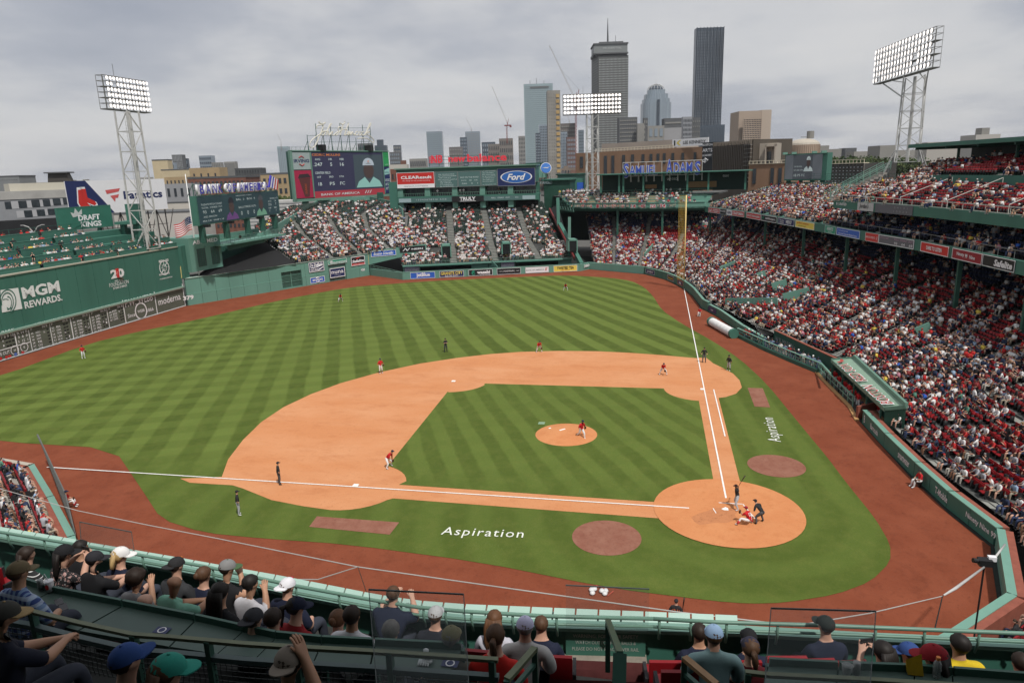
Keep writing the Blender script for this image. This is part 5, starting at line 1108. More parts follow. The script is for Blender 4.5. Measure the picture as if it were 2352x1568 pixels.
vb=pan(680,457,350,205,898,446,346,236)
e=E("video_board","big framed video board showing a player's statistics above the bleachers","video board",vb.p(0,0))
mb=MB();vb.slab(mb,0,0,1,1,-2.5,-.05);mb.build("housing",GREEN_M,e)
mb=MB()
for q in((-.012,-.055,1.01,.0),(-.012,1.0,1.01,1.02),(-.02,-.05,.0,1.02),(.165,.02,.175,.98),(.925,.02,.931,.98)):vb.slab(mb,*q,-.6,.3)
mb.build("frame",RAILG,e)
mb=MB();vb.slab(mb,.175,.0,.925,.98,-.05,.05);mb.build("screen",LEDB,e)
mb=MB();vb.slab(mb,.175,.0,.925,.145,.05,.08);mb.build("screen_banner",LEDR,e)
mb=MB();vb.slab(mb,.60,.17,.915,.93,.05,.08);mb.build("portrait_panel",screen("led_grey_teal",(.035,.05,.06),.5),e)
ps=vb.sub(.60,.17,.915,.93,.08);portrait(e,ps,.5,.62,screen("led_cap_white",(.28,.32,.36),.5),LJ)
text(e,ps,"<",.5,.80,.06,.07,LO,off=.1,bold=.02)
for s_,u_,v_,w_,h_,m_ in(("CEDRIC MULLINS",.325,.925,.28,.05,LO),("AVG",.235,.83,.05,.045,LW_),("HR",.36,.83,.035,.045,LW_),("RBI",.475,.83,.04,.045,LW_),(".247",.235,.72,.085,.075,LW_),("5",.365,.72,.02,.075,LW_),("16",.475,.72,.04,.075,LW_),("CENTER FIELD",.275,.54,.15,.05,LW_),("1ST",.235,.45,.04,.04,LW_),("3RD",.355,.45,.045,.04,LW_),("5TH",.46,.45,.045,.04,LW_),("1B",.24,.30,.035,.07,LW_),("P5",.36,.30,.05,.07,LW_),("FC",.465,.30,.05,.07,LW_),("BANK OF AMERICA",.44,.07,.40,.05,LW_),("///",.735,.08,.08,.07,LW_)):
 text(e,vb,s_,u_,v_,w_,h_,m_,off=.12,bold=.01)
text(e,vb,"MITSUBISHI ELECTRIC",.62,-.03,.15,.02,cW,off=.32)
ib=vb.sub(.0,.62,.165,.98);board("pale panel with a blue word between two red chevrons left of the video screen",ib,M("pale_green_panel",(.30,.36,.36)),[("IRVING",.5,.5,.86,.2,cNavy,.03)],th=.1,rim=None,extra=lambda e_,f,o_:[MB().tube([f.p(.36,a1,o_+.05),f.p(.5,a2,o_+.05),f.p(.64,a1,o_+.05)],.12,4).build("chevron",cRed,e_)for a1,a2 in((.68,.78),(.32,.22))])
cu_=vb.sub(.0,.02,.165,.6)
def cup_pic(e_,f,o_):
 MB().add([f.p(.25,.72,o_),f.p(.9,.72,o_),f.p(.78,.04,o_),f.p(.5,.04,o_)],[(0,1,2,3)]).build("cup_picture",mcol((.10,.03,.03)),e_);MB().add([f.p(.2,.72,o_+.01),f.p(.3,.86,o_+.01),f.p(.8,.88,o_+.01),f.p(.95,.74,o_+.01)],[(0,1,2,3)]).build("lid_picture",mcol((.04,.025,.03)),e_)
 t_=text(e_,Fr(f.p(.66,.1,o_),f.uy,-f.ux,f.H*.6,f.W*.3),"DUNKIN'",.4,.2,.6,.35,mcol((.5,.1,.03)),off=.03)
board("magenta-red panel with a dark iced drink left of the video screen",cu_,mcol((.34,.02,.06)),[],th=.1,rim=None,extra=cup_pic)
board("green panel with faint lettering at the video board's top right corner",vb.sub(.935,.66,1.0,.98),LGR,[("Dedicated",.45,.85,.7,.08,mcol((.02,.10,.04)),0),("to dental.",.42,.7,.7,.08,mcol((.02,.10,.04)),0),("DELTA DENTAL",.6,.12,.7,.05,LW_,0)],th=.1,rim=None)
board("navy panel with stacked white words at the video board's lower right",vb.sub(.935,.02,1.0,.64),cNavy,[("StubHub",.45,.8,.7,.08,cNavy,0),("ANY SEATS.",.5,.5,.85,.11,LW_,.01),("ANY GAME.",.5,.34,.85,.11,LW_,.01),("ANY TIME",.5,.18,.8,.11,LW_,.01)],th=.1,rim=None,extra=lambda e_,f,o_:MB().add([f.p(.05,.7,o_-.03),f.p(.95,.74,o_-.03),f.p(.95,.97,o_-.03),f.p(.05,.88,o_-.03)],[(0,1,2,3)]).build("speech_panel",LJ,e_))
for x in(702,800+75):
 mb=MB();P=at(x,470,215);mb.box((P[0],P[1],9),(1.5,1.5,18));mb.build("column",GREEN_M,e)
e=E("script_sign","large white script sign on a steel frame above the video board","script sign",vb.p(.1,1));sx0=vb.p(0,1,-.4)
fs_=frp(vb.p(0,1),vb.p(1,1),vb.p(0,1)[2],vb.p(0,1)[2]+12)
def sgn(x,y):P=gpl(x,y,fs_.o,fs_.n);return P+fs_.n*.2
zs=lambda x,y:(431.2+x/5,258.7+y/5)
strokes=[[(1475,180),(1480,150),(1520,145),(1560,130),(1578,110),(1560,125),(1530,130),(1500,105),(1510,125),(1545,135),(1550,160),(1530,220),(1500,290),(1475,350),(1445,395),(1410,405),(1395,375),(1410,330),(1450,290),(1510,250),(1560,215)],[(1560,215),(1535,225),(1530,255),(1548,262),(1568,235),(1560,215),(1590,215)],[(1590,215),(1620,170),(1645,130),(1630,135),(1605,190),(1583,262),(1600,225),(1615,220),(1608,262),(1625,255)],[(1625,255),(1642,225),(1630,262),(1645,228),(1660,222),(1655,255),(1672,262),(1690,240)],[(1690,240),(1725,215),(1720,180),(1745,165),(1760,190),(1735,225),(1705,262),(1690,250)],[(1745,120),(1770,140),(1800,115),(1795,100)],[(1770,140),(1780,130),(1765,190),(1745,262)],[(1845,125),(1820,180),(1795,262)],[(1750,210),(1785,195),(1830,200)],[(1795,262),(1830,245),(1850,215),(1825,235),(1835,262),(1860,220),(1855,262),(1880,222),(1870,262),(1890,222),(1900,258),(1925,235)],[(1950,220),(1925,225),(1920,262),(1950,255)],[(1965,225),(1955,258),(1978,262),(1990,230),(1968,222)],[(2020,222),(1998,228),(1998,262),(2025,255)],[(2025,255),(2060,200),(2100,130),(2085,130),(2060,190),(2035,262)],[(2035,245),(2075,215),(2085,230),(2055,240),(2065,260),(2095,275),(2130,315),(2130,345),(2100,330),(2060,300),(2000,292),(1945,300)]]
for s_ in strokes:
 mb=MB();pts=[sgn(*zs(*q))for q in s_];sm_=[]
 for i in range(len(pts)-1):
  for t in(0,.33,.66):
   p0,p1,p2,p3=pts[max(i-1,0)],pts[i],pts[i+1],pts[min(i+2,len(pts)-1)]
   sm_.append(.5*(2*p1+(p2-p0)*t+(2*p0-5*p1+4*p2-p3)*t*t+(3*p1-p0-3*p2+p3)*t**3))
 sm_.append(pts[-1]);mb.tube(sm_,.17,5);mb.build("stroke",M("neon_tube_white",(.62,.6,.52),.4,.05),e)
mb=MB();fz=vb.p(0,1)[2]
for x,yt in((1380,255),(1475,125),(1555,120),(1645,125),(1755,120),(1850,115),(1940,290),(2015,140),(2100,130)):
 A=sgn(*zs(x,yt))-fs_.n*.6;B=np.array([A[0],A[1],fz]);mb.bar(A,B,.14);mb.bar(A-(0,0,(A[2]-fz)*.35),B-fs_.n*2.2,.1);mb.bar(A-(0,0,(A[2]-fz)*.35),B-fs_.n*1.1+fs_.ux*1.2,.08)
for y_ in(180,265,340):mb.bar(sgn(*zs(1380 if y_>200 else 1475,y_))-fs_.n*.6,sgn(*zs(2100,y_-5))-fs_.n*.6,.09)
mb.build("frame",GREEN_M,e)
mb=MB();rr=frp(vb.p(0,1),vb.p(1,1),fz,fz+1.3)
for v_ in(.4,.7,1):mb.bar(rr.p(.02,v_,-.8),rr.p(.95,v_,-.8),.05)
for i in range(24):mb.bar(rr.p(.02+i*.04,0,-.8),rr.p(.02+i*.04,1,-.8),.05)
mb.build("catwalk_rail",GREEN_M,e)
for u_ in(.29,.79):mb=MB();mb.box(rr.p(u_,.8,-.3),(2.2,2.2,1.8));mb.build("speaker_box",BLACK,e)
lb_=pan(916,486,392,196,1232,470,383,190);D_=lambda x,y:((x-916)/316.0,(486-16*(x-916)/316-y)/(94-7*(x-916)/316))
e=E("scoreboard_building","green building behind the bleachers with electronic line-score boards and a glazed balcony","building",lb_.p(0,0))
mb=MB();lb_.slab(mb,-.06,.0,.0,.72,-8,.2);lb_.slab(mb,-.0,.62,1.0,1.03,-8,-.1);lb_.slab(mb,0,-.05,1,.60,-10,-5.5);mb.build("wall",GREEN,e)
mb=MB();lb_.slab(mb,-.01,1.03,1.01,1.06,-8.5,.5);mb.build("roof_edge",RAILG,e)
def bdr(x0,y0,x1,y1):a_,b_=D_(x0,y0),D_(x1,y1);return lb_.sub(a_[0],a_[1],b_[0],b_[1])
board("red over white panel with a large white word on the bleacher building",bdr(917,434,1004,394),cRed,[("CLEAResult",.52,.68,.82,.2,cW,.03),("We change the way people use energy.",.52,.46,.75,.07,cW,0),("clearesult.com/redsox",.5,.13,.65,.1,cGrey,0)],th=.15,rim=cW,rw=.01,extra=lambda e_,f,o_:MB().add([f.p(0.01,.01,o_-.02),f.p(.99,.01,o_-.02),f.p(.99,.25,o_-.02),f.p(.01,.25,o_-.02)],[(0,1,2,3)]).build("lower_strip",cW,e_))
GSL=screen("led_slate",(.05,.095,.09),.45)
for x0,x1,lb2,tx in((1006,1057,"slate board listing the visiting line-up",[("1B MANCINI",.5,.82,.7,.06),("LF SANTANDER",.55,.71,.8,.06),("RF HAYS",.45,.6,.5,.06),("DH MOUNTCASTLE",.55,.49,.85,.06),("2B ODOR",.45,.38,.5,.06),("3B URIAS",.47,.27,.52,.06),("C CHIRINOS",.5,.16,.6,.06),("SS OWINGS",.5,.05,.6,.06)]),(1058,1109,"slate board with road averages in the middle of the bleacher building",[("2022 ON THE ROAD",.5,.6,.82,.09),("AVG   2B   HR",.5,.4,.75,.07),(".266    2    1",.5,.2,.75,.09)]),(1110,1146,"narrow slate board listing the home line-up",[("CF HERNANDEZ",.5,.95,.85,.05),("3B DEVERS",.45,.83,.7,.05),("DH MARTINEZ",.5,.72,.8,.05),("SS BOGAERTS",.5,.61,.8,.05),("LF VERDUGO",.47,.5,.72,.05),("2B ARROYO",.45,.39,.7,.05),("1B DALBEC",.45,.28,.7,.05),("RF BRADLEY JR.",.52,.08,.85,.05)])):
 y0=431-(x0-1006)*.045;board(lb2,bdr(x0,y0,x1,393-(x0-1006)*.02),GSL,[(a_,b_,c_,d_,f_,LW_,0)for a_,b_,c_,d_,f_ in tx],th=.12,rim=cGrey,rw=.01)
def oval(e_,f,o_):
 for k,(m_,s_)in enumerate(((cW,1.0),(M("oval_blue",(.03,.13,.42),.4,.05),.92))):mb=MB();mb.disc(f.p(.5,.5,o_+.03*k),f.ux,f.uy,f.W*.42*s_,28,r2=f.H*.34*s_);mb.build("oval",m_,e_)
 text(e_,f,'Ford',.5,.5,.5,.36,cW,off=o_+.12,bold=.03,shear=.35)
board("navy board with a blue oval and white script at the bleacher building's right end",bdr(1147,427,1231,385),cNavy,[],th=.12,rim=cGrey,rw=.008,extra=oval)
for i in range(5):
 us_=.02+i*.2;mb=MB();lb_.slab(mb,us_-.02 if i else 0,.0,us_+.018,.62,-5.5,-.2);mb.build("pier",GREEN_L,e)
for i in range(5):
 u0=.04+i*.2;f=lb_.sub(u0,.30,min(u0+.165,.995),.61,-2.2);w_=MB();f.slab(w_,0,0,1,1,-.1,0);w_=w_.build("window",GLASSD,e);mb=MB()
 for k in range(5):f.slab(mb,k/4-.006,0,k/4+.006,1,0,.08)
 f.slab(mb,0,.7,1,.73,0,.08);mb.build("mullions",GREEN_M,w_)
mb=MB();lb_.slab(mb,0,.30,1.02,.33,-5,.3);lb_.slab(mb,-.0,.17,1.02,.30,-.3,.35);mb.build("balcony",GREEN,e)
mb=MB()
for i in range(61):mb.bar(lb_.p(i/60,.33,.3),lb_.p(i/60,.41,.3),.06)
mb.bar(lb_.p(0,.41,.3),lb_.p(1.02,.41,.3),.08);mb.build("balcony_rail",RAILG,e)
mb=MB();lb_.slab(mb,.02,.18,.99,.295,.35,.45);mb.build("led_strip",GSL,e)
mb=MB();lb_.slab(mb,.40,.165,.63,.31,.45,.6);q=mb.build("black_sign_panel",cBlk,e);text(e,lb_,"TRULY",.515,.245,.115,.09,cW,off=.65,bold=.04);mb=MB();lb_.slab(mb,.457,.178,.573,.187,.6,.65);mb.build("underline",cW,e)
for s_,u_,w_ in(("1 2 3 4 5 6 7 8 9 10   R H E",.25,.22),("BALL   STRIKE   OUT",.75,.13),("8TH",.865,.02)):text(e,lb_,s_,u_,.245,w_,.035,LW_,off=.5)
for u_ in(.055,.95):mb=MB();lb_.slab(mb,u_-.045,.19,u_+.045,.285,.45,.5);mb.build("small_pale_panel",M("pale_blue_panel",(.3,.4,.42)),e)
mb=MB();lb_.slab(mb,.0,-.10,1,.165,-5.5,-4);mb.build("dark_bay",DARK,e)
nf=frp(lb_.p(.2,1.06),lb_.p(.8,1.06),lb_.p(0,1.06)[2]+.3,lb_.p(0,1.06)[2]+2.9);nf=pan(986,377,358,194,1166,369,349,191)
e=E("letter_sign","row of bright red channel letters on a frame above the slate boards","letter sign",nf.p(0,0));NB=M("letter_red",(.62,.04,.06),.4,.05,emit=.15)
for s_,u_,w_,h_ in(("NB",.10,.15,.95),("new",.36,.22,.58),("balance",.74,.50,.92)):text(e,nf,s_,u_,.5 if s_!="new" else .38,w_,h_,NB,off=.1,bold=.03,ext=.15,shear=.1 if s_=="NB" else 0,name="letters")
mb=MB()
for i in range(9):mb.bar(nf.p(i/8,-.35,-.2),nf.p(i/8,.8,-.2),.12)
for v_ in(-.05,.4,.8):mb.bar(nf.p(0,v_,-.2),nf.p(1,v_,-.2),.1)
mb.build("frame",GREEN_M,e);mb=MB()
for k in range(4):mb.bar(nf.p(.0,.15+.2*k,.1),nf.p(.08,.15+.2*k,.1),.2)
mb.build("speed_lines",NB,e)
for k,(q,lb2,w_)in enumerate((((1250,470,428,200,1310,466,400,198),"green roofed terrace building beside the round blue sign",0),((1281,455,402,215,1342,452,402,213),"plain green building left of the light tower",1),((1205+5,400,377,240,1256,398,374,240),"green box building rising behind the scoreboard building",2))):
 f=pan(*q);e=E("green_building",lb2,"building",f.p(0,0));mb=MB();f.slab(mb,0,-.4,1,1,-10,0);mb.build("wall",(GREEN_D,GREEN_L,GREEN_L)[k],e);mb=MB();f.slab(mb,-.05,1,1.05,1.06,-10.5,.6);mb.build("roof_edge",GREEN,e)
f=pan(1318,447,410,205,1343,446,410,205);e=E("green_kiosk","pale green glazed kiosk with a blue and yellow poster by the light tower","kiosk",f.p(0,0));mb=MB();f.slab(mb,-1,0,1,1,-3,0);mb.build("wall",GREEN,e);mb=MB();f.slab(mb,.3,.2,.9,.75,0,.1);mb.build("poster",cBlue,e)
e=E("round_sign","round blue sign with a white bird mark above pale letters","round sign",at(1254,388,199));C_=at(1254,386,198);ux_,uz_=np.array([.2,-.98,0]),np.array([0,0,1.0])
mb=MB();mb.tube([C_+AXF*.4,C_-AXF*0],1.55,24);mb.build("rim",cW,e);mb=MB();mb.tube([C_-AXF*.02,C_-AXF*.12],1.4,24);mb.build("disc",M("disc_blue",(.05,.17,.5),.4,.05),e)
mb=MB();mb.add([C_-AXF*.2+ux_*a_+uz_*b_ for a_,b_ in((-1.1,.05),(-.2,.15),(.3,.1),(1.1,.3),(.4,-.15),(-.3,-.1))],[tuple(range(6))]);mb.build("bird_mark",cW,e)
f=pan(1238,424,415,198,1270,424,415,198);text(e,f,"AVANGRID",.5,.5,.9,.7,M("pale_blue_panel",(.3,.4,.42)),off=.1)
mb=MB();mb.bar(C_-(0,0,1.6),C_-(0,0,6),.3);mb.bar(C_-(0,0,1.5)+ux_,C_-(0,0,6)+ux_*1.6,.12);mb.bar(C_-(0,0,1.5)-ux_,C_-(0,0,6)-ux_*1.6,.12);mb.build("stand",GREEN_M,e)
sb=pan(1802,411,357,165,1886,412,354,158)
e=E("small_scoreboard","smaller dim scoreboard on green columns above the right-field seats","scoreboard",sb.p(0,0))
mb=MB();sb.slab(mb,-.02,-.06,1.12,1.05,-2.2,-.05);mb.build("housing",GREEN,e);mb=MB();sb.slab(mb,0,0,1,1,-.05,.02);mb.build("screen",LSM,e)
mb=MB();sb.slab(mb,0,.0,.22,1,.02,.05);sb.slab(mb,.75,.0,1,1,.02,.05);mb.build("side_panel",screen("led_grey_mid",(.10,.11,.125),.35),e)
for s_,u_,v_,w_,h_ in(("CENTER FIELD",.36,.52,.22,.05),("1ST 3RD 5TH",.38,.37,.26,.06),("1B P5 FC",.41,.16,.3,.1)):text(e,sb,s_,u_,v_,w_,h_,LW_,off=.08)
portrait(e,sb.sub(.52,.3,.76,1.0,.02),.5,.7,LW_,LW_)
for u_ in(.05,.38,.7,.98):
 mb=MB();P=sb.p(u_,-.06,-1);mb.box((P[0],P[1],(P[2]+14)/2),(.9,.9,P[2]-14));mb.build("column",GREEN_M,e)
for u_ in(.0,.25,.8,1.05):mb=MB();mb.box(sb.p(u_,1.08,.4),(1.0,1.0,.5));mb.build("floodlight",PAD,e)
rb=pan(1378,443,397,182,1716,436,392,172)
e=E("deck_building","dark open-fronted bar building along the back of the right-field roof deck","building",rb.p(0,0))
mb=MB();rb.slab(mb,-.02,.93,1.03,.98,-9,1.2);mb.build("roof_slab",GREEN,e);mb=MB();rb.slab(mb,0,0,1,.93,-9,-4);mb.build("wall",M("bar_interior",(.015,.035,.03),.8,.2),e)
for u_ in(.0,.13,.16,.30,.44,.60,.74,.98):mb=MB();rb.slab(mb,u_,0,u_+.012,.93,-.6,0);mb.build("post",GREEN,e)
text(e,rb,"SAM DECK",.50,.62,.08,.12,cW,off=-3.8);text(e,rb,"FENWAY",.86,.7,.04,.12,cW,off=-3.8)
mb=MB();rb.slab(mb,.60,.15,.80,.45,-3.9,-3.7);rb.slab(mb,.31,.15,.39,.35,-3.9,-3.7);mb.build("bar_counter",mcol((.22,.13,.06)),e)
sa=pan(1430,408,374,180,1612,401,366,174)
e=E("letter_sign","big blue serif-style letters edged in white above the roof deck bar","letter sign",sa.p(0,0));SAB=M("letter_royal_blue",(.05,.09,.42),.4,.05)
def swd(s_,u_,v_,w_,h_):text(e,sa,s_,u_,v_,w_*1.02,h_*1.03,cW,off=.0,bold=.045,ext=.12,name="letter_rim");text(e,sa,s_,u_+.002,v_+.01,w_,h_,SAB,off=.16,bold=.015,name="letter_face")
swd("S",.045,.42,.07,.98);swd("AMUEL",.265,.42,.36,.66);swd("A",.595,.6,.08,.98);swd("DAM",.765,.5,.23,.72);swd("S",.945,.45,.07,.9)
mb=MB();
for v_ in(.05,.98):mb.bar(sa.p(0,v_,-.4),sa.p(1.01,v_,-.4),.15)
for i in range(11):mb.bar(sa.p(i/10,-.35,-.4),sa.p(i/10,.98,-.4),.12);mb.bar(sa.p(i/10,-.35,-2.5),sa.p(i/10,.5,-.4),.1)
mb.build("frame",WSTEEL,e)
# ================================================================ light towers
def tower(label,xb,yb,xt,yt,d_,head,rows,cols,wdt,rot,arms=False,hf=None):
 """lattice tower; base pixel, top pixel, depth; head = (height, width) of the lamp bank in m"""
 B=at(xb,yb,d_);zt=zat(B,xt,yt);e=E("light_tower",label,"light tower",B);h=zt-B[2];w0=wdt
 ax=np.array([math.cos(rot),math.sin(rot),0]);ay=np.array([-math.sin(rot),math.cos(rot),0]);n_=max(5,int(h/3.0));mb=MB();cs=[(-1,-1),(1,-1),(1,1),(-1,1)]
 def pt(i,k):s_=w0/2*(1-.12*k/n_);return B*(1,1,0)+ax*cs[i%4][0]*s_+ay*cs[i%4][1]*s_+np.array([0,0,B[2]+h*k/n_])
 for i in range(4):
  mb.bar(pt(i,0),pt(i,n_),.22)
  for k in range(n_):mb.bar(pt(i,k),pt(i+1,k),.12);(mb.bar(pt(i,k),pt(i+1,k+1),.11)if(k+i)%2 else mb.bar(pt(i+1,k),pt(i,k+1),.11))
 mb.build("lattice",WSTEEL,e)
 mb=MB();c0=B+ax*.3;mb.tube([c0,c0+(0,0,h)],.35,8);lx=B-ax*.4
 for z_ in np.arange(0,h,.6):mb.bar(lx+(0,0,z_)-ay*.2,lx+(0,0,z_)+ay*.2,.05)
 mb.bar(lx-ay*.2,lx-ay*.2+(0,0,h),.05);mb.bar(lx+ay*.2,lx+ay*.2+(0,0,h),.05);mb.build("ladder_and_duct",WSTEEL,e)
 H_,W_=head;C=B*(1,1,0)+np.array([0,0,zt]);f=Fr(C-ay*W_/2+np.array([0,0,.2]),ay,(0,0,1),W_,H_);f=f if f.n@(CAMP-C)>0 else Fr(C+ay*W_/2+np.array([0,0,.2]),-ay,(0,0,1),W_,H_)
 if hf:f=pan(*hf);W_,H_=f.W,f.H
 mb=MB()
 for r in range(rows+1):mb.bar(f.p(0,r/rows,-.3),f.p(1,r/rows,-.3),.12);mb.bar(f.p(0,r/rows,-1.6),f.p(1,r/rows,-1.6),.08);mb.bar(f.p(0,r/rows,-.3),f.p(0,r/rows,-1.6),.08);mb.bar(f.p(1,r/rows,-.3),f.p(1,r/rows,-1.6),.08)
 for c_ in range(0,cols+1,2):mb.bar(f.p(c_/cols,0,-.3),f.p(c_/cols,1,-.3),.1);mb.bar(f.p(c_/cols,0,-1.6),f.p(c_/cols,1,-1.6),.06)
 f.slab(mb,0,-.02,1,.0,-1.6,0);f.slab(mb,0,.33,1,.345,-1.5,-.3);f.slab(mb,0,.66,1,.675,-1.5,-.3);mb.build("lamp_frame",M("lamp_frame_steel",(.16,.16,.15),.5,.1),e)
 if arms:
  mb=MB()
  for s__ in(-1,1):mb.bar(C+ay*s__*w0*.45-(0,0,4),f.p(.5-s__*.4,0,-.8),.22);mb.bar(C+ay*s__*w0*.45-(0,0,1),f.p(.5-s__*.25,0,-.8),.16)
  mb.build("bracket",WSTEEL,e)
  mb=MB()
  for i in range(4):
   for k_ in(-1,1):mb.bar(pt(i,0)+(0,0,2.5),B*(1,1,0)+ax*cs[i][0]*w0*1.1+ay*cs[i][1]*w0*1.1+(0,0,B[2]-5),.3)
  mb.build("splayed_leg",WSTEEL,e)
 rad_=min(W_/cols,H_/rows)*.40
 hb=MB();hb.ell((0,0,0),(rad_,rad_,rad_*.9),8,3,ax=(f.ux,f.uy,-f.n),z0=0.0,z1=.99);me0=hb.build("lamp",M("lamp_shell",(.3,.3,.3),.4,.1,metal=.5));mesh_h=me0.data;bpy.data.objects.remove(me0)
 lg=MB();lg.disc((0,0,0),f.ux,f.uy,rad_*.95,10);m0=lg.build("lamp_glass",M("lit_lamp_glass",(1.0,.93,.88),.3,0,emit=1.25));mesh_g=m0.data;bpy.data.objects.remove(m0)
 for r in range(rows):
  for c_ in range(cols):
   if random.random()<.02:continue
   P=f.p((c_+.5)/cols,(r+.5)/rows,.25);o=bpy.data.objects.new("lamp",mesh_h);COL.objects.link(o);o.parent=e;o.matrix_parent_inverse=e.matrix_basis.inverted();o.location=tuple(P)
   g_=bpy.data.objects.new("lamp_glass",mesh_g);COL.objects.link(g_);g_.parent=o;g_.location=tuple(f.n*.03)
 if not arms:
  mb=MB();mb.bar(f.p(.35,1,-1),f.p(.35,1,-1)+(0,0,2.2),.06);mb.build("antenna",STEEL,e)
 return e
tower("white lattice light tower with six lit rows of lamps above the left-field wall",339,570,296,256,125,(6.6,8.6),6,13,2.9,R(-4),hf=(249,250,172,119.5,347,258,187,129))
tower("white lattice light tower with five lit rows of lamps at the centre of the skyline",1361,452,1359,264,205,(5.5,16.5),5,17,3.5,R(12))
tower("tallest light tower with six lit rows of lamps at the right",2083,372,2099,176,150,(9.0,15.5),6,18,4.4,R(-22),True,hf=(2006,187,110,164,2138,163,70,137))
# ================================================================ city behind the park
def vary(c,k=.06):return tuple(max(0.005,q*(1+random.uniform(-k,k)))for q in c)
TEAL=M("teal_curtain_glass",(.25,.33,.355),.22,.12,.004,spec=.6);GLB=M("blue_grey_glass",(.22,.265,.31),.2,.2,.006,spec=.6);GLD=M("dark_tower_glass",(.045,.062,.085),.2,.3,.008,spec=.6)
GRC=M("grey_concrete_far",(.235,.23,.215),.85,.12,.03);DGR=M("dark_grey_far",(.10,.105,.11),.8,.15,.03);TAN=M("tan_concrete_far",(.36,.29,.235),.85,.08,.02);BRN=M("brown_brick_far",(.24,.145,.092),.85,.12,.15)
WIN=M("far_window",(.035,.042,.05),.25,.25,.05,spec=.6);WINL=M("far_window_pale",(.45,.47,.48),.3,.2,.05);LIN=M("far_line_dark",(.075,.10,.12),.5,.1,.05)
def bld(label,xl,yl,xr,yr,d,mat,rows=0,cols=0,wm=None,side=None,dr=None,ww=.55,wh=.55,v0=.05,u0=.03,thick=None,roof=None,name="building",sep=False,z0=0.0,wz=None,top=0.02):
 P0=at(xl,yl,d);P1=at(xr,yr,dr or d);zt=(P0[2]+P1[2])/2;f=frp(P0,P1,z0,zt);e=E(name,label,"building",(*P0[:2],z0));th=thick or f.W*.7;mb=MB();f.slab(mb,0,0,1,1,-th,0);mb.build("wall",mat,e)
 if rows and cols:
  vb_=wz if wz is not None else v0;ws=[]
  mb=MB();cw,ch=(1-2*u0)/cols,(1-vb_-top)/rows;off=max(.12,d*.0006)
  for i in range(rows):
   for j in range(cols):
    a_,b_=u0+cw*(j+.5-ww/2),vb_+ch*(i+.5-wh/2)
    if sep:w_=MB();f.slab(w_,a_,b_,a_+cw*ww,b_+ch*wh,-.05,off);w_.build("window",wm or WIN,e)
    else:f.rect(mb,a_,b_,a_+cw*ww,b_+ch*wh,off)
  if not sep:q=mb.build("windows",wm or WIN,e);q["kind"]="stuff"
 if side:
  pass
 if roof:mb=MB();f.slab(mb,-.01,1,1.01,1+roof/f.H,-th*1.01,.1);mb.build("roof_edge",DGR,e)
 e["_f"]=0;del e["_f"];return e,f
e,f=bld("pale teal glass slab tower with three roof masts",1202.6,191,1269.7,194,2300,TEAL,44,1,LIN,ww=.98,wh=.12,thick=30,z0=0)
mb=MB();f.rect(mb,.22,.955,.86,.972,1.6);mb.build("louvre_band",DGR,e);mb=MB()
for u_,h_ in((.22,12),(.44,18),(.70,10)):mb.bar(f.p(u_,1,-5),f.p(u_,1,-5)+(0,0,h_),1.2)
mb.build("mast",DGR,e)
e,f=bld("unfinished concrete tower with ochre boarded openings",1257,209,1286.5,206.5,700,M("raw_concrete",(.26,.25,.23),.9,.2,.08),28,5,M("slot_dark",(.13,.125,.12),.8),ww=.35,wh=.16,thick=14)
mb=MB()
for i in range(17):f.rect(mb,.66,.10+i*.052,.93,.132+i*.052,.6)
q=mb.build("boarded_openings",M("ochre_boards",(.42,.29,.13),.8,.2,.2),e);q["kind"]="stuff"
PRD=M("prudential_grey",(.095,.10,.098),.6,.1,.02)
e,f=bld("tall grey office tower with a gridded facade and an overhanging crown",1374.6,127,1443.4,128.5,1180,PRD,50,22,M("pale_grid_panels",(.40,.42,.42),.4,.1,.05),ww=.42,wh=.55,thick=48,u0=.01)
P0=at(1358.4,131,1228);P1=at(1374.4,128,1180.5);s_=frp(P0,P1,0,f.H);mb=MB();s_.slab(mb,0,0,1,1,-2,0);
mb.build("side_wall",M("prudential_side",(.085,.088,.085),.6,.1,.02),e);mb=MB()
for i in range(50):s_.rect(mb,.02,.02+i*.0194,.98,.025+i*.0194,.3)
q=mb.build("side_bands",M("side_band",(.16,.165,.16),.5),e);q["kind"]="stuff"
k_=f.W;mb=MB();f.slab(mb,-.17,1.0,.96,1.012,-44,-6);mb.build("neck",DGR,e);mb=MB();f.slab(mb,-.14,1.012,.965,1.085,-46,1.0);mb.build("crown",M("crown_grey",(.2,.215,.215),.5,.1,.02),e)
mb=MB();f.slab(mb,-.17,1.012,.99,1.022,-47,2.5);f.slab(mb,-.17,1.085,.99,1.095,-47,2.5);mb.build("crown_ledge",DGR,e);text(e,f,"PRUDENTIAL",.46,1.055,.62,.014,WINL,off=1.6)
mb=MB();f.slab(mb,.05,1.095,.85,1.112,-36,-8);mb.build("roof_plant",DGR,e)
A=f.p(.36,1.112,-20);za_=zat(A,1399,42);mb=MB();mb.tube([A,(A[0],A[1],A[2]+(za_-A[2])*.45),(A[0],A[1],za_)],[1.6,.9,.35],6)
for i in range(16):z_=A[2]+(za_-A[2])*(.12+i*.045);mb.box((A[0],A[1],z_),(3.2-i*.12,3.2-i*.12,.5))
mb.build("antenna",DGR,e);mb=MB();B=f.p(.62,1.1,-20);mb.bar(B,B+(0,0,14),.7);mb.build("antenna",DGR,e)
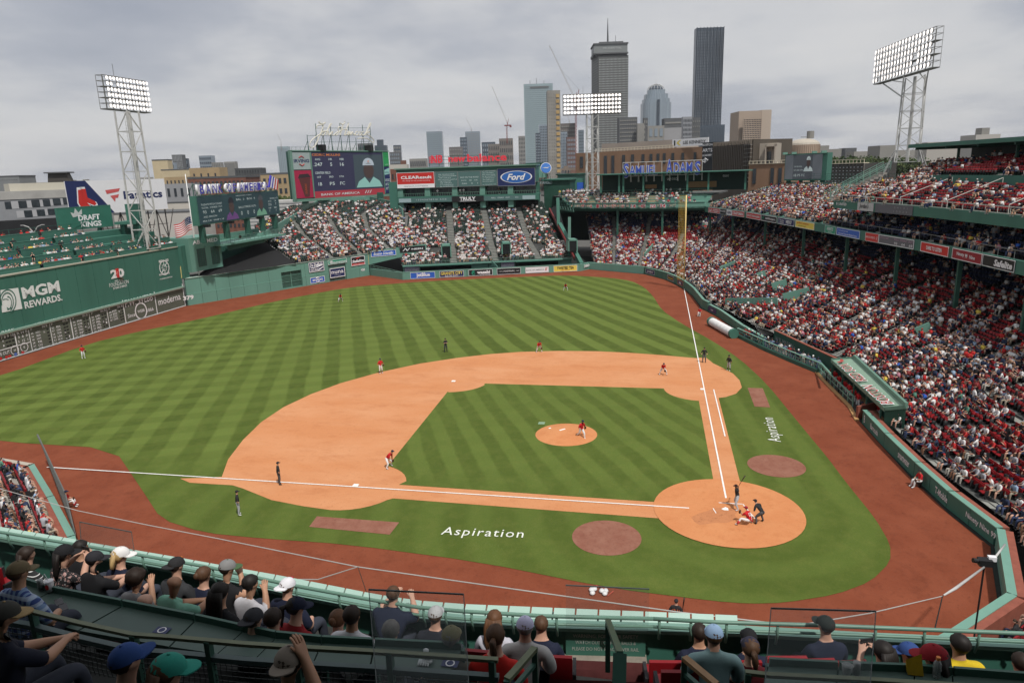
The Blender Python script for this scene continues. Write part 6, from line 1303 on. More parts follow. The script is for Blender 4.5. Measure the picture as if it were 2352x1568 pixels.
def cyl_tower():
 C=at(1505,300,1500);m_px=1500/FD;e=E("building","blue-grey glass tower with stepped shoulders and an open dome of ribs","building",(C[0],C[1],0));uxx=np.array([.2,-.98,0]);uyy=np.array([.98,.2,0])
 for hw,yt in((33,238),(30,229),(26,218),(19.5,208)):
  z_=zat(C,1505,yt);mb=MB();pl=[]
  for i in range(16):a_=2*math.pi*i/16;q=C+uxx*hw*m_px*math.copysign(abs(math.cos(a_))**.6,math.cos(a_))+uyy*hw*m_px*math.copysign(abs(math.sin(a_))**.6,math.sin(a_));pl.append((q[0],q[1]))
  mb.prism(pl,0,z_);mb.build("shaft",GLB,e);mb=MB()
  for i in range(9):q=C+uxx*hw*m_px*(-.88+i*.22)-uyy*hw*m_px*(.99-.02*abs(i-4)**1.4);mb.bar((q[0],q[1],60),(q[0],q[1],z_),.8)
  mb.build("mullions",M("pale_mullion",(.3,.36,.4),.4),e)
 z_=zat(C,1505,208);zt=zat(C,1505,194);mb=MB()
 for i in range(16):
  a_=2*math.pi*i/16;r_=19*m_px;mb.tube([C*(1,1,0)+(0,0,z_)+(uxx*math.cos(a_)+uyy*math.sin(a_))*r_*math.cos(b_)+np.array([0,0,(zt-z_)*math.sin(b_)])for b_ in np.linspace(0,1.5,7)],.55,4)
 mb.ell(C*(1,1,0)+(0,0,zt),(4,4,1.5),8,3);mb.bar(C*(1,1,0)+(0,0,zt),C*(1,1,0)+(0,0,zt+8),.6);mb.build("dome_ribs",M("pale_rib",(.42,.43,.43),.5),e)
 mb=MB();mb.ell(C*(1,1,0)+(0,0,z_),(17*m_px,17*m_px,(zt-z_)*.8),14,5,z0=0.0,z1=.99);mb.build("dome_glass",GLD,e)
 mb=MB();q=C-uyy*33.2*m_px;mb.box((q[0],q[1],z_/2-6),(5,5,z_-30));mb.build("dark_bay",GLD,e)
cyl_tower()
e,f=bld("very tall dark glass tower, tallest on the skyline at right",1600,63,1664,64,1050,GLD,52,15,M("dark_glass_paler",(.10,.12,.145),.25,.6,.02,spec=.6),ww=.62,wh=.8,thick=14,u0=.02)  # window panes in a paler tone than the wall glass
mb=MB()
for i in range(9):f.slab(mb,.02+i*.12,.0,.035+i*.12,1.004,0,1.0)
mb.build("fins",M("fin_grey",(.05,.065,.09),.4),e)
BL=[("dark hotel block with pale floor lines right of the gridded tower",1422,269,1464,270,1000,DGR,16,8,GRC,dict(ww=.7,wh=.3)),("grey concrete blade wall of the hotel block",1464,284,1480,283,990,GRC,0,0,None,{}),("narrow dark block behind the blade wall",1478,272,1488,270,1010,DGR,12,2,GRC,{}),("low pale block under the domed tower with a glazed corner",1488,290,1526,288,900,GRC,5,3,GLB,dict(ww=.6,wh=.7)),("plain stepped grey block beside the pale one",1526,292,1569,295,905,M("pale_grey_block",(.30,.30,.31),.8,.08,.03),0,0,None,{}),("dark striped garage block behind the stepped grey block",1526,272,1568,271,1000,DGR,9,1,GRC,dict(ww=.96,wh=.25)),("grey hotel tower with a dark sign cap left of the tallest tower",1569,269,1590,268,900,M("hotel_grey",(.26,.27,.29),.8,.08,.03),14,6,WIN,dict(ww=.45,wh=.6)),("dark flank of the grey hotel tower",1590,268,1609,272,905,DGR,12,4,GRC,dict(ww=.3,wh=.3)),("dark glass podium at the foot of the tallest tower",1609,286,1665,288,1000,GLD,1,14,M("podium_line",(.08,.1,.12),.3),dict(ww=.15,wh=.95)),("tower under scaffolding with a lattice top left of the cranes",1068,303,1102,301,1900,GLB,20,6,GRC,dict(ww=.6,wh=.3)),("small dark block with a sloped top beside the scaffolded tower",1106,325,1137,328,1600,GLD,8,6,GLB,{}),("brownish stone block with narrow windows",1121,331,1147,331,1300,M("stone_brown",(.19,.17,.155),.85,.1,.03),6,6,WIN,dict(ww=.35)),("stone block with a green copper attic at the crane's foot",1146,318,1178,318,1250,M("stone_brown",(.19,.17,.155)),6,7,WIN,dict(ww=.4)),("pale narrow block left of the teal slab",1191,314,1206,311,1900,GRC,10,4,WIN,dict(ww=.4)),("glass tower with an arched crown in front of the teal slab",1238,287,1258,285,1500,GLB,20,5,GLD,dict(ww=.5)),("darker glass shaft left of the arched tower",1230,306,1241,305,1480,GLD,16,3,GLB,{}),("brown block with pale window bands right of the concrete tower",1288,284,1322,283,1300,M("brown_block",(.14,.125,.12),.8,.1,.03),14,7,GRC,dict(ww=.8,wh=.35)),("blue glass block in front of the brown one",1288,303,1303,303,1200,GLB,16,4,GLD,dict(ww=.3)),("blue glass block behind the red crane mast",1329,300,1341,297,1350,GLB,16,4,GLD,dict(ww=.5,wh=.3)),("reddish block at the red mast's foot",1302,316,1322,314,1150,M("reddish_block",(.15,.09,.08),.8,.1,.03),10,5,GLB,dict(ww=.5)),("tan slab tower with a framed grid of windows at right",1697.6,257,1749,253,520,TAN,0,0,None,dict(thick=20)),("glass tower behind the red letters",979,303,1015,301,1700,GLB,24,8,TEAL,dict(ww=.7,wh=.3)),("slender glass point tower under construction left of the video board",636,337,661,336,2000,TEAL,1,6,GLB,dict(ww=.5,wh=.95)),("dark blue block peeping out right of the video board",860,334,887,334,1400,GLD,0,0,None,{}),("dark blue upper block on top of it",865,321,879,321,1405,GLD,0,0,None,{}),("grey block hidden behind the script sign",821,330,853,329,1450,DGR,8,8,GLD,{}),("low dark glass pair at the horizon right of the video board",894,350,918,349,1700,DGR,8,5,GLB,{}),("block with a lighter top left of the glass tower",903,334,920,333,1900,GLD,10,4,GRC,{}),("small stepped grey block",940,365,979,364,1300,GRC,3,8,WIN,{}),("brown slab with strip windows behind the red letters",1031,338,1062,337,1500,M("brown_slab",(.15,.14,.14),.8,.1,.03),8,5,GRC,dict(ww=.6,wh=.3)),("dark glass slab beside it",1056,316,1072,315,1750,GLD,12,4,GLB,{}),("blue-grey office block at far left horizon",456,358,485,357,1500,GLB,8,6,GLD,dict(ww=.7,wh=.4)),("grey slab beside the blue-grey block",485,373,507,373,1450,GRC,8,5,DGR,dict(ww=.3,wh=.9)),("pale ribbed apartment slab left of the mansard roofs",514,372,539,371,1300,GRC,1,9,DGR,dict(ww=.4,wh=.95)),("white-framed dark glass block at left",394,356,418,355,1400,DGR,6,7,WINL,dict(ww=.18,wh=.9)),("lower dark block beside the white-framed one",418,364,430,364,1420,GLD,5,3,GLB,{}),("low grey-blue block in front of the white-framed one",382,374,400,374,1300,GLB,5,5,DGR,{}),("beige windowless stair tower of the old warehouse",349,371,384,367,420,BEIGE,0,0,None,dict(roof=.7)),("beige penthouse wall with a white-framed roof line",370,392,434,390,400,BEIGE,0,0,None,dict(roof=.6)),("tan block with paired windows right of the beige penthouse",434,387,503,384,380,TANB,1,4,WIN,dict(ww=.22,wh=.4,wz=.72)),("lower tan wall with bay windows behind the billboard's right end",377,408,434,405,360,TANB,1,6,WIN,dict(ww=.35,wh=.5,wz=.8)),("long red brick warehouse behind the blue letters",431,411,564,408,300,BRICK,7,13,WIN,dict(ww=.5,wh=.5,wz=.1,sep=True,roof=.8)),("brown brick gable wall right of the warehouse",552,405,600,400,330,M("brown_gable",(.20,.15,.125),.85,.1,.1),0,0,None,{}),("dark slate mansard house row on the horizon",539,388,597,384,420,M("slate_roof",(.075,.08,.085),.8,.2,.3),2,9,WIN,dict(ww=.35,wz=.8)),("tan brick apartment house left of the video board",598,402,673,399,270,TANB,5,6,WIN,dict(ww=.5,wh=.5,wz=.2,sep=True,roof=.6)),("white low shed with a corrugated wall behind the platform",560,465,706,457,230,M("white_shed",(.50,.50,.49),.7,.06,.5),14,1,M("shed_line",(.32,.33,.34),.7),dict(ww=1,wh=.25,wz=.0)),("pale rendered shed behind the left light tower",384,470,455,462,240,M("pale_render",(.50,.47,.42),.8,.06,.2),0,0,None,dict(roof=.4)),("pale panelled wall behind the seats below the billboard",262,500,440,480,215,M("pale_render2",(.46,.44,.41),.8,.08,.3),0,0,None,dict(roof=.4)),("grey boutique hotel right of the billboard",376,426,440,418,250,M("hotel_panel",(.27,.275,.29),.8,.06,.2),3,4,WIN,dict(ww=.35,wh=.55,wz=.3,sep=True)),("small red brick house beside the video board's foot",851,452,893,448,250,BRICK,1,2,WIN,dict(ww=.2,wh=.25,wz=.6)),("red brick corner left of the red and white panel",896,389,915,388,260,BRICK,1,2,WIN,dict(ww=.4,wz=.8,wh=.4)),("cream roof block behind the scoreboard building",894,379,935,377,420,M("cream_block",(.45,.43,.39),.8,.06,.3),0,0,None,{}),("dark tank and low roofs beside the cream block",920,369,932,368,450,M("rust_tank",(.16,.08,.06),.8),0,0,None,{})]
for lb,xl,yl,xr,yr,d_,m_,r_,c_,wm,kw in BL:bld(lb,xl,yl,xr,yr,d_,m_,r_,c_,wm,**kw)
P0,P1=at(1707.6,274,518),at(1749,273,518);f=frp(P0,P1,zat(P0,1707,324),P0[2]);e=E("window_grid","recessed dark window grid on the tan slab tower","window grid",P0);mb=MB();f.slab(mb,0,0,1,1,-.5,.1);mb.build("recess",GLD,e);mb=MB()
for i in range(12):f.slab(mb,i/11-.015,0,i/11+.015,1,.1,.6)
for i in range(12):f.slab(mb,0,i/11-.02,1,i/11+.02,.1,.6)
mb.build("grid_frame",TAN,e)
bld("narrow lighter end wall of the tan slab tower",1749.5,253,1772.6,252,523,M("tan_light",(.42,.35,.29),.85,.08,.02),0,0,None,thick=12)
bs=pan(1323,420,351,300,1611,410,338.5,262)
e=E("building","long brown brick school with tall narrow windows behind the blue letters","building",bs.p(0,0));mb=MB();bs.slab(mb,0,-.6,1,1,-25,0);mb.build("wall",BRN,e)
def bsu(x,y):P=gpl(x,y,bs.o,bs.n);return(P-bs.o)@bs.ux/bs.W,(P-bs.o)@bs.uy/bs.H
for x,y0,y1 in((392,310,440),(667,300,550),(752,298,550),(875,290,520),(978,285,380),(1098,282,380),(1190,278,365),(1270,275,365),(1342,270,390),(1440,268,365),(1555,265,360),(1695,260,360),(1098,480,545),(1190,480,545),(1342,480,545),(1440,480,545),(1555,480,545),(978,480,545)):
 a_=bsu(1254.4+x/5,297.9+y1/5);b_=bsu(1254.4+(x+32)/5,297.9+y0/5);w_=MB();bs.slab(w_,a_[0],a_[1],b_[0],b_[1],-.1,.25);w_.build("window",WIN,e)
mb=MB();bs.slab(mb,.18,1.0,.78,1.28,-22,-4);mb.build("penthouse",M("penthouse_beige",(.31,.28,.25),.8,.08,.1),e);mb=MB()
for v_ in(1.04,1.10):mb.bar(bs.p(.17,v_,-.3),bs.p(.79,v_,-.3),.25)
for i in range(24):mb.bar(bs.p(.17+i*.027,1,-.3),bs.p(.17+i*.027,1.1,-.3),.2)
mb.build("roof_rail",M("cream_rail",(.6,.54,.42),.6),e)
f=pan(1545,337,322,268,1628,334,314,256);board("long white roof sign with a yellow chevron and black capitals",f,cW,[("LEE KENNEDY",.62,.5,.62,.42,cBlk,.02)],th=.3,rim=None,extra=lambda e_,f,o_:(MB().add([f.p(.05,.15,o_),f.p(.09,.15,o_),f.p(.09,.85,o_),f.p(.05,.85,o_)],[(0,1,2,3)]).build("bar_mark",cBlk,e_),MB().add([f.p(*q,o_)for q in((.20,.85),(.25,.85),(.18,.5),(.25,.15),(.20,.15),(.12,.5))],[tuple(range(6))[::-1]]).build("chevron",cYel,e_)))
f=pan(1611,410,328,250,1636,408,326,246);e=E("building","black glass corner of the school with round white lettering","building",f.p(0,0));mb=MB();f.slab(mb,0,-.3,1,1,-10,0);mb.build("wall",M("black_glass",(.02,.024,.03),.3,.1,.3),e)
for s_,v_,h_ in(("BOSTON",.93,.06),("ARTS",.78,.1),("ACADEMY",.64,.06)):text(e,f,s_,.5,v_,.9,h_,cW,off=.2,bold=.02)
mb=MB();mb.tube([f.p(.1,.48,.3),f.p(.35,.56,.3),f.p(.6,.5,.3),f.p(.35,.44,.3),f.p(.1,.48,.3)],.15,4);mb.disc(f.p(.35,.5,.32),f.ux,f.uy,.45,10);mb.build("eye_mark",cW,e)
f=pan(1636.6,432,325,245,1725.6,428,323.5,225);e=E("building","brown metal-finned school wing with dark glazing between the fins","building",f.p(0,0));mb=MB();f.slab(mb,0,-.3,1,1,-15,0);mb.build("wall",M("fin_bronze",(.085,.072,.058),.6,.15,.2),e)
for i in range(10):w_=MB();f.slab(w_,.12+i*.085,.05,.155+i*.085,.97,-.1,.25);w_.build("glazing",GLASSD,e)
mb=MB()
for i in range(22):f.slab(mb,.02+i*.045,0,.03+i*.045,1.0,0,.7)
mb.build("fins",M("fin_bronze_light",(.14,.12,.10),.5,.1),e);mb=MB()
for i in range(10):f.slab(mb,.84,.12+i*.085,1.0,.13+i*.085,.3,1.0)
mb.build("balcony_bars",GRC,e)
for lb,q,m_,kw in(("plain beige school block with a cut-out portal",(1725.6,400,328,226,1781.6,396,331,222),M("beige_plain",(.36,.32,.27),.85,.06,.1),{}),("brown recessed school block",(1781.6,400,332,230,1813,396,332,230),M("brown_recess",(.13,.10,.08),.85,.1,.1),{}),("grey flat block right of the ribbed drum",(1880,360,335,330,1903,360,334,330),GRC,{}),("low grey terrace of roofs at the tree line",(1903,360,343,400,1932,360,342,400),GRC,{}),("small dark hospital block on the horizon",(1941,352,340,700,1967,352,340,700),DGR,{}),("grey windowless block left of the big light tower's foot",(2019.6,362,337,420,2054.6,362,331,420),GRC,{}),("pale roof line above the dark roof",(2129,342,327,500,2201,342,325,500),M("pale_far",(.38,.36,.33),.8,.05),{}),("pale blank block with a row of small windows above the roof",(2238.6,340,311,420,2294.6,340,307,420),M("pale_far2",(.40,.385,.36),.8,.05),{}),("long low grey building behind the trees",(1960,372,349,600,2120,372,343,600),M("pale_far3",(.26,.25,.23),.8,.1),{})):
 f=pan(*q);e=E("building",lb,"building",f.p(0,0));mb=MB();f.slab(mb,0,-3,1,1,-15,0);mb.build("wall",m_,e)
 if "row of small" in lb:
  for i in range(6):w_=MB();f.slab(w_,.63+i*.06,.45,.66+i*.06,.6,0,.3);w_.build("window",WIN,e)
  mb=MB();f.slab(mb,.3,1,.62,1.5,-8,-2);mb.build("roof_house",GRC,e)
 if "portal" in lb:w_=MB();f.slab(w_,.62,.0,.78,.72,-.1,.3);w_.build("dark_glazing",GLASSD,e);mb=MB();f.slab(mb,.58,-.4,.62,.95,0,2);f.slab(mb,.95,-.4,1,.95,0,2);f.slab(mb,.58,.88,1,.95,0,2);mb.build("portal_frame",m_,e)
C=at(1846,345,300);e=E("building","tan ribbed drum with a shallow metal dome and rooftop tank","building",(C[0],C[1],0));zt=zat(C,1846,333);rr_=34*300/FD;mb=MB();n=48;mb.prism([(C[0]+rr_*math.cos(2*math.pi*i/n),C[1]+rr_*math.sin(2*math.pi*i/n))for i in range(n)],0,zt);mb.build("drum",M("tan_metal",(.38,.29,.22),.6,.05),e)
mb=MB()
for i in range(n):a_=2*math.pi*i/n;mb.bar((C[0]+rr_*1.01*math.cos(a_),C[1]+rr_*1.01*math.sin(a_),0),(C[0]+rr_*1.01*math.cos(a_),C[1]+rr_*1.01*math.sin(a_),zt),.15)
mb.build("ribs",M("rib_tan",(.27,.2,.15)),e);mb=MB();mb.ell((C[0],C[1],zt),(rr_,rr_,2.6),24,5,z0=0,z1=.99);mb.build("dome",M("dome_metal",(.42,.38,.32),.5,.1,.2),e)
mb=MB();T_=at(1861,318,300);mb.tube([T_,T_+(0,0,3.0)],1.5,10);mb.bar(T_+(-1,4,.6),T_+(0,0,.6),.3);mb.build("tank",GRC,e)
f=pan(1718,430,377,212,1802,424,376,205);e=E("building","lower brown brick wing with three dark windows left of the small scoreboard","building",f.p(0,0));mb=MB();f.slab(mb,0,-.3,1,1,-12,0);mb.build("wall",BRN,e)
for a_ in(.12,.61,.82):w_=MB();f.slab(w_,a_,.1,a_+.09,.8,0,.2);w_.build("window",WIN,e)
mb=MB();f.slab(mb,0,1,1,1.02,-1,.3)
for i in range(10):mb.bar(f.p(i/9,1,0),f.p(i/9,1.14,0),.12)
mb.bar(f.p(0,1.14,0),f.p(1,1.14,0),.15);mb.build("roof_rail",M("cream_rail",(.6,.54,.42),.6),e)
f=pan(1893,432,377,200,1982,425,376,190);e=E("parking_garage","dark open-sided parking garage right of the small scoreboard","garage",f.p(0,0));mb=MB();f.slab(mb,0,-.3,1,1,-15,0);mb.build("wall",M("garage_dark",(.05,.048,.045),.8,.2),e)
mb=MB()
for i in range(7):f.slab(mb,0,i*.15,1,i*.15+.03,0,.3)
for i in range(12):f.slab(mb,i/11-.004,0,i/11+.004,1,0,.4)
mb.build("floor_edges",M("garage_edge",(.14,.13,.12)),e);mb=MB()
for i in range(6):
 for j in range(11):f.rect(mb,j/11+.02,i*.15+.07,j/11+.06,i*.15+.11,.3)
q=mb.build("parked_light_slots",WINL,e);q["kind"]="stuff";mb=MB();f.slab(mb,0,1.0,1,1.03,-2,.5)
for i in range(12):mb.bar(f.p(i/11,1,.3),f.p(i/11,1.17,.3),.15)
mb.bar(f.p(0,1.17,.3),f.p(1,1.17,.3),.18);mb.build("roof_rail",M("cream_rail",(.6,.54,.42)),e)
f=pan(-60,560,426,190,172,540,416,205);e=E("building","grey hotel with square dark windows and a black lower storey behind the wall-top seats","building",f.p(0,0));mb=MB();f.slab(mb,0,0,1,.72,-18,0);mb.build("wall",M("hotel_wall",(.24,.25,.265),.8,.1,.3),e)
mb=MB();f.slab(mb,0,.72,1,.865,-18,.2);mb.build("concrete_band",M("hotel_band",(.33,.325,.31),.85,.15,.3),e);mb=MB();f.slab(mb,.44,.865,1,1.0,-14,-1.5);mb.build("penthouse",M("cream_metal",(.50,.475,.40),.7,.05,.2),e)
def fu_(f,x,y):P=gpl(x,y,f.o,f.n);return(P-f.o)@f.ux/f.W,(P-f.o)@f.uy/f.H
for x0,x1,y0,y1 in((13,24,463,480),(44,60,461,478),(74,90,459,476),(100,114,458,474),(123,138,456,472),(146,160,454,470),(57,73,483,499),(86,102,481,496),(111,125,479,494)):
 a_=fu_(f,x0,y1);b_=fu_(f,x1,y0);w_=MB();f.slab(w_,a_[0],a_[1],b_[0],b_[1],-.2,.1);w_.build("window",GLASSD,e)
for x0,x1,y0,y1 in((28,43,462,480),(61,73,461,478),(91,99,459,475),(115,122,457,473),(139,145,455,471),(40,56,484,501),(74,85,482,498),(103,110,480,495)):
 a_=fu_(f,x0,y1);b_=fu_(f,x1,y0);w_=MB();f.slab(w_,a_[0],a_[1],b_[0],b_[1],-.1,.08);w_.build("panel",M("hotel_pale_panel",(.36,.365,.38),.8,.05,.3),e)
mb=MB();a_=fu_(f,0,545);b_=fu_(f,128,500);f.slab(mb,a_[0]-.3,a_[1],b_[0],b_[1],0,2.5);mb.build("black_storey",M("black_cladding",(.018,.019,.021),.5,.2,.5),e)
f=pan(107,425,396,260,164,422,394,262);e=E("rooftop_hood","dark tapering rooftop hood with a thin flat cap above the hotel","rooftop hood",f.p(0,0));mb=MB();mb.add([f.p(.05,0),f.p(1,0),f.p(.86,.9),f.p(.13,.9),f.p(.1,0,-6),f.p(.95,0,-6),f.p(.8,.9,-6),f.p(.2,.9,-6)],[(0,1,2,3),(5,4,7,6),(1,5,6,2),(4,0,3,7),(3,2,6,7)]);mb.build("hood",M("hood_dark",(.06,.055,.05),.7,.1),e);mb=MB();f.slab(mb,0,.9,.95,1.0,-7,1);mb.build("cap",DGR,e)
bld("grey low block with a strip roof at the far left edge",-40,408,43,406,330,M("far_left_grey",(.2,.21,.215),.8,.1,.2),1,14,WIN,ww=.6,wh=.08,wz=.92,roof=.6)
bb=pan(161,500,418,150,384,476,408.5,172)
def fan(e_,f,o_):
 MB().add([f.p(0,0,o_-.02),f.p(.42,0,o_-.02),f.p(.185,1,o_-.02),f.p(0,1,o_-.02)],[(0,1,2,3)]).build("navy_field",cNavy,e_)
 for dx,dy,m_,k in((0,0,cW,1.12),(0,0,cRed,1.0)):
  for s_ in(((.135,.76),(.175,.76),(.18,.5),(.245,.38),(.255,.30),(.235,.26),(.165,.36),(.14,.45)),((.105,.74),(.145,.74),(.14,.45),(.19,.27),(.195,.18),(.175,.15),(.105,.25),(.09,.36))):
   c_=np.mean(s_,0);MB().add([f.p(*(c_+(np.array(q)-c_)*(k if m_ is cRed else k+.08)),o_+(.02 if m_ is cRed else 0))for q in s_],[tuple(range(8))[::-1]]).build("sock_emblem",m_,e_)
 for q in(((.36,.70),(.51,.74),(.49,.64),(.37,.58)),((.40,.52),(.49,.56),(.475,.45),(.45,.45),(.44,.33))):MB().add([f.p(*z,o_)for z in q],[tuple(range(len(q)))[::-1]]).build("flag_mark",M("coral_red",(.55,.10,.10),.5),e_)
board("big white billboard with a navy corner, red socks emblem and navy word",bb,cW,[("Fanatics",.745,.52,.42,.25,cNavy,.03)],th=.25,rim=None,name="billboard",cat="billboard",extra=fan)
mb=MB()
for i in range(8):A=bb.p(.30+i*.098,0,-.5);mb.bar(A,A-(0,0,7),.22);mb.bar(A-(0,0,7)if i%2 else A,bb.p(.30+(i+1)*.098,0,-.5)-((0,0,0)if i%2 else(0,0,7)),.14)
mb.bar(bb.p(.3,0,-.5)-(0,0,3.5),bb.p(1,0,-.5)-(0,0,3.5),.14);o=mb.build("billboard_scaffold",M("scaffold_dark",(.07,.065,.06),.7,.1));T(o,"dark steel scaffold holding up the white billboard","scaffold")
dk=pan(134,532,480,118,258,519,468,128)
def crown(e_,f,o_):MB().add([f.p(*q,o_)for q in((.27,.55),(.24,.78),(.30,.72),(.33,.95),(.38,.74),(.45,.90),(.44,.66),(.31,.56))],[tuple(range(8))[::-1]]).build("crown_mark",M("pale_grey_print",(.5,.52,.52),.5),e_)
board("green fabric banner with a crown and stacked pale capitals over the wall-top seats",dk,M("green_banner",(.035,.15,.11),.6,.15,.4),[("DRAFT",.56,.50,.40,.25,cW,.04),("KINGS",.58,.2,.38,.25,cW,.04)],th=.3,rim=GREEN,rw=.012,name="banner_board",extra=crown)
mb=MB()
for u_ in(.18,.78):A=dk.p(u_,0,-.3);mb.bar(A,(A[0]-1.5,A[1]-.5,12.5),.45,.8)
o=mb.build("banner_bracket",GREEN_M);T(o,"slanted green steel brackets under the crown banner","bracket")
mb=MB();A=at(262,510,126);B=at(312,512,126);f=frp(A,B,A[2]-.5,A[2]);f.slab(mb,0,0,1,1,-4,0);f.slab(mb,.18,1,.9,7,-4,-3);f.slab(mb,.1,-10,.3,0,-2,-1);f.slab(mb,.7,-10,1,0,-2,-1);o=mb.build("camera_booth",GREEN);T(o,"green open booth beside the left light tower","booth")
for x,lb in((60,"white double-armed street lamp behind the wall-top seats"),):
 P=at(83,560,150);e=E("street_lamp",lb,"street lamp",P);zt=zat(P,83,535);mb=MB();mb.bar(P-(0,0,3),(P[0],P[1],zt),.18)
 for s_ in(-1,1):mb.tube([(P[0],P[1],zt),(P[0]-s_*.2,P[1]+s_*.9,zt+1.3),(P[0]-s_*.4,P[1]+s_*2.0,zt+1.7)],.09,5);mb.box((P[0]-s_*.4,P[1]+s_*2.2,zt+1.7),(.2,.8,.12))
 mb.build("post",WSTEEL,e)
def crane(label,xm,yb,yt,jx0,jy0,jx1,jy1,d_,mm,jm,k=1.0,deck=True):
 B=at(xm,yb,d_);e=E("tower_crane",label,"crane",B);zt=zat(B,xm,yt);mb=MB();w_=2.2*k
 for i in(-1,1):
  for j in(-1,1):mb.bar(B+(i*w_/2,j*w_/2,0),(B[0]+i*w_/2,B[1]+j*w_/2,zt),.35*k)
 n_=int((zt-B[2])/(w_*1.2))+1
 for q in range(n_):
  z0,z1=B[2]+(zt-B[2])*q/n_,B[2]+(zt-B[2])*(q+1)/n_;s_=1 if q%2 else-1;mb.bar((B[0]-w_/2,B[1]-s_*w_/2,z0),(B[0]-w_/2,B[1]+s_*w_/2,z1),.3*k);mb.bar((B[0]-w_/2,B[1]-w_/2,z1),(B[0]-w_/2,B[1]+w_/2,z1),.25*k)
 mb.build("mast",mm,e)
 A=at(jx0,jy0,d_);C_=at(jx1,jy1,d_);u=(C_-A)/np.linalg.norm(C_-A);sd_=np.cross(u,AXF);sd_/=np.linalg.norm(sd_);mb=MB();L_=np.linalg.norm(C_-A);n_=int(L_/(2.6*k))
 for s_ in(-1,1):mb.bar(A+sd_*s_*k,C_+sd_*s_*.4*k,.3*k)
 for q in range(n_):p0,p1=A+u*L_*q/n_,A+u*L_*(q+1)/n_;s_=1 if q%2 else-1;mb.bar(p0+sd_*s_*.9*k,p1-sd_*s_*.9*k,.2*k)
 mb.build("jib",jm,e)
 if deck:
  mb=MB();T_=np.array([B[0],B[1],zt]);mb.box(T_+(0,-2*k,1.5*k),(4*k,14*k,2.5*k));mb.bar(T_+(0,-2*k,2),T_+(0,-5*k,16*k),.8*k);mb.bar(T_+(0,-2*k,2),T_+(0,-1*k,12*k),.6*k);mb.box(T_+(0,-9*k,-.5*k),(3*k,4*k,5*k));mb.build("machinery_deck",mm,e)
  mb=MB();mb.bar(T_+(0,-5*k,16*k),A+u*L_*.55,.15*k);mb.bar(C_,C_-(0,0,8*k),.12*k);mb.build("cables",DGR,e)
MRD=M("crane_red",(.20,.04,.035),.6,.1);MWH=M("crane_grey_white",(.36,.34,.33),.6,.1)
crane("grey and red crane with its boom tipped left over the stone block",1165,330,290,1166,285,1130,199,1200,MRD,MWH,.75);crane("tallest crane with a red mast rising behind the centre lights",1324,400,232,1320,226,1262,105,700,MRD,MWH,.65);crane("tiny crane on top of the scaffolded tower",1083,303,297,1083,297,1070,270,1900,MWH,MWH,.9,False);crane("tiny crane on the unfinished glass point tower",647,345,330,647,330,636,306,2000,MWH,MWH,.9,False);crane("faint small crane between the concrete tower and the red mast",1308,290,278,1308,278,1303,264,1800,MWH,MWH,.8,False)
cols_=[(.24,.235,.22),(.17,.10,.075),(.33,.28,.20),(.13,.135,.14),(.36,.35,.33),(.2,.16,.13)]
kk=0
for x in range(-20,2352,17):
 for d0,up in((1300+random.random()*900,random.uniform(1,15)),(620+random.random()*300,random.uniform(-9,5))):
  hz=433-x*.0326;wd=random.uniform(14,34);yt=hz-(up if x<1900 or d0>1200 else up*.2);c_=random.choice(cols_)
  if x>1900:yt=hz-random.uniform(-6,2)
  g_=kk%6;m_=M("far_block_%d"%"abcdef".index("abcdef"[g_]),cols_[g_],.85,.1,.02);P0,P1=at(x,yt,d0),at(x+wd,yt,d0);f=frp(P0,P1,0,P0[2]);mb=MB();f.slab(mb,0,0,1,1,-f.W,0)
  if random.random()<.5:f.slab(mb,.2,1,.5,1+3.0/max(f.H,5),-f.W*.6,-2)
  e=E("city_block","distant low city block on the hazy skyline","building",P0,"distant low blocks along the skyline");mb.build("wall",m_,e);nr=max(2,int(f.H/7));mb=MB()
  for i in range(nr):
   for j in range(5):f.rect(mb,.06+j*.19,(i+.3)/nr,.16+j*.19,(i+.7)/nr,1.0)
  q=mb.build("windows",WIN if g_!=3 else GRC,e);q["kind"]="stuff";kk+=1
LEAF=[M("foliage_mid",(.045,.075,.025),.9,.45,.6),M("foliage_olive",(.06,.08,.028),.9,.45,.6),M("foliage_deep",(.03,.055,.02),.9,.45,.6)]
def tree(x,y,d_,h,r,m_,label):
 P=at(x,y,d_);zb=P[2]-h;e=E("tree",label,"tree",(P[0],P[1],zb),"trees showing above the garage and sheds");mb=MB();mb.tube([(P[0],P[1],zb-4),(P[0],P[1],P[2]-h*.3)],[.35,.15],6)
 for a_ in range(4):an=a_*1.6;mb.tube([(P[0],P[1],P[2]-h*.5),(P[0]+math.cos(an)*r*.5,P[1]+math.sin(an)*r*.5,P[2]-h*.2)],[.14,.05],4)
 mb.build("trunk",M("bark",(.06,.045,.03),.9),e);mb=MB()
 for _ in range(230):
  th,ph=random.random()*6.28,math.acos(random.uniform(-1,1));q=r*random.uniform(.45,1.05);c_=np.array([P[0]+q*math.sin(ph)*math.cos(th),P[1]+q*math.sin(ph)*math.sin(th),P[2]-h*.38+q*.75*math.cos(ph)]);s_=random.uniform(.25,.65)
  a_=np.random.normal(size=3);a_/=np.linalg.norm(a_);b_=np.cross(a_,np.random.normal(size=3));b_/=np.linalg.norm(b_);mb.quad(c_-a_*s_,c_+b_*s_,c_+a_*s_,c_-b_*s_)
 mb.build("crown",m_,e)
for i in range(38):x=1893+i*6.2+random.uniform(-3,3);tree(x,352+random.uniform(0,7)+(2 if i%3 else 0)+(i>20)*4,random.uniform(290,380),random.uniform(9,12),random.uniform(3.6,5.2),LEAF[i%3],"leafy green tree in the row right of the small scoreboard")
for x,y in((645,447),(657,449)):tree(x,y,240,6,2.6,LEAF[1],"leafy tree peeping out between the sheds left of the video board")
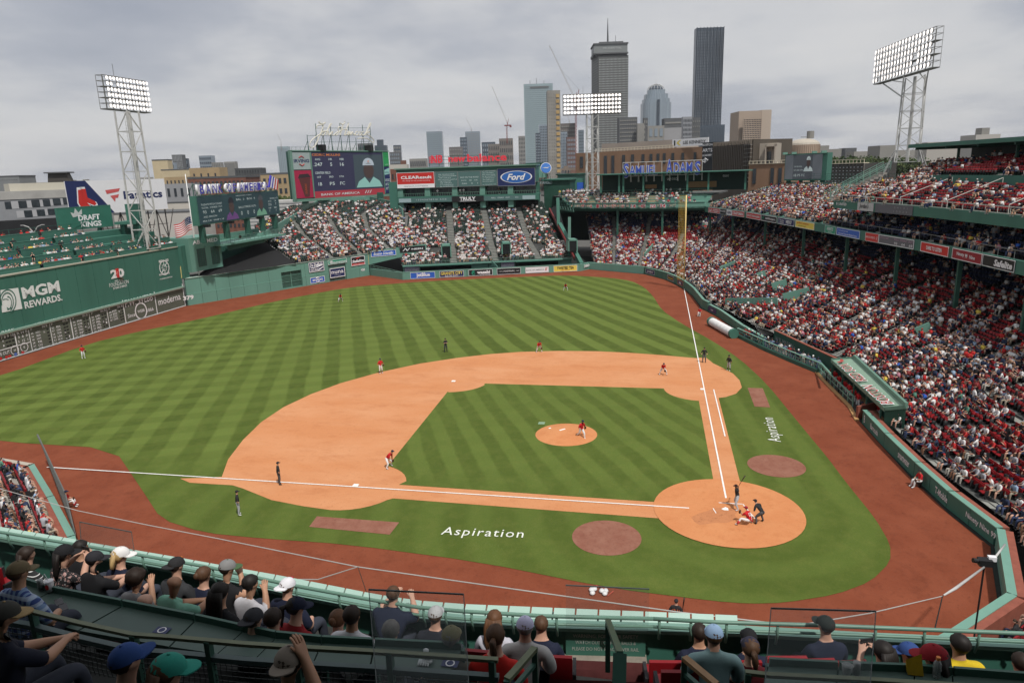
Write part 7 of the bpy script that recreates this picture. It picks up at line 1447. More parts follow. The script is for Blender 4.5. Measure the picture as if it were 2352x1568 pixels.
# ================================================================ people
V3=lambda*a:np.array(a,float)
def skin_mesh(name,J,bones,sub=1,extra=()):
 """one continuous surface grown round a skeleton; J: joint -> (position, radius); bones: pairs; returns mesh and nearest-bone classes"""
 names=list(J);me=bpy.data.meshes.new("tmp");idx={k:i for i,k in enumerate(names)}
 me.from_pydata([tuple(J[k][0])for k in names],[(idx[a],idx[b])for a,b,*_ in bones],[]);o=bpy.data.objects.new("tmp",me);COL.objects.link(o)
 md=o.modifiers.new("s","SKIN");md.branch_smoothing=.6;md.use_smooth_shade=True
 for k,v in zip(names,me.skin_vertices[0].data):v.radius=(J[k][1],J[k][1]*(J[k][2]if len(J[k])>2 else 1));v.use_root=(k=="pel")
 if sub:m2=o.modifiers.new("b","SUBSURF");m2.levels=sub;m2.render_levels=sub
 bpy.context.view_layer.update();r=bpy.data.meshes.new_from_object(o.evaluated_get(bpy.context.evaluated_depsgraph_get()));bpy.data.objects.remove(o);r.name=name
 n=len(r.polygons);c=np.empty(n*3);r.polygons.foreach_get("center",c);c=c.reshape(-1,3);best=np.full(n,1e9);cls=np.zeros(n,int);tt=np.zeros(n)
 for a,b,cl,*rest in bones:
  A,B=np.array(J[a][0],float),np.array(J[b][0],float);d=B-A;t=np.clip(((c-A)@d)/(d@d+1e-9),0,1);rr=J[a][1]*(1-t)+J[b][1]*t
  ds=np.linalg.norm(c-(A+t[:,None]*d),axis=1)-rr;cut=rest[0]if rest else None;m=ds<best;best=np.where(m,ds,best)
  cls=np.where(m,np.where(t<cut[0],cl,cut[1])if cut else cl,cls)
 r.polygons.foreach_set("material_index",cls);r.polygons.foreach_set("use_smooth",[True]*n);return r
def skel(pel,che,hd,lh,rh,lk,rk,la,ra,le=None,re_=None,sleeve=.9,shorts=None,fing=False,face=False,sc=1.0,w=1.0):
 pel,che,hd,lh,rh,lk,rk,la,ra=[np.array(q,float)for q in(pel,che,hd,lh,rh,lk,rk,la,ra)];up=(che-pel)/np.linalg.norm(che-pel);nk=che+up*.13;nk=nk*.6+(hd-(0,0,.12))*.4
 ls,rs=che+up*.07+V3(-.185*w,0,0),che+up*.07+V3(.185*w,0,0)
 def mid(a,b,e,out):
  if e is not None:return np.array(e,float)
  m=(a+b)/2;L_=np.linalg.norm(b-a);k=math.sqrt(max(.28**2-(L_/2)**2,0));return m+V3(out*.6,-.35,-.7)*k
 le,re_=mid(ls,lh,le,-1),mid(rs,rh,re_,1);lhp,rhp=pel+V3(-.09,0,-.03),pel+V3(.09,0,-.03)
 J={"pel":(pel,.15*w),"wai":((pel+che)/2,.145*w),"che":(che,.172*w),"nec":(nk,.066),"jaw":(hd-(0,0,.065),.068),"hd":(hd,.088),"top":(hd+(0,-.012,.065),.072)}
 for s,sh,el,ha,hp,kn,an in(("l",ls,le,lh,lhp,lk,la),("r",rs,re_,rh,rhp,rk,ra)):
  fw=V3(0,1,0);J.update({s+"sh":(sh,.09*w),s+"el":(el,.058*w),s+"wr":(el+(ha-el)*.82,.036),s+"ha":(ha,.042),s+"hp":(hp,.125*w),s+"kn":(kn,.078),s+"an":(an,.052),s+"to":(an+fw*.17-(0,0,.05),.042)})
 b=[("pel","wai",1),("wai","che",1),("che","nec",1,(.92,0)),("nec","jaw",0),("jaw","hd",0),("hd","top",0)]
 for s in "lr":
  b+=[("che",s+"sh",1),(s+"sh",s+"el",1,(sleeve,0)),(s+"el",s+"wr",0 if sleeve<1.5 else 1),(s+"wr",s+"ha",0),("pel",s+"hp",2),(s+"hp",s+"kn",2,(.8,0))if shorts else(s+"hp",s+"kn",2),(s+"kn",s+"an",0 if shorts else 2),(s+"an",s+"to",3)]
 if face:J["nos"]=(hd+(0,.098,-.015),.02);b.append(("hd","nos",0));J["le_"]=(hd+(-.09,-.005,-.01),.022);J["re_"]=(hd+(.09,-.005,-.01),.022);b+=[("hd","le_",0),("hd","re_",0)]
 if fing:
  for s,sg in(("l",-1),("r",1)):
   ha=J[s+"ha"][0];d=ha-J[s+"el"][0];d/=np.linalg.norm(d);sd=np.cross(d,(0,0,1));sd/=np.linalg.norm(sd)+1e-6;dn=np.cross(sd,d)
   for k in range(4):q=s+"f%d"%k;off=sd*(-.03+.02*k);L_=(.075,.085,.08,.062)[k];J[q]=(ha+off+d*.035,.0105);J[q+"a"]=(ha+off+d*(.035+L_*.55)-dn*.012,.0095);J[q+"b"]=(ha+off+d*(.03+L_*.9)-dn*.04,.008);b+=[(s+"ha",q,0),(q,q+"a",0),(q+"a",q+"b",0)]
   J[s+"t"]=(ha-sd*sg*.045+d*.01,.0115);J[s+"ta"]=(ha-sd*sg*.06+d*.045-dn*.01,.0095);b+=[(s+"ha",s+"t",0),(s+"t",s+"ta",0)]
 return J,b
SIT=dict(pel=(0,0,.5),lk=(-.13,.46,.52),rk=(.13,.46,.52),la=(-.13,.5,.1),ra=(.13,.5,.1))
def sit(lean=0.0,lh=(-.12,.38,.6),rh=(.12,.38,.6),spread=0,**k):
 d=dict(SIT);d.update(che=(0,lean*.7,.86),hd=(0,lean+.05,1.2),lh=lh,rh=rh);d["lk"]=(-.13-spread,.46,.52);d["rk"]=(.13+spread,.46,.52);d["la"]=(-.14-spread,.5,.1);d["ra"]=(.14+spread,.5,.1);d.update(k);return skel(**d)
def cmat(c,nm="cloth"):return M("%s_%02x%02x%02x"%(nm,*[int(min(q,1)**.45*255)for q in c]),tuple(c),.85,.14,6.0,bump=.15)
def hat_faces(me,hz=.03):
 """the cap of a distant figure: its skull faces above the brow"""
 return me
SKINM=[M("skin_tone_"+k,c,.55,.06,9,spec=.35)for k,c in(("light",(.50,.29,.21)),("tan",(.40,.22,.14)),("brown",(.22,.115,.07)),("deep",(.10,.055,.035)))]
SHOE_W,SHOE_B=cmat((.6,.6,.6),"shoe"),cmat((.02,.02,.02),"shoe");NAVY=(.012,.018,.05);REDJ=(.48,.015,.02)
def place_fig(name,me,mats,loc,yaw,label,cat="person",group=None,scale=1.0):
 o=bpy.data.objects.new(name,me);COL.objects.link(o)
 while len(me.materials)<len(mats):me.materials.append(None)
 for i,m in enumerate(mats):o.material_slots[i].link='OBJECT';o.material_slots[i].material=m
 o.location=tuple(map(float,loc));o.rotation_euler.z=yaw-math.pi/2;o.scale=(scale,)*3;return T(o,label,cat,group)
def cap_mesh(back=False,brimc=1):
 mb=MB();mb.ell((0,0,.012),(.094,.108,.098),16,6,0,z0=.05,z1=.995);mb.ell((0,0,.012),(.0945,.1085,.02),16,1,0,z0=-.9,z1=.3);s=-1 if back else 1;K=9
 for z_ in(0.0,-.008):
  ins=[(.085*math.sin(a),s*.1*math.cos(a),.018+z_)for a in np.linspace(-1.15,1.15,K)];out=[(.088*math.sin(a)*1.0,s*(.1*math.cos(a)+.085*math.cos(a*.95)**.6 if abs(a)<1.5 else .1),.0+z_+.012*math.cos(a))for a in np.linspace(-1.15,1.15,K)]
  mb.add(ins+out,[(i,i+1,K+i+1,K+i)if(s>0)==(z_==0)else(i,K+i,K+i+1,i+1)for i in range(K-1)],1)
 mb.ell((0,0,.11),(.012,.012,.006),6,3,1);return mb
def hair_mesh(style):
 mb=MB();L_={"short":(.092,.106,.1),"crop":(.089,.103,.094),"long":(.1,.112,.106),"pony":(.094,.108,.1),"bun":(.095,.108,.1),"curly":(.115,.125,.115),"bob":(.105,.115,.105)}[style]
 n,m=18,9;vs=[]
 for j in range(m+1):
  ph=math.pi/2*(1-j/m*(1.75 if style!="crop" else 1.55))
  for i in range(n):
   th=2*math.pi*i/n;fr=max(0,math.sin(th));p2=max(ph,-.15+.75*fr**1.5 if fr>.0 else ph)if fr>.02 else ph;k=1+.05*math.sin(i*5+j*3)*(2 if style=="curly" else .5)
   vs.append((L_[0]*math.cos(p2)*math.cos(th)*k,-.008+L_[1]*math.cos(p2)*math.sin(th)*k,.012+L_[2]*math.sin(p2)*k))
 mb.add(vs,[(j*n+i,(j+1)*n+i,(j+1)*n+(i+1)%n,j*n+(i+1)%n)for j in range(m)for i in range(n)])
 if style in("long","bob"):
  dn=.34 if style=="long" else .13
  for k in range(9):x=(-.08+.02*k);mb.tube([(x*.9,-.06-.04*(1-abs(x)*9),.03),(x*1.15,-.085-.02*(1-abs(x)*9),-.08),(x*1.2,-.095,-.08-dn*.5),(x*.9+.008*math.sin(k*3),-.08,-.08-dn*(1-.1*(k%3)))],[.03,.032,.03,.01],6)
 if style=="pony":mb.tube([(0,-.09,.02),(0,-.15,.0),(.01,-.155,-.09),(.02,-.14,-.22)],[.02,.035,.036,.008],8)
 if style=="bun":mb.ell((0,-.105,.01),(.045,.04,.05),10,6)
 return mb
LOCAL[0]=True
_cm,_hm={},{}
def proto(d,k,f,mats):
 if k not in d:o=f.build("x",mats,smooth=True);d[k]=o.data;bpy.data.objects.remove(o)
 return d[k]
def headgear(par,hd,yaw,tilt,hair=None,hairc=None,cap=None,brim=None,back=False,helm=False):
 """par is the figure; hd its head joint in figure space"""
 def put(nm,me,mats):
  o=bpy.data.objects.new(nm,me);COL.objects.link(o);o.parent=par;o.location=tuple(hd);o.rotation_euler=(tilt,0,yaw)
  for i,m in enumerate(mats):o.material_slots[i].link='OBJECT';o.material_slots[i].material=m
  return o
 if hair:me=proto(_hm,hair,hair_mesh(hair),[DARK]);put("hair",me,[M("hair_%02x%02x%02x"%tuple(int(q*255)for q in hairc),hairc,.6,.35,30,stretch=(1,1,.2))])
 if cap:me=proto(_cm,back,cap_mesh(back),[DARK,DARK]);q=put("helmet" if helm else "cap",me,[cmat(cap,"cap"),cmat(brim or cap,"cap")]);q.scale=(1.07,)*3 if helm else(1.12 if hair in('bob','long')else 1.03,)*3
PM=[]
for k,(lean,lh,rh,sp_,sh)in enumerate(((-.03,(-.1,.36,.6),(.1,.36,.6),.05,None),(.16,(-.04,.33,.98),(.04,.33,.98),.02,1),(.02,(-.25,.42,.6),(.27,.42,.6),.1,1),(.1,(-.15,.4,.62),(.08,.3,.7),.04,None))):
 PM.append(skin_mesh("person",*sit(lean,lh,rh,sp_,shorts=sh),1))
PM.append(skin_mesh("person",*skel((0,0,.92),(0,.02,1.3),(0,.04,1.66),(-.28,.12,.95),(.27,.15,1.0),(-.11,.03,.5),(.11,.03,.5),(-.12,0,.1),(.12,0,.1)),1))
for me in PM:
 c=np.empty(len(me.polygons)*3);me.polygons.foreach_get("center",c);c=c.reshape(-1,3);mi=np.empty(len(me.polygons),int);me.polygons.foreach_get("material_index",mi);zt_=c[:,2].max();top=c[c[:,2]>zt_-.2][:,1].mean()
 mi=np.where((c[:,2]>zt_-.105)|((c[:,2]>zt_-.19)&(c[:,1]<top-.02)),4,mi);me.polygons.foreach_set("material_index",mi)
def cname(c):
 T_={"white":(.66,.66,.66),"grey":(.42,.43,.45),"charcoal":(.2,.2,.2),"navy":(.03,.035,.065),"black":(.018,.018,.02),"red":(.45,.03,.035),"maroon":(.2,.035,.035),"pale blue":(.25,.34,.46),"blue":(.05,.12,.4),"yellow":(.61,.46,.09),"green":(.08,.2,.15),"pink":(.5,.25,.28),"brown":(.10,.06,.035),"tan":(.32,.22,.10)}
 return min(T_,key=lambda k:sum((a-b)**2 for a,b in zip(T_[k],c)))
seen={}
PS=["sitting back","leaning forward","arms apart","hunched","standing"]
for i in near:
 x,y,z,yw,ps,zone,sh,tr,ha,sk=CROWD[i];row=ORD[min(14,max(0,round((z-.95)/.17)))];pl="by third-base corner" if y>30 else("behind the backstop" if x<-2 else("behind home-side wall" if x<10 else "beside the dugout"))
 lb="spectator in %s top and %s headgear, %s, %s row %s"%(cname(sh),cname(ha),PS[ps],row,pl)
 if lb in seen:lb=lb.replace("spectator","farther spectator" if seen[lb]==1 else "another spectator");
 seen[lb]=seen.get(lb,0)+1;si=min(range(4),key=lambda q:abs((.5,.4,.22,.1)[q]-sk[0]))
 place_fig("person",PM[ps],[SKINM[si],cmat(sh),cmat(tr),SHOE_B,cmat(ha,"cap")],(x,y,z),yw,lb,group="spectators in the nearest lower rows",scale=.96+.08*random.random())
WHT,GRY,BLK=(.66,.66,.66),(.36,.37,.39),(.02,.02,.022)
def ready(h=.72,w=.3,hands=(.12,.38,.55)):return skel((0,-.12,h),(0,.18,h+.33),(0,.42,h+.58),(-hands[0],hands[1],hands[2]),hands,(-w,.14,.42),(w,.14,.42),(-w-.08,0,.08),(w+.08,0,.08))
def stnd(lh=(-.27,.1,.95),rh=(.27,.1,.95),hd=(0,.05,1.66),w=.14,**k):return skel((0,0,.94),(0,.02,1.32),hd,lh,rh,(-w,.04,.5),(w,.04,.5),(-w-.02,-.02,.08),(w+.02,-.02,.08),**k)
SK={"ready":ready(),"hands_knees":ready(.78,.26,(.24,.2,.5)),"upright":stnd(),"folded":stnd((-.03,.24,1.2),(.03,.24,1.2)),"stride":skel((0,0,.86),(0,.1,1.22),(0,.22,1.55),(-.28,.1,.92),(.22,.25,.95),(-.08,.32,.5),(.1,-.1,.44),(-.1,.34,.08),(.12,-.5,.14)),"bat":skel((0,0,.84),(.03,.08,1.2),(-.04,.14,1.55),(.22,-.02,1.42),(.27,-.06,1.38),(-.26,.14,.45),(.24,.12,.44),(-.42,.0,.08),(.36,0,.08)),"squat":skel((0,-.1,.36),(0,.08,.72),(0,.2,1.04),(-.1,.5,.7),(.2,.3,.5),(-.38,.25,.42),(.34,.18,.5),(-.62,.3,.09),(.34,-.05,.09)),"bend":skel((0,-.2,.8),(0,.14,1.08),(0,.38,1.32),(-.2,.3,.75),(.2,.3,.75),(-.24,.08,.45),(.24,.08,.45),(-.3,-.05,.08),(.3,-.05,.08)),"seat":sit(.05)}
SKM={k:skin_mesh("person",*v,2)for k,v in SK.items()}
def player(kind,x,y,face,label,shirt,pants,cap,skin=0,sock=None,z=0.05,num=None,glove=True,bat=False,shoe=None,helm=False,zero=None,P=None):
 P=gz(x,y,z)if P is None else P;a=math.atan2(face[1]-P[1],face[0]-P[0]);P=V3(P[0],P[1],z if zero is None else zero)
 o=place_fig("person",SKM[kind],[SKINM[skin],cmat(shirt,"jersey"),cmat(pants,"trousers"),shoe or SHOE_W],P,a,label,scale=1.06);J=SK[kind][0];hd=J["hd"][0];headgear(o,hd,0,0,"crop",(.02,.015,.012),cap,cap,helm=helm)
 if glove:mb=MB();h_=J["lha"][0];mb.ell(h_+(-.02,.05,-.03),(.12,.06,.13),8,5);mb.build("glove",M("glove_leather",(.06,.025,.012),.6),o,smooth=True)
 if sock:mb=MB();[mb.tube([J[s+"an"][0]+(0,0,.02),J[s+"an"][0]*.45+J[s+"kn"][0]*.55],[.056,.075],8)for s in "lr"];mb.build("stockings",cmat(sock,"sock"),o,smooth=True)
 if bat:mb=MB();A=J["rha"][0];d=V3(*bat);d/=np.linalg.norm(d);mb.tube([A-d*.05,A+d*.3,A+d*.6,A+d*.84],[.014,.016,.033,.034],8);mb.build("bat",M("bat_dark_wood",(.03,.014,.01),.4),o,smooth=True)
 if num:
  up=J["che"][0]-J["pel"][0];up/=np.linalg.norm(up);c=J["che"][0]-up*.06;rt=V3(1,0,0);bk=np.cross(up,rt);bk=-bk if bk[1]>0 else bk;q=text(None,Fr(c+bk*.185-rt*.12-up*.12,rt,up,.24,.24),num[0],.5,.5,.9,.9,num[1],off=0,bold=.02,name="shirt_number");q["_loc"]=1;NUM.append((q,o))
 return o
NUM=[];HOME=(0,0);MND=(12.8,12.8);ORG=M("orange_print",(.5,.12,.04),.7)
player("upright",192,823,HOME,"fielder in red top and white trousers far out beneath the scoreboard wall",REDJ,WHT,NAVY,1);player("ready",782,692,HOME,"fielder crouching in red top with red stockings in centre field",REDJ,WHT,NAVY,2,sock=(.2,.02,.02));player("ready",1299,667,HOME,"fielder in red top in deep right field, smallest player on the grass",REDJ,WHT,NAVY,2)
player("upright",875,857,HOME,"infielder in red top with dark red stockings at the clay's outer edge",REDJ,WHT,NAVY,1,sock=(.12,.02,.02));player("hands_knees",1238,808,HOME,"infielder in red top bending with hands on knees between the bases",REDJ,WHT,NAVY,0);player("ready",1523,860,HOME,"first baseman in red top with legs spread wide near the foul line",REDJ,WHT,NAVY,0)
player("stride",1335,1006,HOME,"pitcher in red top and white trousers striding down the mound",REDJ,WHT,NAVY,0,num=("23",cW));player("hands_knees",893,1073,HOME,"third baseman in red top crouching at the grass corner by the base",REDJ,WHT,NAVY,1,num=("11",cW))
player("folded",1024,808,HOME,"umpire in black standing with hands together behind second base",BLK,(.045,.047,.05),BLK,0,glove=False,shoe=SHOE_B);player("upright",1617,832,HOME,"umpire in black beside the right-field foul line",BLK,(.10,.10,.11),BLK,0,glove=False,shoe=SHOE_B);player("upright",642,1112,(20,8),"umpire in black standing behind third base, biggest in the infield",BLK,(.06,.062,.065),BLK,1,glove=False,shoe=SHOE_B)
player("upright",1674,851,(20,12),"base coach in black top, grey knickers and black socks by first base",BLK,GRY,BLK,2,sock=BLK,glove=False,num=("57",ORG));player("upright",549,1182,(15,5),"base coach in black top and grey trousers left of third base",BLK,GRY,BLK,1,glove=False,num=("11",ORG))
player("bat",1693,1166,(-.2,12),"batter in dark helmet and pale grey trousers holding the bat up",BLK,GRY,(.03,.012,.01),3,z=.07,glove=False,bat=(.25,-.5,.8),helm=True,shoe=SHOE_W)
player("squat",1718,1204,(5,5.5),"catcher in red squatting with one shin guard stretched out",REDJ,WHT,(.3,.02,.03),1,z=.07,sock=(.45,.03,.03),num=("12",cW),helm=True);player("bend",1744,1200,(6,5),"plate umpire in black bent over behind the catcher",BLK,(.07,.072,.078),BLK,0,z=.07,glove=False,shoe=SHOE_B)
player("upright",1551,1452,(3,2),"player in black with a dark helmet and bat waiting near the rail",BLK,GRY,BLK,0,z=0,glove=False,bat=(.1,.2,.95),helm=True,num=("31",ORG))
player("seat",155,1166,(10,20),"ball attendant in red helmet-cap sitting by the angled third-base wall",REDJ,WHT,NAVY,1,sock=(.3,.03,.03));player("seat",2112,1118,(0,8),"ball attendant in red sitting against the green wall right of home",REDJ,WHT,BLK,1,z=.0);player("seat",1607,725,(40,5),"ball attendant in red sitting by the low wall beyond first base",REDJ,WHT,NAVY,0)
for(x,y,n_)in((155,1166,0),(2112,1118,1),(1607,725,2)):P=gz(x,y,0);mb=MB();mb.tube([(P[0],P[1],0),(P[0],P[1],.42)],[.12,.15],10);o=mb.build("stool",BLACK);T(o,"black stool under the ball attendant "+("by the third-base wall","right of home","beyond first base")[n_],"stool")
for k,(x,y,z)in enumerate(((985,616,0),(1050-40,617,0),(1062,612,0),(1043,615,0),(1077,612,0),(1090,612,0),(1068,613,0),(1103,611,0),(940,627,0),(1128,612,0))):player("upright" if k%2 else "seat",x,y+9,HOME,"relief player in red and white in the left bullpen, number %s from its left end"%ORD[(1,2,5,3,6,7,4,8,0,9)[k]],REDJ,WHT,NAVY,k%3,glove=False)
for k,x in enumerate((1222,1232,1262,1268,1275,1300)):player("upright" if k<2 else "seat",x,613,HOME,"relief player in dark clothes in the right bullpen, %s from the left"%ORD[k],BLK,GRY,BLK,k%3,glove=False)
DUG=[(1905,868),(1916,880),(1928,892),(1938,900),(1949,912),(1958,921),(1900,860),(1975,938),(1990,940),(2004,946)]
for k,(x,y)in enumerate(DUG):P=gz(x,y+8,0);player("hands_knees" if k in(7,8)else "upright",x,y+8,(10,10),"team member in red at the dugout rail, %s from its far end"%ORD[k],REDJ,WHT,NAVY,k%3,glove=False,zero=-.45,P=P-V3(0,.5,0))
for k,u in enumerate(np.linspace(.05,.92,18)):A=lerp3(pt[0],pt[-1],u);player("upright" if k%3 else "folded",0,0,HOME,"person %s along the photographers' pit rail counted from the tarpaulin"%(ORD[k]if k<15 else("sixteenth","seventeenth","eighteenth")[k-15]),random.choice([WHT,BLK,NAVY,(.3,.03,.03),(.15,.2,.3)]),TROU[k%6],random.choice([NAVY,BLK,WHT]),k%3,glove=False,P=A+V3(0,-.75,0),zero=-.35)
for k,x in enumerate((552,584,609)):P=at(x,548-k*6,150+k*5);player("folded",0,0,HOME,"camera operator in black on the green platform, %s from the left"%ORD[k],BLK,BLK,BLK,0,glove=False,P=P,zero=P[2]-.9)
LOCAL[0]=False
for k,x in enumerate((1008,1060,1068,1148,1180)):P=lb_.p((x-916)/316,.335,-.6);player("folded",0,0,HOME,"person on the glazed balcony of the bleacher building, %s from the left"%ORD[k],WHT if k<3 else BLK,BLK,BLK,k%3,glove=False,P=P,zero=P[2])
_ft=finish_texts
def finish_numbers():
 bpy.context.view_layer.update()
 for q,o in NUM:
  fr=[t for t in _texts if t[0]is q][0][1];m=o.matrix_world;r3=np.array(m.to_3x3());fr.o=np.array(m@Vector(fr.o));fr.ux=r3@fr.ux;fr.uy=r3@fr.uy;fr.n=np.cross(fr.ux,fr.uy);q.parent=o;del q["_loc"]
# ================================================================ the near upper-deck rows
PL=lambda L_,z:[gz(x,y,z)for x,y in L_]
ledge=PL([(-60,1222),(0,1233),(170,1263),(311,1289),(470,1318),(660,1358),(860,1397),(960,1414),(1064,1424),(1254,1436),(1500,1443),(1715,1450),(2000,1466),(2352,1482),(2460,1488)],17.05)
e=E("deck_front_wall","low dark green front wall of the upper deck with pipe rails on its ledge","wall",ledge[0])
mb=MB()
for a,b in zip(ledge[:-1],ledge[1:]):mb.quad(a,b,b-(0,0,2.5),a-(0,0,2.5));mb.quad(a+(.06,0,0),b+(.06,0,0),b,a);mb.quad(b+(.06,0,-2.5),a+(.06,0,-2.5),a+(.06,0,0),b+(.06,0,0))
NEARG=M("deck_wall_green",(.045,.145,.11),.5,.1,2);mb.build("wall",NEARG,e)
mb=MB()
for a,b in zip(ledge[:-1],ledge[1:]):mb.bar(a+(-.02,0,.02),b+(-.02,0,.02),.17,.05)
mb.build("ledge",M("deck_ledge_green",(.16,.29,.24),.45,.08,2),e)
rail=PL([(-60,1208),(0,1221),(170,1249),(311,1272),(470,1300),(660,1341),(860,1378),(962,1394),(1064,1403),(1254,1414),(1500,1420),(1646,1428),(1882,1435),(2100,1444),(2352,1454),(2460,1458)],17.35)
for nm,pts in(("left",rail[:11]),("right",rail[10:])):
 mb=MB();mb.tube(pts,.026,10);mb.build("pipe_rail",RAILG,e,smooth=True);mb=MB();mb.tube([q-(-.02,0,.13)for q in pts],.02,8);mb.build("pipe_rail",RAILG,e,smooth=True)
for i in range(len(rail)-1):
 for t in(.1,.6):q=lerp3(rail[i],rail[i+1],t);mb=MB();mb.tube([q,q-(0,0,.16),q-(-.05,0,.32)],.018,6);mb.build("rail_bracket",RAILG,e,smooth=True)
pads=PL([(-60,1198),(0,1209),(170,1237),(201,1244),(392,1276),(470,1290),(640,1320),(784,1348),(860,1363),(960,1378),(1064,1386),(1254,1394),(1500,1404),(1715,1413)],17.0)
ep=E("pad_row","row of pale green padded blocks with dark gaps just beyond the pipe rail","padding",pads[0]);s0=0;L_=sum(np.linalg.norm(b-a)for a,b in zip(pads[:-1],pads[1:]))
LP=M("pale_green_pad",(.36,.52,.46),.4,.05,2);mb0=None
while s0<L_-.2:
 a,_=walk(pads,s0);b,_=walk(pads,min(s0+.285,L_-.001));mb=MB();dx=V3(-.30,0,-.19);v=[a,b,b+dx,a+dx];mb.add(v+[q+(0.02,0,-.08)for q in v],[(0,3,2,1),(4,5,6,7),(0,1,5,4),(2,3,7,6),(1,2,6,5),(3,0,4,7)]);mb.build("pad",LP,ep);s0+=.31
mb=MB()
for a,b in zip(pads[:-1],pads[1:]):mb.bar(a+(-.12,0,-.22),b+(-.12,0,-.22),.3,.1)
mb.build("backing",GREEN_D,ep)
fl=E("near_terrace","dark stepped terrace floor of the near upper deck","terrace",(-40,5,17))
for k in range(9):mb=MB();x0=-37.35-.85*k;z=16.62+.5*max(0,k-.3)if k else 16.62;mb.box((x0-.43,6,z-.4),(.86,34,.8));mb.build("terrace_step",M("near_floor_dark",(.035,.037,.036),.9,.25,3),fl)
st=E("aisle_stair","concrete aisle steps with maroon nosings leading down to the warning panel","stair",gz(1400,1540,16.9))
c0=gz(1296,1497,16.66);c1=gz(1480,1501,16.66);wd=c1-c0
for k in range(4):
 z=16.66+.2*k
 ya=(1498,1551,1574,1600)[k];yb=(1546,1568,1594,1620)[k];a,b,c,d=gz(1296-k*12,ya,z),gz(1484+k*12,ya+4,z),gz(1490+k*14,yb+6,z),gz(1284-k*14,yb-3,z);mb=MB();mb.add([a,b,c,d,a-(0,0,.2),b-(0,0,.2),c-(0,0,.2),d-(0,0,.2)],[(0,3,2,1),(2,3,7,6),(0,1,5,4)]);mb.build("step",M("worn_concrete",(.22,.195,.165),.85,.3,4,bump=.3),st)
 mb=MB();mb.add([d+(0,0,.004),c+(0,0,.004),c+(-.0,0,.19),d+(0,0,.19)],[(0,1,2,3)]);mb.build("nosing",M("maroon_nosing",(.15,.045,.045),.8,.3,5),st)
wp0,wp1=gz(1300,1502,16.66),gz(1482,1506,16.66);f=frp(wp0,wp1,16.66,17.03);f=Fr(f.o,f.ux,f.uy,f.W,f.H)
WT=M("warning_print",(.32,.36,.33),.8,.2,20)
wpn=E("warning_panel","dark green panel with three lines of pale safety lettering at the foot of the stair","sign",f.p(0,0));mb=MB();f.slab(mb,0,0,1,1,-.02,.01);mb.build("panel",NEARG,wpn)
for s_,v,w in(("WARNING: FOR YOUR SAFETY",.80,.82),("WATCH OUT FOR FOUL BALLS &",.54,.76),("PLEASE DO NOT REACH OVER RAIL",.28,.84)):text(wpn,f,s_,.5,v,w,.14,WT,off=.014,bold=.01)
for x,y in((214,1300),(640,1400)):P0_,P1_=gx(x,y+22,-37.3),gx(x+70,y+34,-37.3)
PG=M("post_green",(.045,.11,.085),.4,.1,4)
mb=MB();A=at(1396,1424,6.6);B=at(1424,1500,5.2);mb.bar(A,B,.05,.035);mb.bar(B,at(1420,1640,5.0),.10,.05);mb.bar(A,at(1396,1540,6.7),.045,.05);o=mb.build("aisle_handrail",PG);T(o,"dark green central handrail standing in the aisle","handrail")
TG=M("counter_green",(.065,.105,.09),.45,.12,3)
def counter(front,back,z,label):
 F_,B_=PL(front,z),PL(back,z);e=E("counter",label,"counter",F_[0])
 for i in range(len(F_)-1):
  g_=.012;a,b,c,d=lerp3(F_[i],F_[i+1],g_),lerp3(F_[i],F_[i+1],1-g_),lerp3(B_[i],B_[i+1],1-g_),lerp3(B_[i],B_[i+1],g_);mb=MB();mb.add([a,b,c,d]+[q-V3(0,0,.05)for q in(a,b,c,d)],[(0,1,2,3),(4,7,6,5),(0,4,5,1),(2,6,7,3),(1,5,6,2),(3,7,4,0)]);mb.build("counter_top",TG,e)
  mb=MB();mb.bar(a+(0,0,.02),b+(0,0,.02),.03,.11);mb.build("counter_lip",PG,e)
 mb=MB()
 for i in range(len(F_)):mb.bar(F_[i]-(0.0,0,1.0),F_[i],.05)
 mb.build("counter_leg",PG,e);return F_,B_
c1f,c1b=counter([(60,1340),(118,1358),(283,1390),(450,1423),(560,1448),(635,1463),(740,1474),(860,1480),(1062,1490)],[(-60,1392),(20,1405),(180,1447),(390,1484),(500,1500),(590,1508),(720,1520),(850,1528),(1040,1536)],18.35,"long dark green counter curving behind the second row at left")
counter([(1765,1526),(1925,1534),(2101,1541),(2187,1547),(2380,1562)],[(1750,1580),(1920,1590),(2100,1600),(2190,1606),(2380,1622)],18.35,"dark green counter behind the second row at right")
OL=M("olive_rail_cap",(.13,.15,.09),.45,.2,5);MESH=M("mesh_wire_dark",(.02,.028,.026),.5)
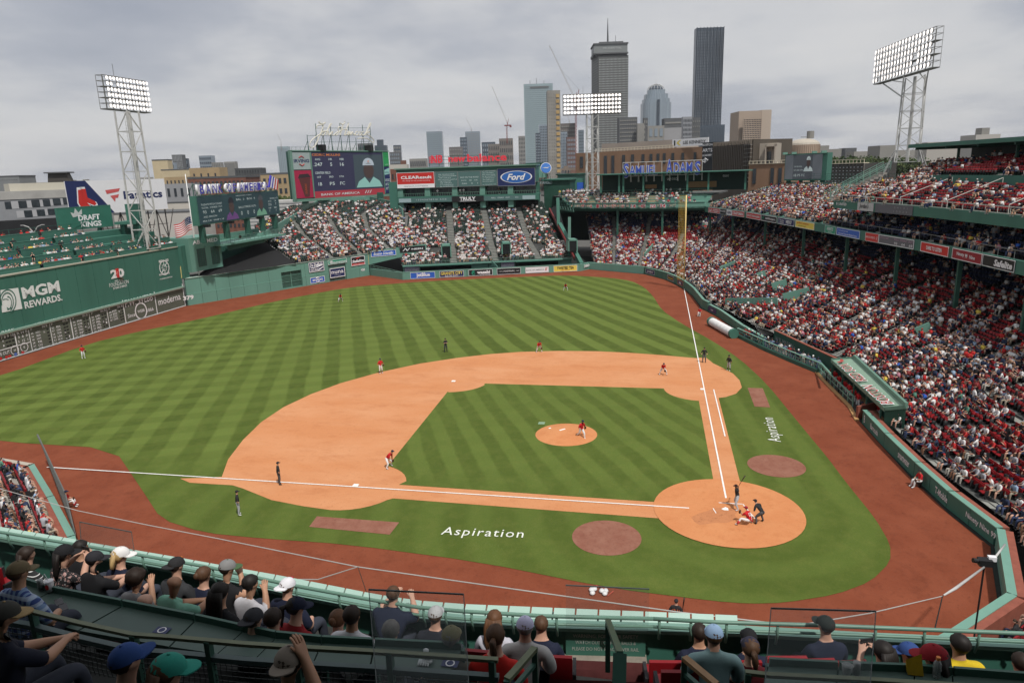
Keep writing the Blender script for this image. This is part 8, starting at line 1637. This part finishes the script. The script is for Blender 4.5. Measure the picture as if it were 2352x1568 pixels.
def fence_near(top,z,h,label,posts,meshy=True):
 T_=PL(top,z);e=E("mesh_fence",label,"fence",T_[0]);mb=MB()
 for a,b in zip(T_[:-1],T_[1:]):mb.bar(a,b,.045,.03)
 mb.build("cap_rail",OL,e);mb=MB()
 for a,b in zip(T_[:-1],T_[1:]):mb.bar(a-(0,0,.17),b-(0,0,.17),.055,.05);mb.bar(a-(0,0,h),b-(0,0,h),.04,.05)
 mb.build("lower_rail",M("blue_green_rail",(.07,.11,.11),.4,.1,4),e)
 for q in posts:A=walk(T_,q*sum(np.linalg.norm(b-a)for a,b in zip(T_[:-1],T_[1:])))[0];mb=MB();mb.bar(A,A-(0,0,h+.2),.05,.06);mb.build("post",PG,e)
 if meshy:
  L2=sum(np.linalg.norm(b-a)for a,b in zip(T_[:-1],T_[1:]));n=int(L2/.055);mb=MB()
  for i in range(n):A=walk(T_,L2*(i+.5)/n)[0];mb.tube([A-V3(0,0,.18+(h-.2)*j/8)+V3(0,.006*(-1)**j,0)for j in range(9)],.0035,4)
  for j in range(1,int((h-.2)/.055)):
   for a,b in zip(T_[:-1],T_[1:]):mb.bar(a-(0,0,.18+j*.055),b-(0,0,.18+j*.055),.006)
  q=mb.build("wire_mesh",MESH,e);q["kind"]="stuff"
 return T_
fence_near([(-40,1384),(59,1400),(180,1430),(304,1457),(392,1463),(470,1470),(556,1478),(700,1487),(862,1496),(1010,1506),(1144,1515)],18.95,.75,"low mesh fence with an olive cap rail running behind the left counter",(.12,.36,.50,.66,.82,.99))
fence_near([(1712,1543),(1762,1549),(2000,1561),(2352,1584)],18.75,.6,"low mesh fence with a tan cap rail behind the right counter",(.01,.4,.8))
for pts,lb in(([(1164,1560),(1180,1543),(1228,1488)],"short slanting green end rail left of the aisle"),([(1572,1510),(1608,1540),(1646,1572)],"short slanting tan end rail right of the aisle")):
 Q=PL(pts,18.6);mb=MB()
 for a,b in zip(Q[:-1],Q[1:]):mb.bar(a,b,.06,.04)
 e=E("end_rail",lb,"rail",Q[0]);mb.build("cap",M("tan_wood_cap",(.30,.18,.09),.5,.15,6)if "tan" in lb else OL,e);mb=MB()
 for a,b in zip(Q[:-1],Q[1:]):mb.bar(a-(0,0,.16),b-(0,0,.16),.04,.04)
 for q in(Q[0],Q[-1]):mb.bar(q,q-(0,0,.9),.05)
 mb.build("lower_bars",PG,e)
GL=bpy.data.materials.new("clear_screen");GL.use_nodes=True;t=GL.node_tree;b=t.nodes["Principled BSDF"];b.inputs["Base Color"].default_value=(.10,.13,.13,1);b.inputs["Alpha"].default_value=.10;b.inputs["Roughness"].default_value=.08
def pane(q,ds,label,rimt=True):
 P=[at(x,y,d)for(x,y),d in zip(q,ds)];e=E("clear_screen",label,"glass screen",P[0]);n=np.cross(P[1]-P[0],P[3]-P[0]);n/=np.linalg.norm(n);mb=MB();mb.add(P+[p-n*.01 for p in P],[(0,1,2,3),(7,6,5,4),(0,4,5,1),(1,5,6,2),(2,6,7,3),(3,7,4,0)]);mb.build("pane",GL,e)
 mb=MB();mb.bar(P[0],P[1],.010,.014)
 if rimt:mb.bar(P[1],P[2],.008);mb.bar(P[0],P[3],.008)
 mb.build("edge_trim",M("screen_trim",(.07,.085,.085),.4),e)
pane([(847,1353),(1065,1364),(1077,1580),(866,1580)],(6.2,6.2,5.4,5.4),"tall clear screen with dark edges in front of the navy-shirted man");pane([(1771,1396),(2012,1403),(1998,1580),(1756,1580)],(6.2,6.2,5.5,5.5),"tall clear screen with dark edges at right before the black-capped boy");pane([(1299,1343),(1491,1352),(1489,1450),(1300,1440)],(8.8,8.8,8.9,8.9),"faint clear screen standing on the wall above the aisle",False);pane([(183,1198),(302,1221),(309,1270),(186,1240)],(11.6,11.4,11.4,11.6),"small clear screen at far left beyond the rail")
HC=dict(black=(.012,.009,.008),dark=(.022,.013,.009),brown=(.075,.038,.02),blonde=(.42,.29,.13),grey=(.16,.15,.14),auburn=(.10,.045,.02))
NEAR={}
def near_person(x,y,d,yaw,label,shirt,skin=0,hair=None,hc="dark",cap=None,brim=None,back=False,pose="lap",tr=(.03,.035,.05),sleeve=.9,lean=.05,tilt=-.15,hyaw=0.0,w=1.0,extra=None,shorts=None,logo=None):
 ps=dict(lap=((-.12,.34,.62),(.12,.34,.62)),chin=((-.12,.3,.62),(.06,lean+.2,1.08)),phone=((-.07,lean+.3,1.06),(.08,lean+.3,1.06)),rail=((-.12,lean+.36,1.0),(.12,lean+.36,1.0)),open=((-.3,.36,.62),(.32,.3,.66)),cap=((-.15,.35,.62),(.09,lean+.07,1.3)),clasp=((-.03,.5,.72),(.03,.5,.74)))[pose]
 key=(pose,sleeve,round(lean,2),w,shorts)
 if key not in NEAR:J,b_=sit(lean,*ps,.03,sleeve=sleeve,fing=pose in("phone","chin","cap","clasp","rail"),face=True,w=w,shorts=shorts);NEAR[key]=(skin_mesh("person",J,b_,2),J)
 me,J=NEAR[key];H=at(x,y,d);a=R(yaw);hd=J["hd"][0];c,s=math.cos(a-math.pi/2),math.sin(a-math.pi/2);base=H-V3(hd[0]*c-hd[1]*s,hd[0]*s+hd[1]*c,hd[2])
 LOCAL[0]=True;o=place_fig("person",me,[SKINM[skin],shirt if not isinstance(shirt,tuple)else cmat(shirt),cmat(tr),SHOE_B],base,a,label);headgear(o,hd,R(hyaw),tilt,hair,HC[hc]if hair else None,cap,brim,back)
 if logo:m_,col=logo;mb=MB();sy=1 if back else-1;mb.ell((hd[0],hd[1]+sy*.1*(1 if back else 1),hd[2]+.06),(.022,.012,.022),8,4);mb.build("cap_emblem",M("cap_emblem_"+m_,col,.6),o,smooth=True)
 if extra:extra(o,J,hd)
 LOCAL[0]=False;return o
def pattern(name,kind):
 m=bpy.data.materials.new(name);m.use_nodes=True;t=m.node_tree;b=t.nodes["Principled BSDF"];b.inputs["Roughness"].default_value=.85;g=G(t);tc_=g.n("ShaderNodeTexCoord");sp_=g.n("ShaderNodeSeparateXYZ");t.links.new(tc_.outputs["Object"],sp_.inputs[0])
 sn=lambda i,k,th:g.ramp(g.m("SINE",g.m("MULTIPLY",sp_.outputs[i],k)),th,th+.12)
 if kind=="stripe":c=g.mixc(sn(2,140,.75),(.012,.012,.014),(.6,.6,.6))
 elif kind=="plaid":c=g.mixc(g.m("MULTIPLY",sn(0,95,.0),.6),(.02,.045,.17),(.22,.34,.50));c=g.mixc(g.m("MULTIPLY",sn(2,85,.1),.55),c,(.45,.52,.62))
 elif kind=="redplaid":c=g.mixc(g.m("MULTIPLY",sn(0,120,.0),.7),(.30,.02,.03),(.02,.02,.03));c=g.mixc(g.m("MULTIPLY",sn(2,120,.3),.6),c,(.5,.45,.45))
 else:c=g.mixc(g.ramp(g.noise(tc_.outputs["Object"],22,3,.6),.56,.62),(.012,.012,.014),(.45,.27,.25));c=g.mixc(g.ramp(g.noise(tc_.outputs["Object"],34,3,.6),.64,.68),c,(.55,.55,.55))
 t.links.new(c,b.inputs["Base Color"]);return m
BLK2=(.010,.010,.012);NV=(.010,.014,.034)
def phone_in(o,J,hd):mb=MB();mb.box((J["lha"][0]+J["rha"][0])/2+V3(0,.03,.05),(.15,.012,.08));mb.build("phone",BLACK,o)
def can_in(o,J,hd):mb=MB();mb.tube([J["rha"][0]+V3(0,.02,-.06),J["rha"][0]+V3(0,.02,.07)],.033,12);mb.build("drink_can",cNavy,o)
def number_back(s,v,m_,wd,hh):
 def f(o,J,hd):
  c=J["che"][0];q=text(None,Fr(c+V3(-.2,-.215,v),V3(1,0,0),V3(0,.06,1),.4,.2),s,.5,.5,wd,hh,m_,off=0,bold=.02,name="shirt_lettering");q["_loc"]=1;NUM.append((q,o))
 return f
LRED=M("jersey_letter_red",(.28,.012,.02),.7,.05)
NP=near_person
NP(63,1272,9.6,-12,"woman with long dark wavy hair in a black top with thin white stripes",pattern("striped_cloth","stripe"),0,"long","dark",hyaw=-35);NP(42,1312,7.1,-8,"man in an olive camouflage cap and blue plaid shirt at the counter's left end",pattern("blue_plaid_cloth","plaid"),1,"crop","brown",(.13,.10,.055),hyaw=-15,w=1.12)
NP(147,1270,9.3,-14,"woman in black cap and floral top holding up a phone",pattern("floral_cloth","floral"),0,"long","black",BLK2,pose="phone",hyaw=-30,extra=phone_in);NP(186,1256,10.0,-16,"dark-haired man in black, mostly hidden behind the phone holder",BLK2,1,"short","black",hyaw=-30)
NP(217,1283,9.2,-14,"man in charcoal cap and black tee between the floral top and white cap",BLK2,0,"crop","black",(.02,.02,.025),hyaw=-30,pose="clasp");NP(277,1274,9.8,-12,"blonde woman in a white cap and navy tee",NV,0,"bob","blonde",(.70,.69,.68),hyaw=-45)
NP(313,1325,8.8,-14,"person with curly dark hair in grey raising a hand to the face",(.14,.14,.15),1,"curly","dark",pose="chin",hyaw=-10);NP(405,1297,9.3,-10,"man in a black and white cap with an orange patch, worn backwards",(.03,.032,.036),0,"crop","dark",(.02,.02,.022),(.02,.02,.022),True,logo=("orange",(.4,.12,.03)),hyaw=-20)
NP(399,1336,8.4,-18,"bald brown-skinned man in a mint green tee",(.16,.36,.27),2,pose="clasp",hyaw=-15,w=1.1);NP(332,1377,8.0,-14,"bald pink head low behind the counter beside the red seat",BLK2,0,"crop","grey",w=1.05);bpy.data.objects.remove([o for o in bpy.data.objects if o.name.startswith("hair")and o.parent and o.parent.get("label","").startswith("bald pink")][0])
NP(468,1318,9.3,-12,"woman with pinned-up brown hair in a navy top",NV,0,"bun","brown",hyaw=-10);NP(522,1303,9.1,-10,"man in a grey cap with green brim worn forward, black tank top",BLK2,1,"crop","dark",(.20,.20,.20),(.06,.11,.05),pose="chin",hyaw=-40,sleeve=.25)
NP(506,1358,8.2,-14,"woman with very long black hair and black top",BLK2,1,"long","black");NP(576,1338,8.6,-18,"young man with a fade haircut in a white tee, hand at his chin",(.58,.57,.60),1,"short","black",pose="chin",hyaw=-25)
NP(660,1345,9.0,-14,"man in a white backwards cap with a small red emblem, navy tee",NV,0,"crop","brown",(.66,.66,.70),None,True,logo=("red",(.35,.02,.03)),w=1.15,hyaw=-12);NP(582,1420,7.2,-14,"low dark grey backwards cap at the counter's edge",BLK2,0,"crop","dark",(.03,.031,.036),None,True)
NP(627,1418,7.4,-14,"dark-haired youngster in a pale tee beside the dark grey cap",(.42,.42,.45),0,"short","dark",w=.9);NP(680,1392,7.7,-16,"girl in a navy cap, low ponytail and red tee",(.25,.012,.016),0,"pony","black",NV,hyaw=-40,w=.9)
NP(776,1420,7.9,-8,"person with tied-up brown hair half hidden by the white jersey",(.05,.055,.07),0,"bun","auburn");NP(808,1412,7.5,-4,"dark-haired man in a white jersey with red name lettering",(.60,.60,.63),1,"short","dark",w=1.15,extra=number_back("DEVERS",-.12,LRED,.85,.5))
NP(903,1362,9.3,-4,"man with cropped hair and navy shirt leaning on the rail behind the screen",NV,0,"crop","brown",pose="rail",lean=.16,w=1.15,tilt=-.2);NP(898,1446,7.3,-4,"grey-haired man in dark clothes holding a drink can",(.05,.05,.055),0,"short","grey",extra=can_in,w=1.05)
NP(1000,1411,8.8,-2,"man in a light grey cap and black tee behind the tall screen",(.013,.014,.022),0,"crop","brown",(.40,.41,.42),tilt=-.1);NP(1036,1462,6.9,0,"wide olive bucket-like cap low behind the screen",(.10,.09,.06),0,"crop","grey",(.15,.14,.075))
NP(1136,1420,8.8,2,"woman with straight dark brown hair in a pale tee",(.44,.44,.50),0,"long","auburn",w=.92);NP(1138,1458,6.7,2,"woman with a long brown ponytail in a red jersey",(.50,.02,.015),0,"pony","brown",w=1.0);NP(1206,1438,7.5,4,"man in a lavender cap and white polo shirt",(.46,.45,.44),0,"crop","grey",(.42,.42,.58),None,w=1.2)
NP(1243,1432,8.6,10,"person in a navy tee with red lettering beside the white polo",NV,0,"crop","brown",lean=.1,extra=number_back("BOGAERTS",-.1,LRED,.8,.3),w=.95);NP(1606,1450,8.4,8,"man with thinning dark hair in a navy tee right of the aisle",NV,1,"short","dark",shorts=True);NP(1640,1458,7.3,6,"man in a pale blue cap and teal tee right of the aisle",(.17,.27,.28),0,"crop","brown",(.27,.40,.58),w=1.25)
NP(1724,1486,7.5,8,"girl in a navy cap and long ponytail with a maroon top",(.10,.01,.014),0,"pony","brown",(.025,.025,.045));NP(1720,1464,8.3,8,"dark cap peeping over the ponytailed girl's head",NV,1,"crop","dark",BLK2);NP(1897,1434,8.35,14,"boy in a black cap and navy tee sitting high behind the right screen",NV,0,"crop","dark",(.015,.02,.018),tilt=-.05,hyaw=25)
NP(2027,1494,7.6,18,"woman with black hair in red plaid looking at a phone",pattern("red_plaid_cloth","redplaid"),0,"bob","black",pose="phone",extra=phone_in,hyaw=20,w=.9);NP(2088,1496,7.8,18,"person in a royal blue cap tilted to the left",NV,1,"crop","dark",(.025,.06,.20),hyaw=50);NP(2146,1508,6.4,20,"long dark-haired person in a deep red cap",BLK2,0,"long","black",(.26,.012,.02),hyaw=45)
NP(2204,1478,7.3,16,"black-haired man in a bright yellow tee",(.55,.40,.015),1,"short","black",hyaw=22,w=1.2);NP(2345,1520,7.6,18,"person in grey shorts at the right edge of the picture",(.03,.03,.035),0,"short","dark",tr=(.13,.13,.17),shorts=True)
NP(10,1412,5.4,-14,"man in a dark cap with a straw-coloured brim clasping his hands, bottom left",(.008,.010,.022),1,"crop","dark",(.035,.035,.03),(.27,.19,.09),pose="clasp",hyaw=-35);NP(290,1514,4.7,-16,"child in a bright blue cap at the bottom left",NV,0,"crop","dark",(.02,.055,.19),hyaw=-25,tilt=.15,w=.95);NP(386,1540,4.7,-22,"child in a teal cap next to the blue one",NV,0,"bob","brown",(.02,.22,.17),hyaw=-28,w=.9)
NP(664,1520,4.7,0,"man in a tan backwards cap raising a hand to the crown",(.03,.03,.03),1,"crop","dark",(.17,.145,.12),None,True,pose="cap")
for k,(x,y,d,yw)in enumerate(((20,1290,9.6,-12),(282,1385,8.3,-14),(345,1400,7.9,-14),(1100,1475,8.2,2),(1270,1488,8.2,6),(1530,1500,8.3,8),(1560,1520,7.6,8),(1690,1500,8.4,10),(1790,1490,8.3,10),(1850,1496,8.2,12),(1920,1500,8.3,14),(2280,1545,7.8,16),(2330,1550,7.8,16))):
 o=bpy.data.objects.new("stadium_seat",chm[0]);COL.objects.link(o);o.location=tuple(at(x,y,d)-V3(0,0,.75));o.rotation_euler.z=R(yw)-math.pi/2;T(o,"dark red seat back showing in the near rows, %s from the left"%ORD[k],"seat","red seats in the near rows")
def put_on(x,y,z):return gz(x,y,z)
P=put_on(116,1356,18.37);e=E("paper_cup","white and red paper cup with a straw on the left counter","cup",P);mb=MB();mb.tube([P,P+(0,0,.13)],[.036,.048],16);mb.build("cup",M("cup_white",(.5,.49,.5),.5),e,smooth=True);mb=MB();mb.ell(P+(0,0,.13),(.051,.051,.012),14,4);mb.build("lid",cW,e);mb=MB();mb.tube([P+(0,0,.13),P+(-.01,.03,.22)],.005,6);mb.build("straw",cW,e);mb=MB();q=P-AXF*.047+(0,0,.06);mb.disc(q,V3(.2,-.98,0),(0,0,1),.022,10,r2=.035);mb.build("red_mark",cRed,e)
for x,y,lb in((136,1383,"smaller black phone on the left counter"),(146,1395,"larger black phone on the left counter")):P=put_on(x,y,18.37);mb=MB();mb.box((0,0,.006),(.075,.16,.011));o=mb.build("phone",M("phone_black",(.012,.012,.016),.2));o.location=tuple(P);o.rotation_euler.z=R(-38);T(o,lb,"phone")
P=put_on(95,1352,18.37);mb=MB();mb.tube([P,P+(0,0,.12)],.032,14);o=mb.build("drink_can",STEEL,smooth=True);T(o,"silver drink can beside the paper cup","can")
for x,y,lb in((372,1446,"blue round-badge sticker on the left counter"),(1034,1522,"blue round-badge sticker under the tall screen")):
 P=put_on(x,y,18.362);e=E("sticker",lb,"sticker",P);mb=MB();mb.box(P,(.10,.16,.002));mb.build("sheet",cNavy,e);mb=MB();mb.tube([P+(0,0,.001),P+(0,0,.003)],.045,20);mb.build("badge",cW,e);mb=MB();mb.tube([P+(0,0,.003),P+(0,0,.0045)],.033,20);mb.build("badge_core",cNavy,e)
P=put_on(979,1515,18.36);mb=MB()
for k in range(7):mb.ell(P+V3(random.uniform(-.05,.05),random.uniform(-.05,.05),.02+.01*k),(random.uniform(.02,.05),random.uniform(.02,.04),.02),8,5)
for k in range(5):mb.tube([P+V3(-.03,-.03+.02*k,.02),P+V3(-.10,-.05+.025*k,.015)],[.014,.008],6)
o=mb.build("plastic_gloves",M("thin_white_plastic",(.5,.53,.54),.35),smooth=True);T(o,"crumpled white plastic gloves on the counter behind the screen","gloves")
P=put_on(1944,1556,18.36);mb=MB();mb.tube([P,P+(0,0,.13)],[.034,.047],18);mb.tube([P+(0,0,.13),P+(0,0,.135)],.05,18);o=mb.build("plastic_cup",M("clear_plastic",(.3,.32,.32),.2,0,alpha=.55),smooth=True);T(o,"clear empty plastic cup on the right counter","cup")
P=put_on(1966,1546,18.36);mb=MB();mb.tube([P,P+(0,0,.12)],.033,14);o=mb.build("drink_can",STEEL,smooth=True);T(o,"silver can behind the clear cup","can")
P=put_on(2102,1550,18.36);mb=MB();mb.add([P+V3(*q)for q in((0,-.07,0),(0,.06,0),(.03,.08,.13),(.05,-.05,.19),(.07,-.07,0),(.07,.06,0))],[(0,1,2,3),(4,3,2,5),(0,3,4),(1,5,2)]);o=mb.build("snack_bag",M("snack_yellow",(.42,.27,.02),.3,.2,20));T(o,"open yellow snack bag before the red-capped person","snack bag")
P=put_on(2150,1552,18.36);e=E("water_bottle","clear bottle with an orange cap beside the yellow bag","bottle",P);mb=MB();mb.tube([P,P+(0,0,.13),P+(0,0,.17)],[.034,.034,.016],14);mb.build("bottle",M("clear_plastic",(.3,.32,.32),.2,0,alpha=.55),e,smooth=True);mb=MB();mb.tube([P+(0,0,.17),P+(0,0,.20)],.018,12);mb.build("cap",M("orange_paint",(.6,.2,.06),.6),e)
mb=MB();a=gx(1283,1412,-36.95)
for k in range(7):mb.tube([a+V3(.03*math.sin(k*2.3),.10-.035*k,.03),a+V3(-.03,.10-.035*k,-.1),a+V3(-.02+.02*math.sin(k),.09-.03*k,-.24-.03*(k%3))],[.02,.026,.012],6)
o=mb.build("grey_jacket",cmat((.26,.26,.29)),smooth=True);T(o,"grey garment draped over the rail left of the aisle","jacket")
for x,y in((1588,1498),(851,1472)):P=at(x,y,8.6);mb=MB();mb.tube([P+V3(-.03,0,-.06),P+V3(0,0,.02)],[.045,.06],14);o=mb.build("cup_holder",cRed,smooth=True);T(o,"red round cup holder on the front wall "+("right of the aisle" if x>1000 else "near the white jersey"),"cup holder")
CB=M("net_cable",(.42,.41,.39),.5)
def cable(pts,label,r=.022,m=CB):mb=MB();mb.tube(pts,r,5);o=mb.build("net_cable",m);T(o,label,"cable");return o
cable([at(-10,1119,30),at(178,1147+25,26),at(344,1206,23),at(500,1236,21),at(822,1301,17),at(1180,1352,15),at(1560,1405,14),at(1828,1436,14)],"long pale cable sagging across the near warning track",.014)
cable([at(1828,1436,14),at(2000,1407,18),at(2165,1368,25)],"cable rising from the glass screen to the corner post",.016);cable([at(822,1301,17),at(730,1330,14),at(640,1330,13)],"short branch cable left of the tall screen",.012);cable([at(822,1301,17),at(850,1384,12)],"thin dark cord dropping from the cable joint",.008,BLACK);cable([at(2165,1368,25),at(2148,1440,20)],"dark drop cord below the corner cable joint",.02,BLACK)
e=E("camera_boom","pole-mounted camera on a pale boom over the backstop corner","camera boom",at(2172,1362,25));mb=MB();mb.tube([at(2168,1366,25),at(2195,1350,26),at(2260,1302,29)],[.03,.055,.04],8);mb.tube([at(2285,1280,31),at(2308,1250,33)],.05,6);mb.build("boom",WSTEEL,e,smooth=True);mb=MB();C_=at(2262,1290,29.5);mb.box(C_,(.35,.5,.28));mb.tube([C_,C_+AXR*-.5+AXU*.08],.1,10);mb.tube([C_,C_+V3(0,0,-3.6)],.04,6);mb.build("camera_body",BLACK,e);mb=MB();mb.box(C_+AXR*.3+AXU*.15,(.2,.3,.2));mb.build("camera_cover",cW,e)
mb=MB();A=at(86,998,58);B=gz(150,1135,1.1);C_=gz(172,1228,1.1);mb.add([A,B,C_,C_+(0,0,.5),A+(0,.1,0)],[(0,1,2,3)]);mb.tube([A,B,C_],.07,5);o=mb.build("net_edge",M("net_grey",(.12,.125,.12),.7));T(o,"grey folded net edge rising from the angled third-base wall","net")
P=gz(1371,1358,0);e=E("equipment_pile","pile of white catcher's gear and bats on the near warning track","equipment",P);mb=MB()
for k in range(6):mb.ell(P+V3(random.uniform(-.4,.4),random.uniform(-.5,.5),.1),(.2,.16,.1),8,4)
mb.build("pads",WHITE,e,smooth=True);mb=MB()
for k in range(3):mb.tube([P+V3(-.4+.3*k,-.6,.05),P+V3(.1+.2*k,-.9+.5*k,.05)],[.02,.04],6)
mb.build("bats",mcol((.4,.08,.05)),e)
mb=MB();mb.box((-55,5,27.4),(24,60,.5))
for k in range(8):mb.bar((-68,-22+k*8,27.0),(-43.2,-22+k*8,27.0),.25,.5)
o=mb.build("roof_overhead",GREEN_M);T(o,"roof over the near rows","roof")
finish_numbers()
mb=MB();mb.box((900,300,140.7),(8400,8400,288.6));hz=mb.build("haze",bpy.data.materials.new("haze_air"));hz["kind"]="stuff";hm=hz.data.materials[0];hm.use_nodes=True;t=hm.node_tree;t.nodes.remove(t.nodes["Principled BSDF"]);v=t.nodes.new("ShaderNodeVolumePrincipled");v.inputs["Color"].default_value=(.86,.9,.96,1);v.inputs["Density"].default_value=.00006;v.inputs["Anisotropy"].default_value=.2;t.links.new(v.outputs[0],t.nodes["Material Output"].inputs["Volume"])
finish_texts()
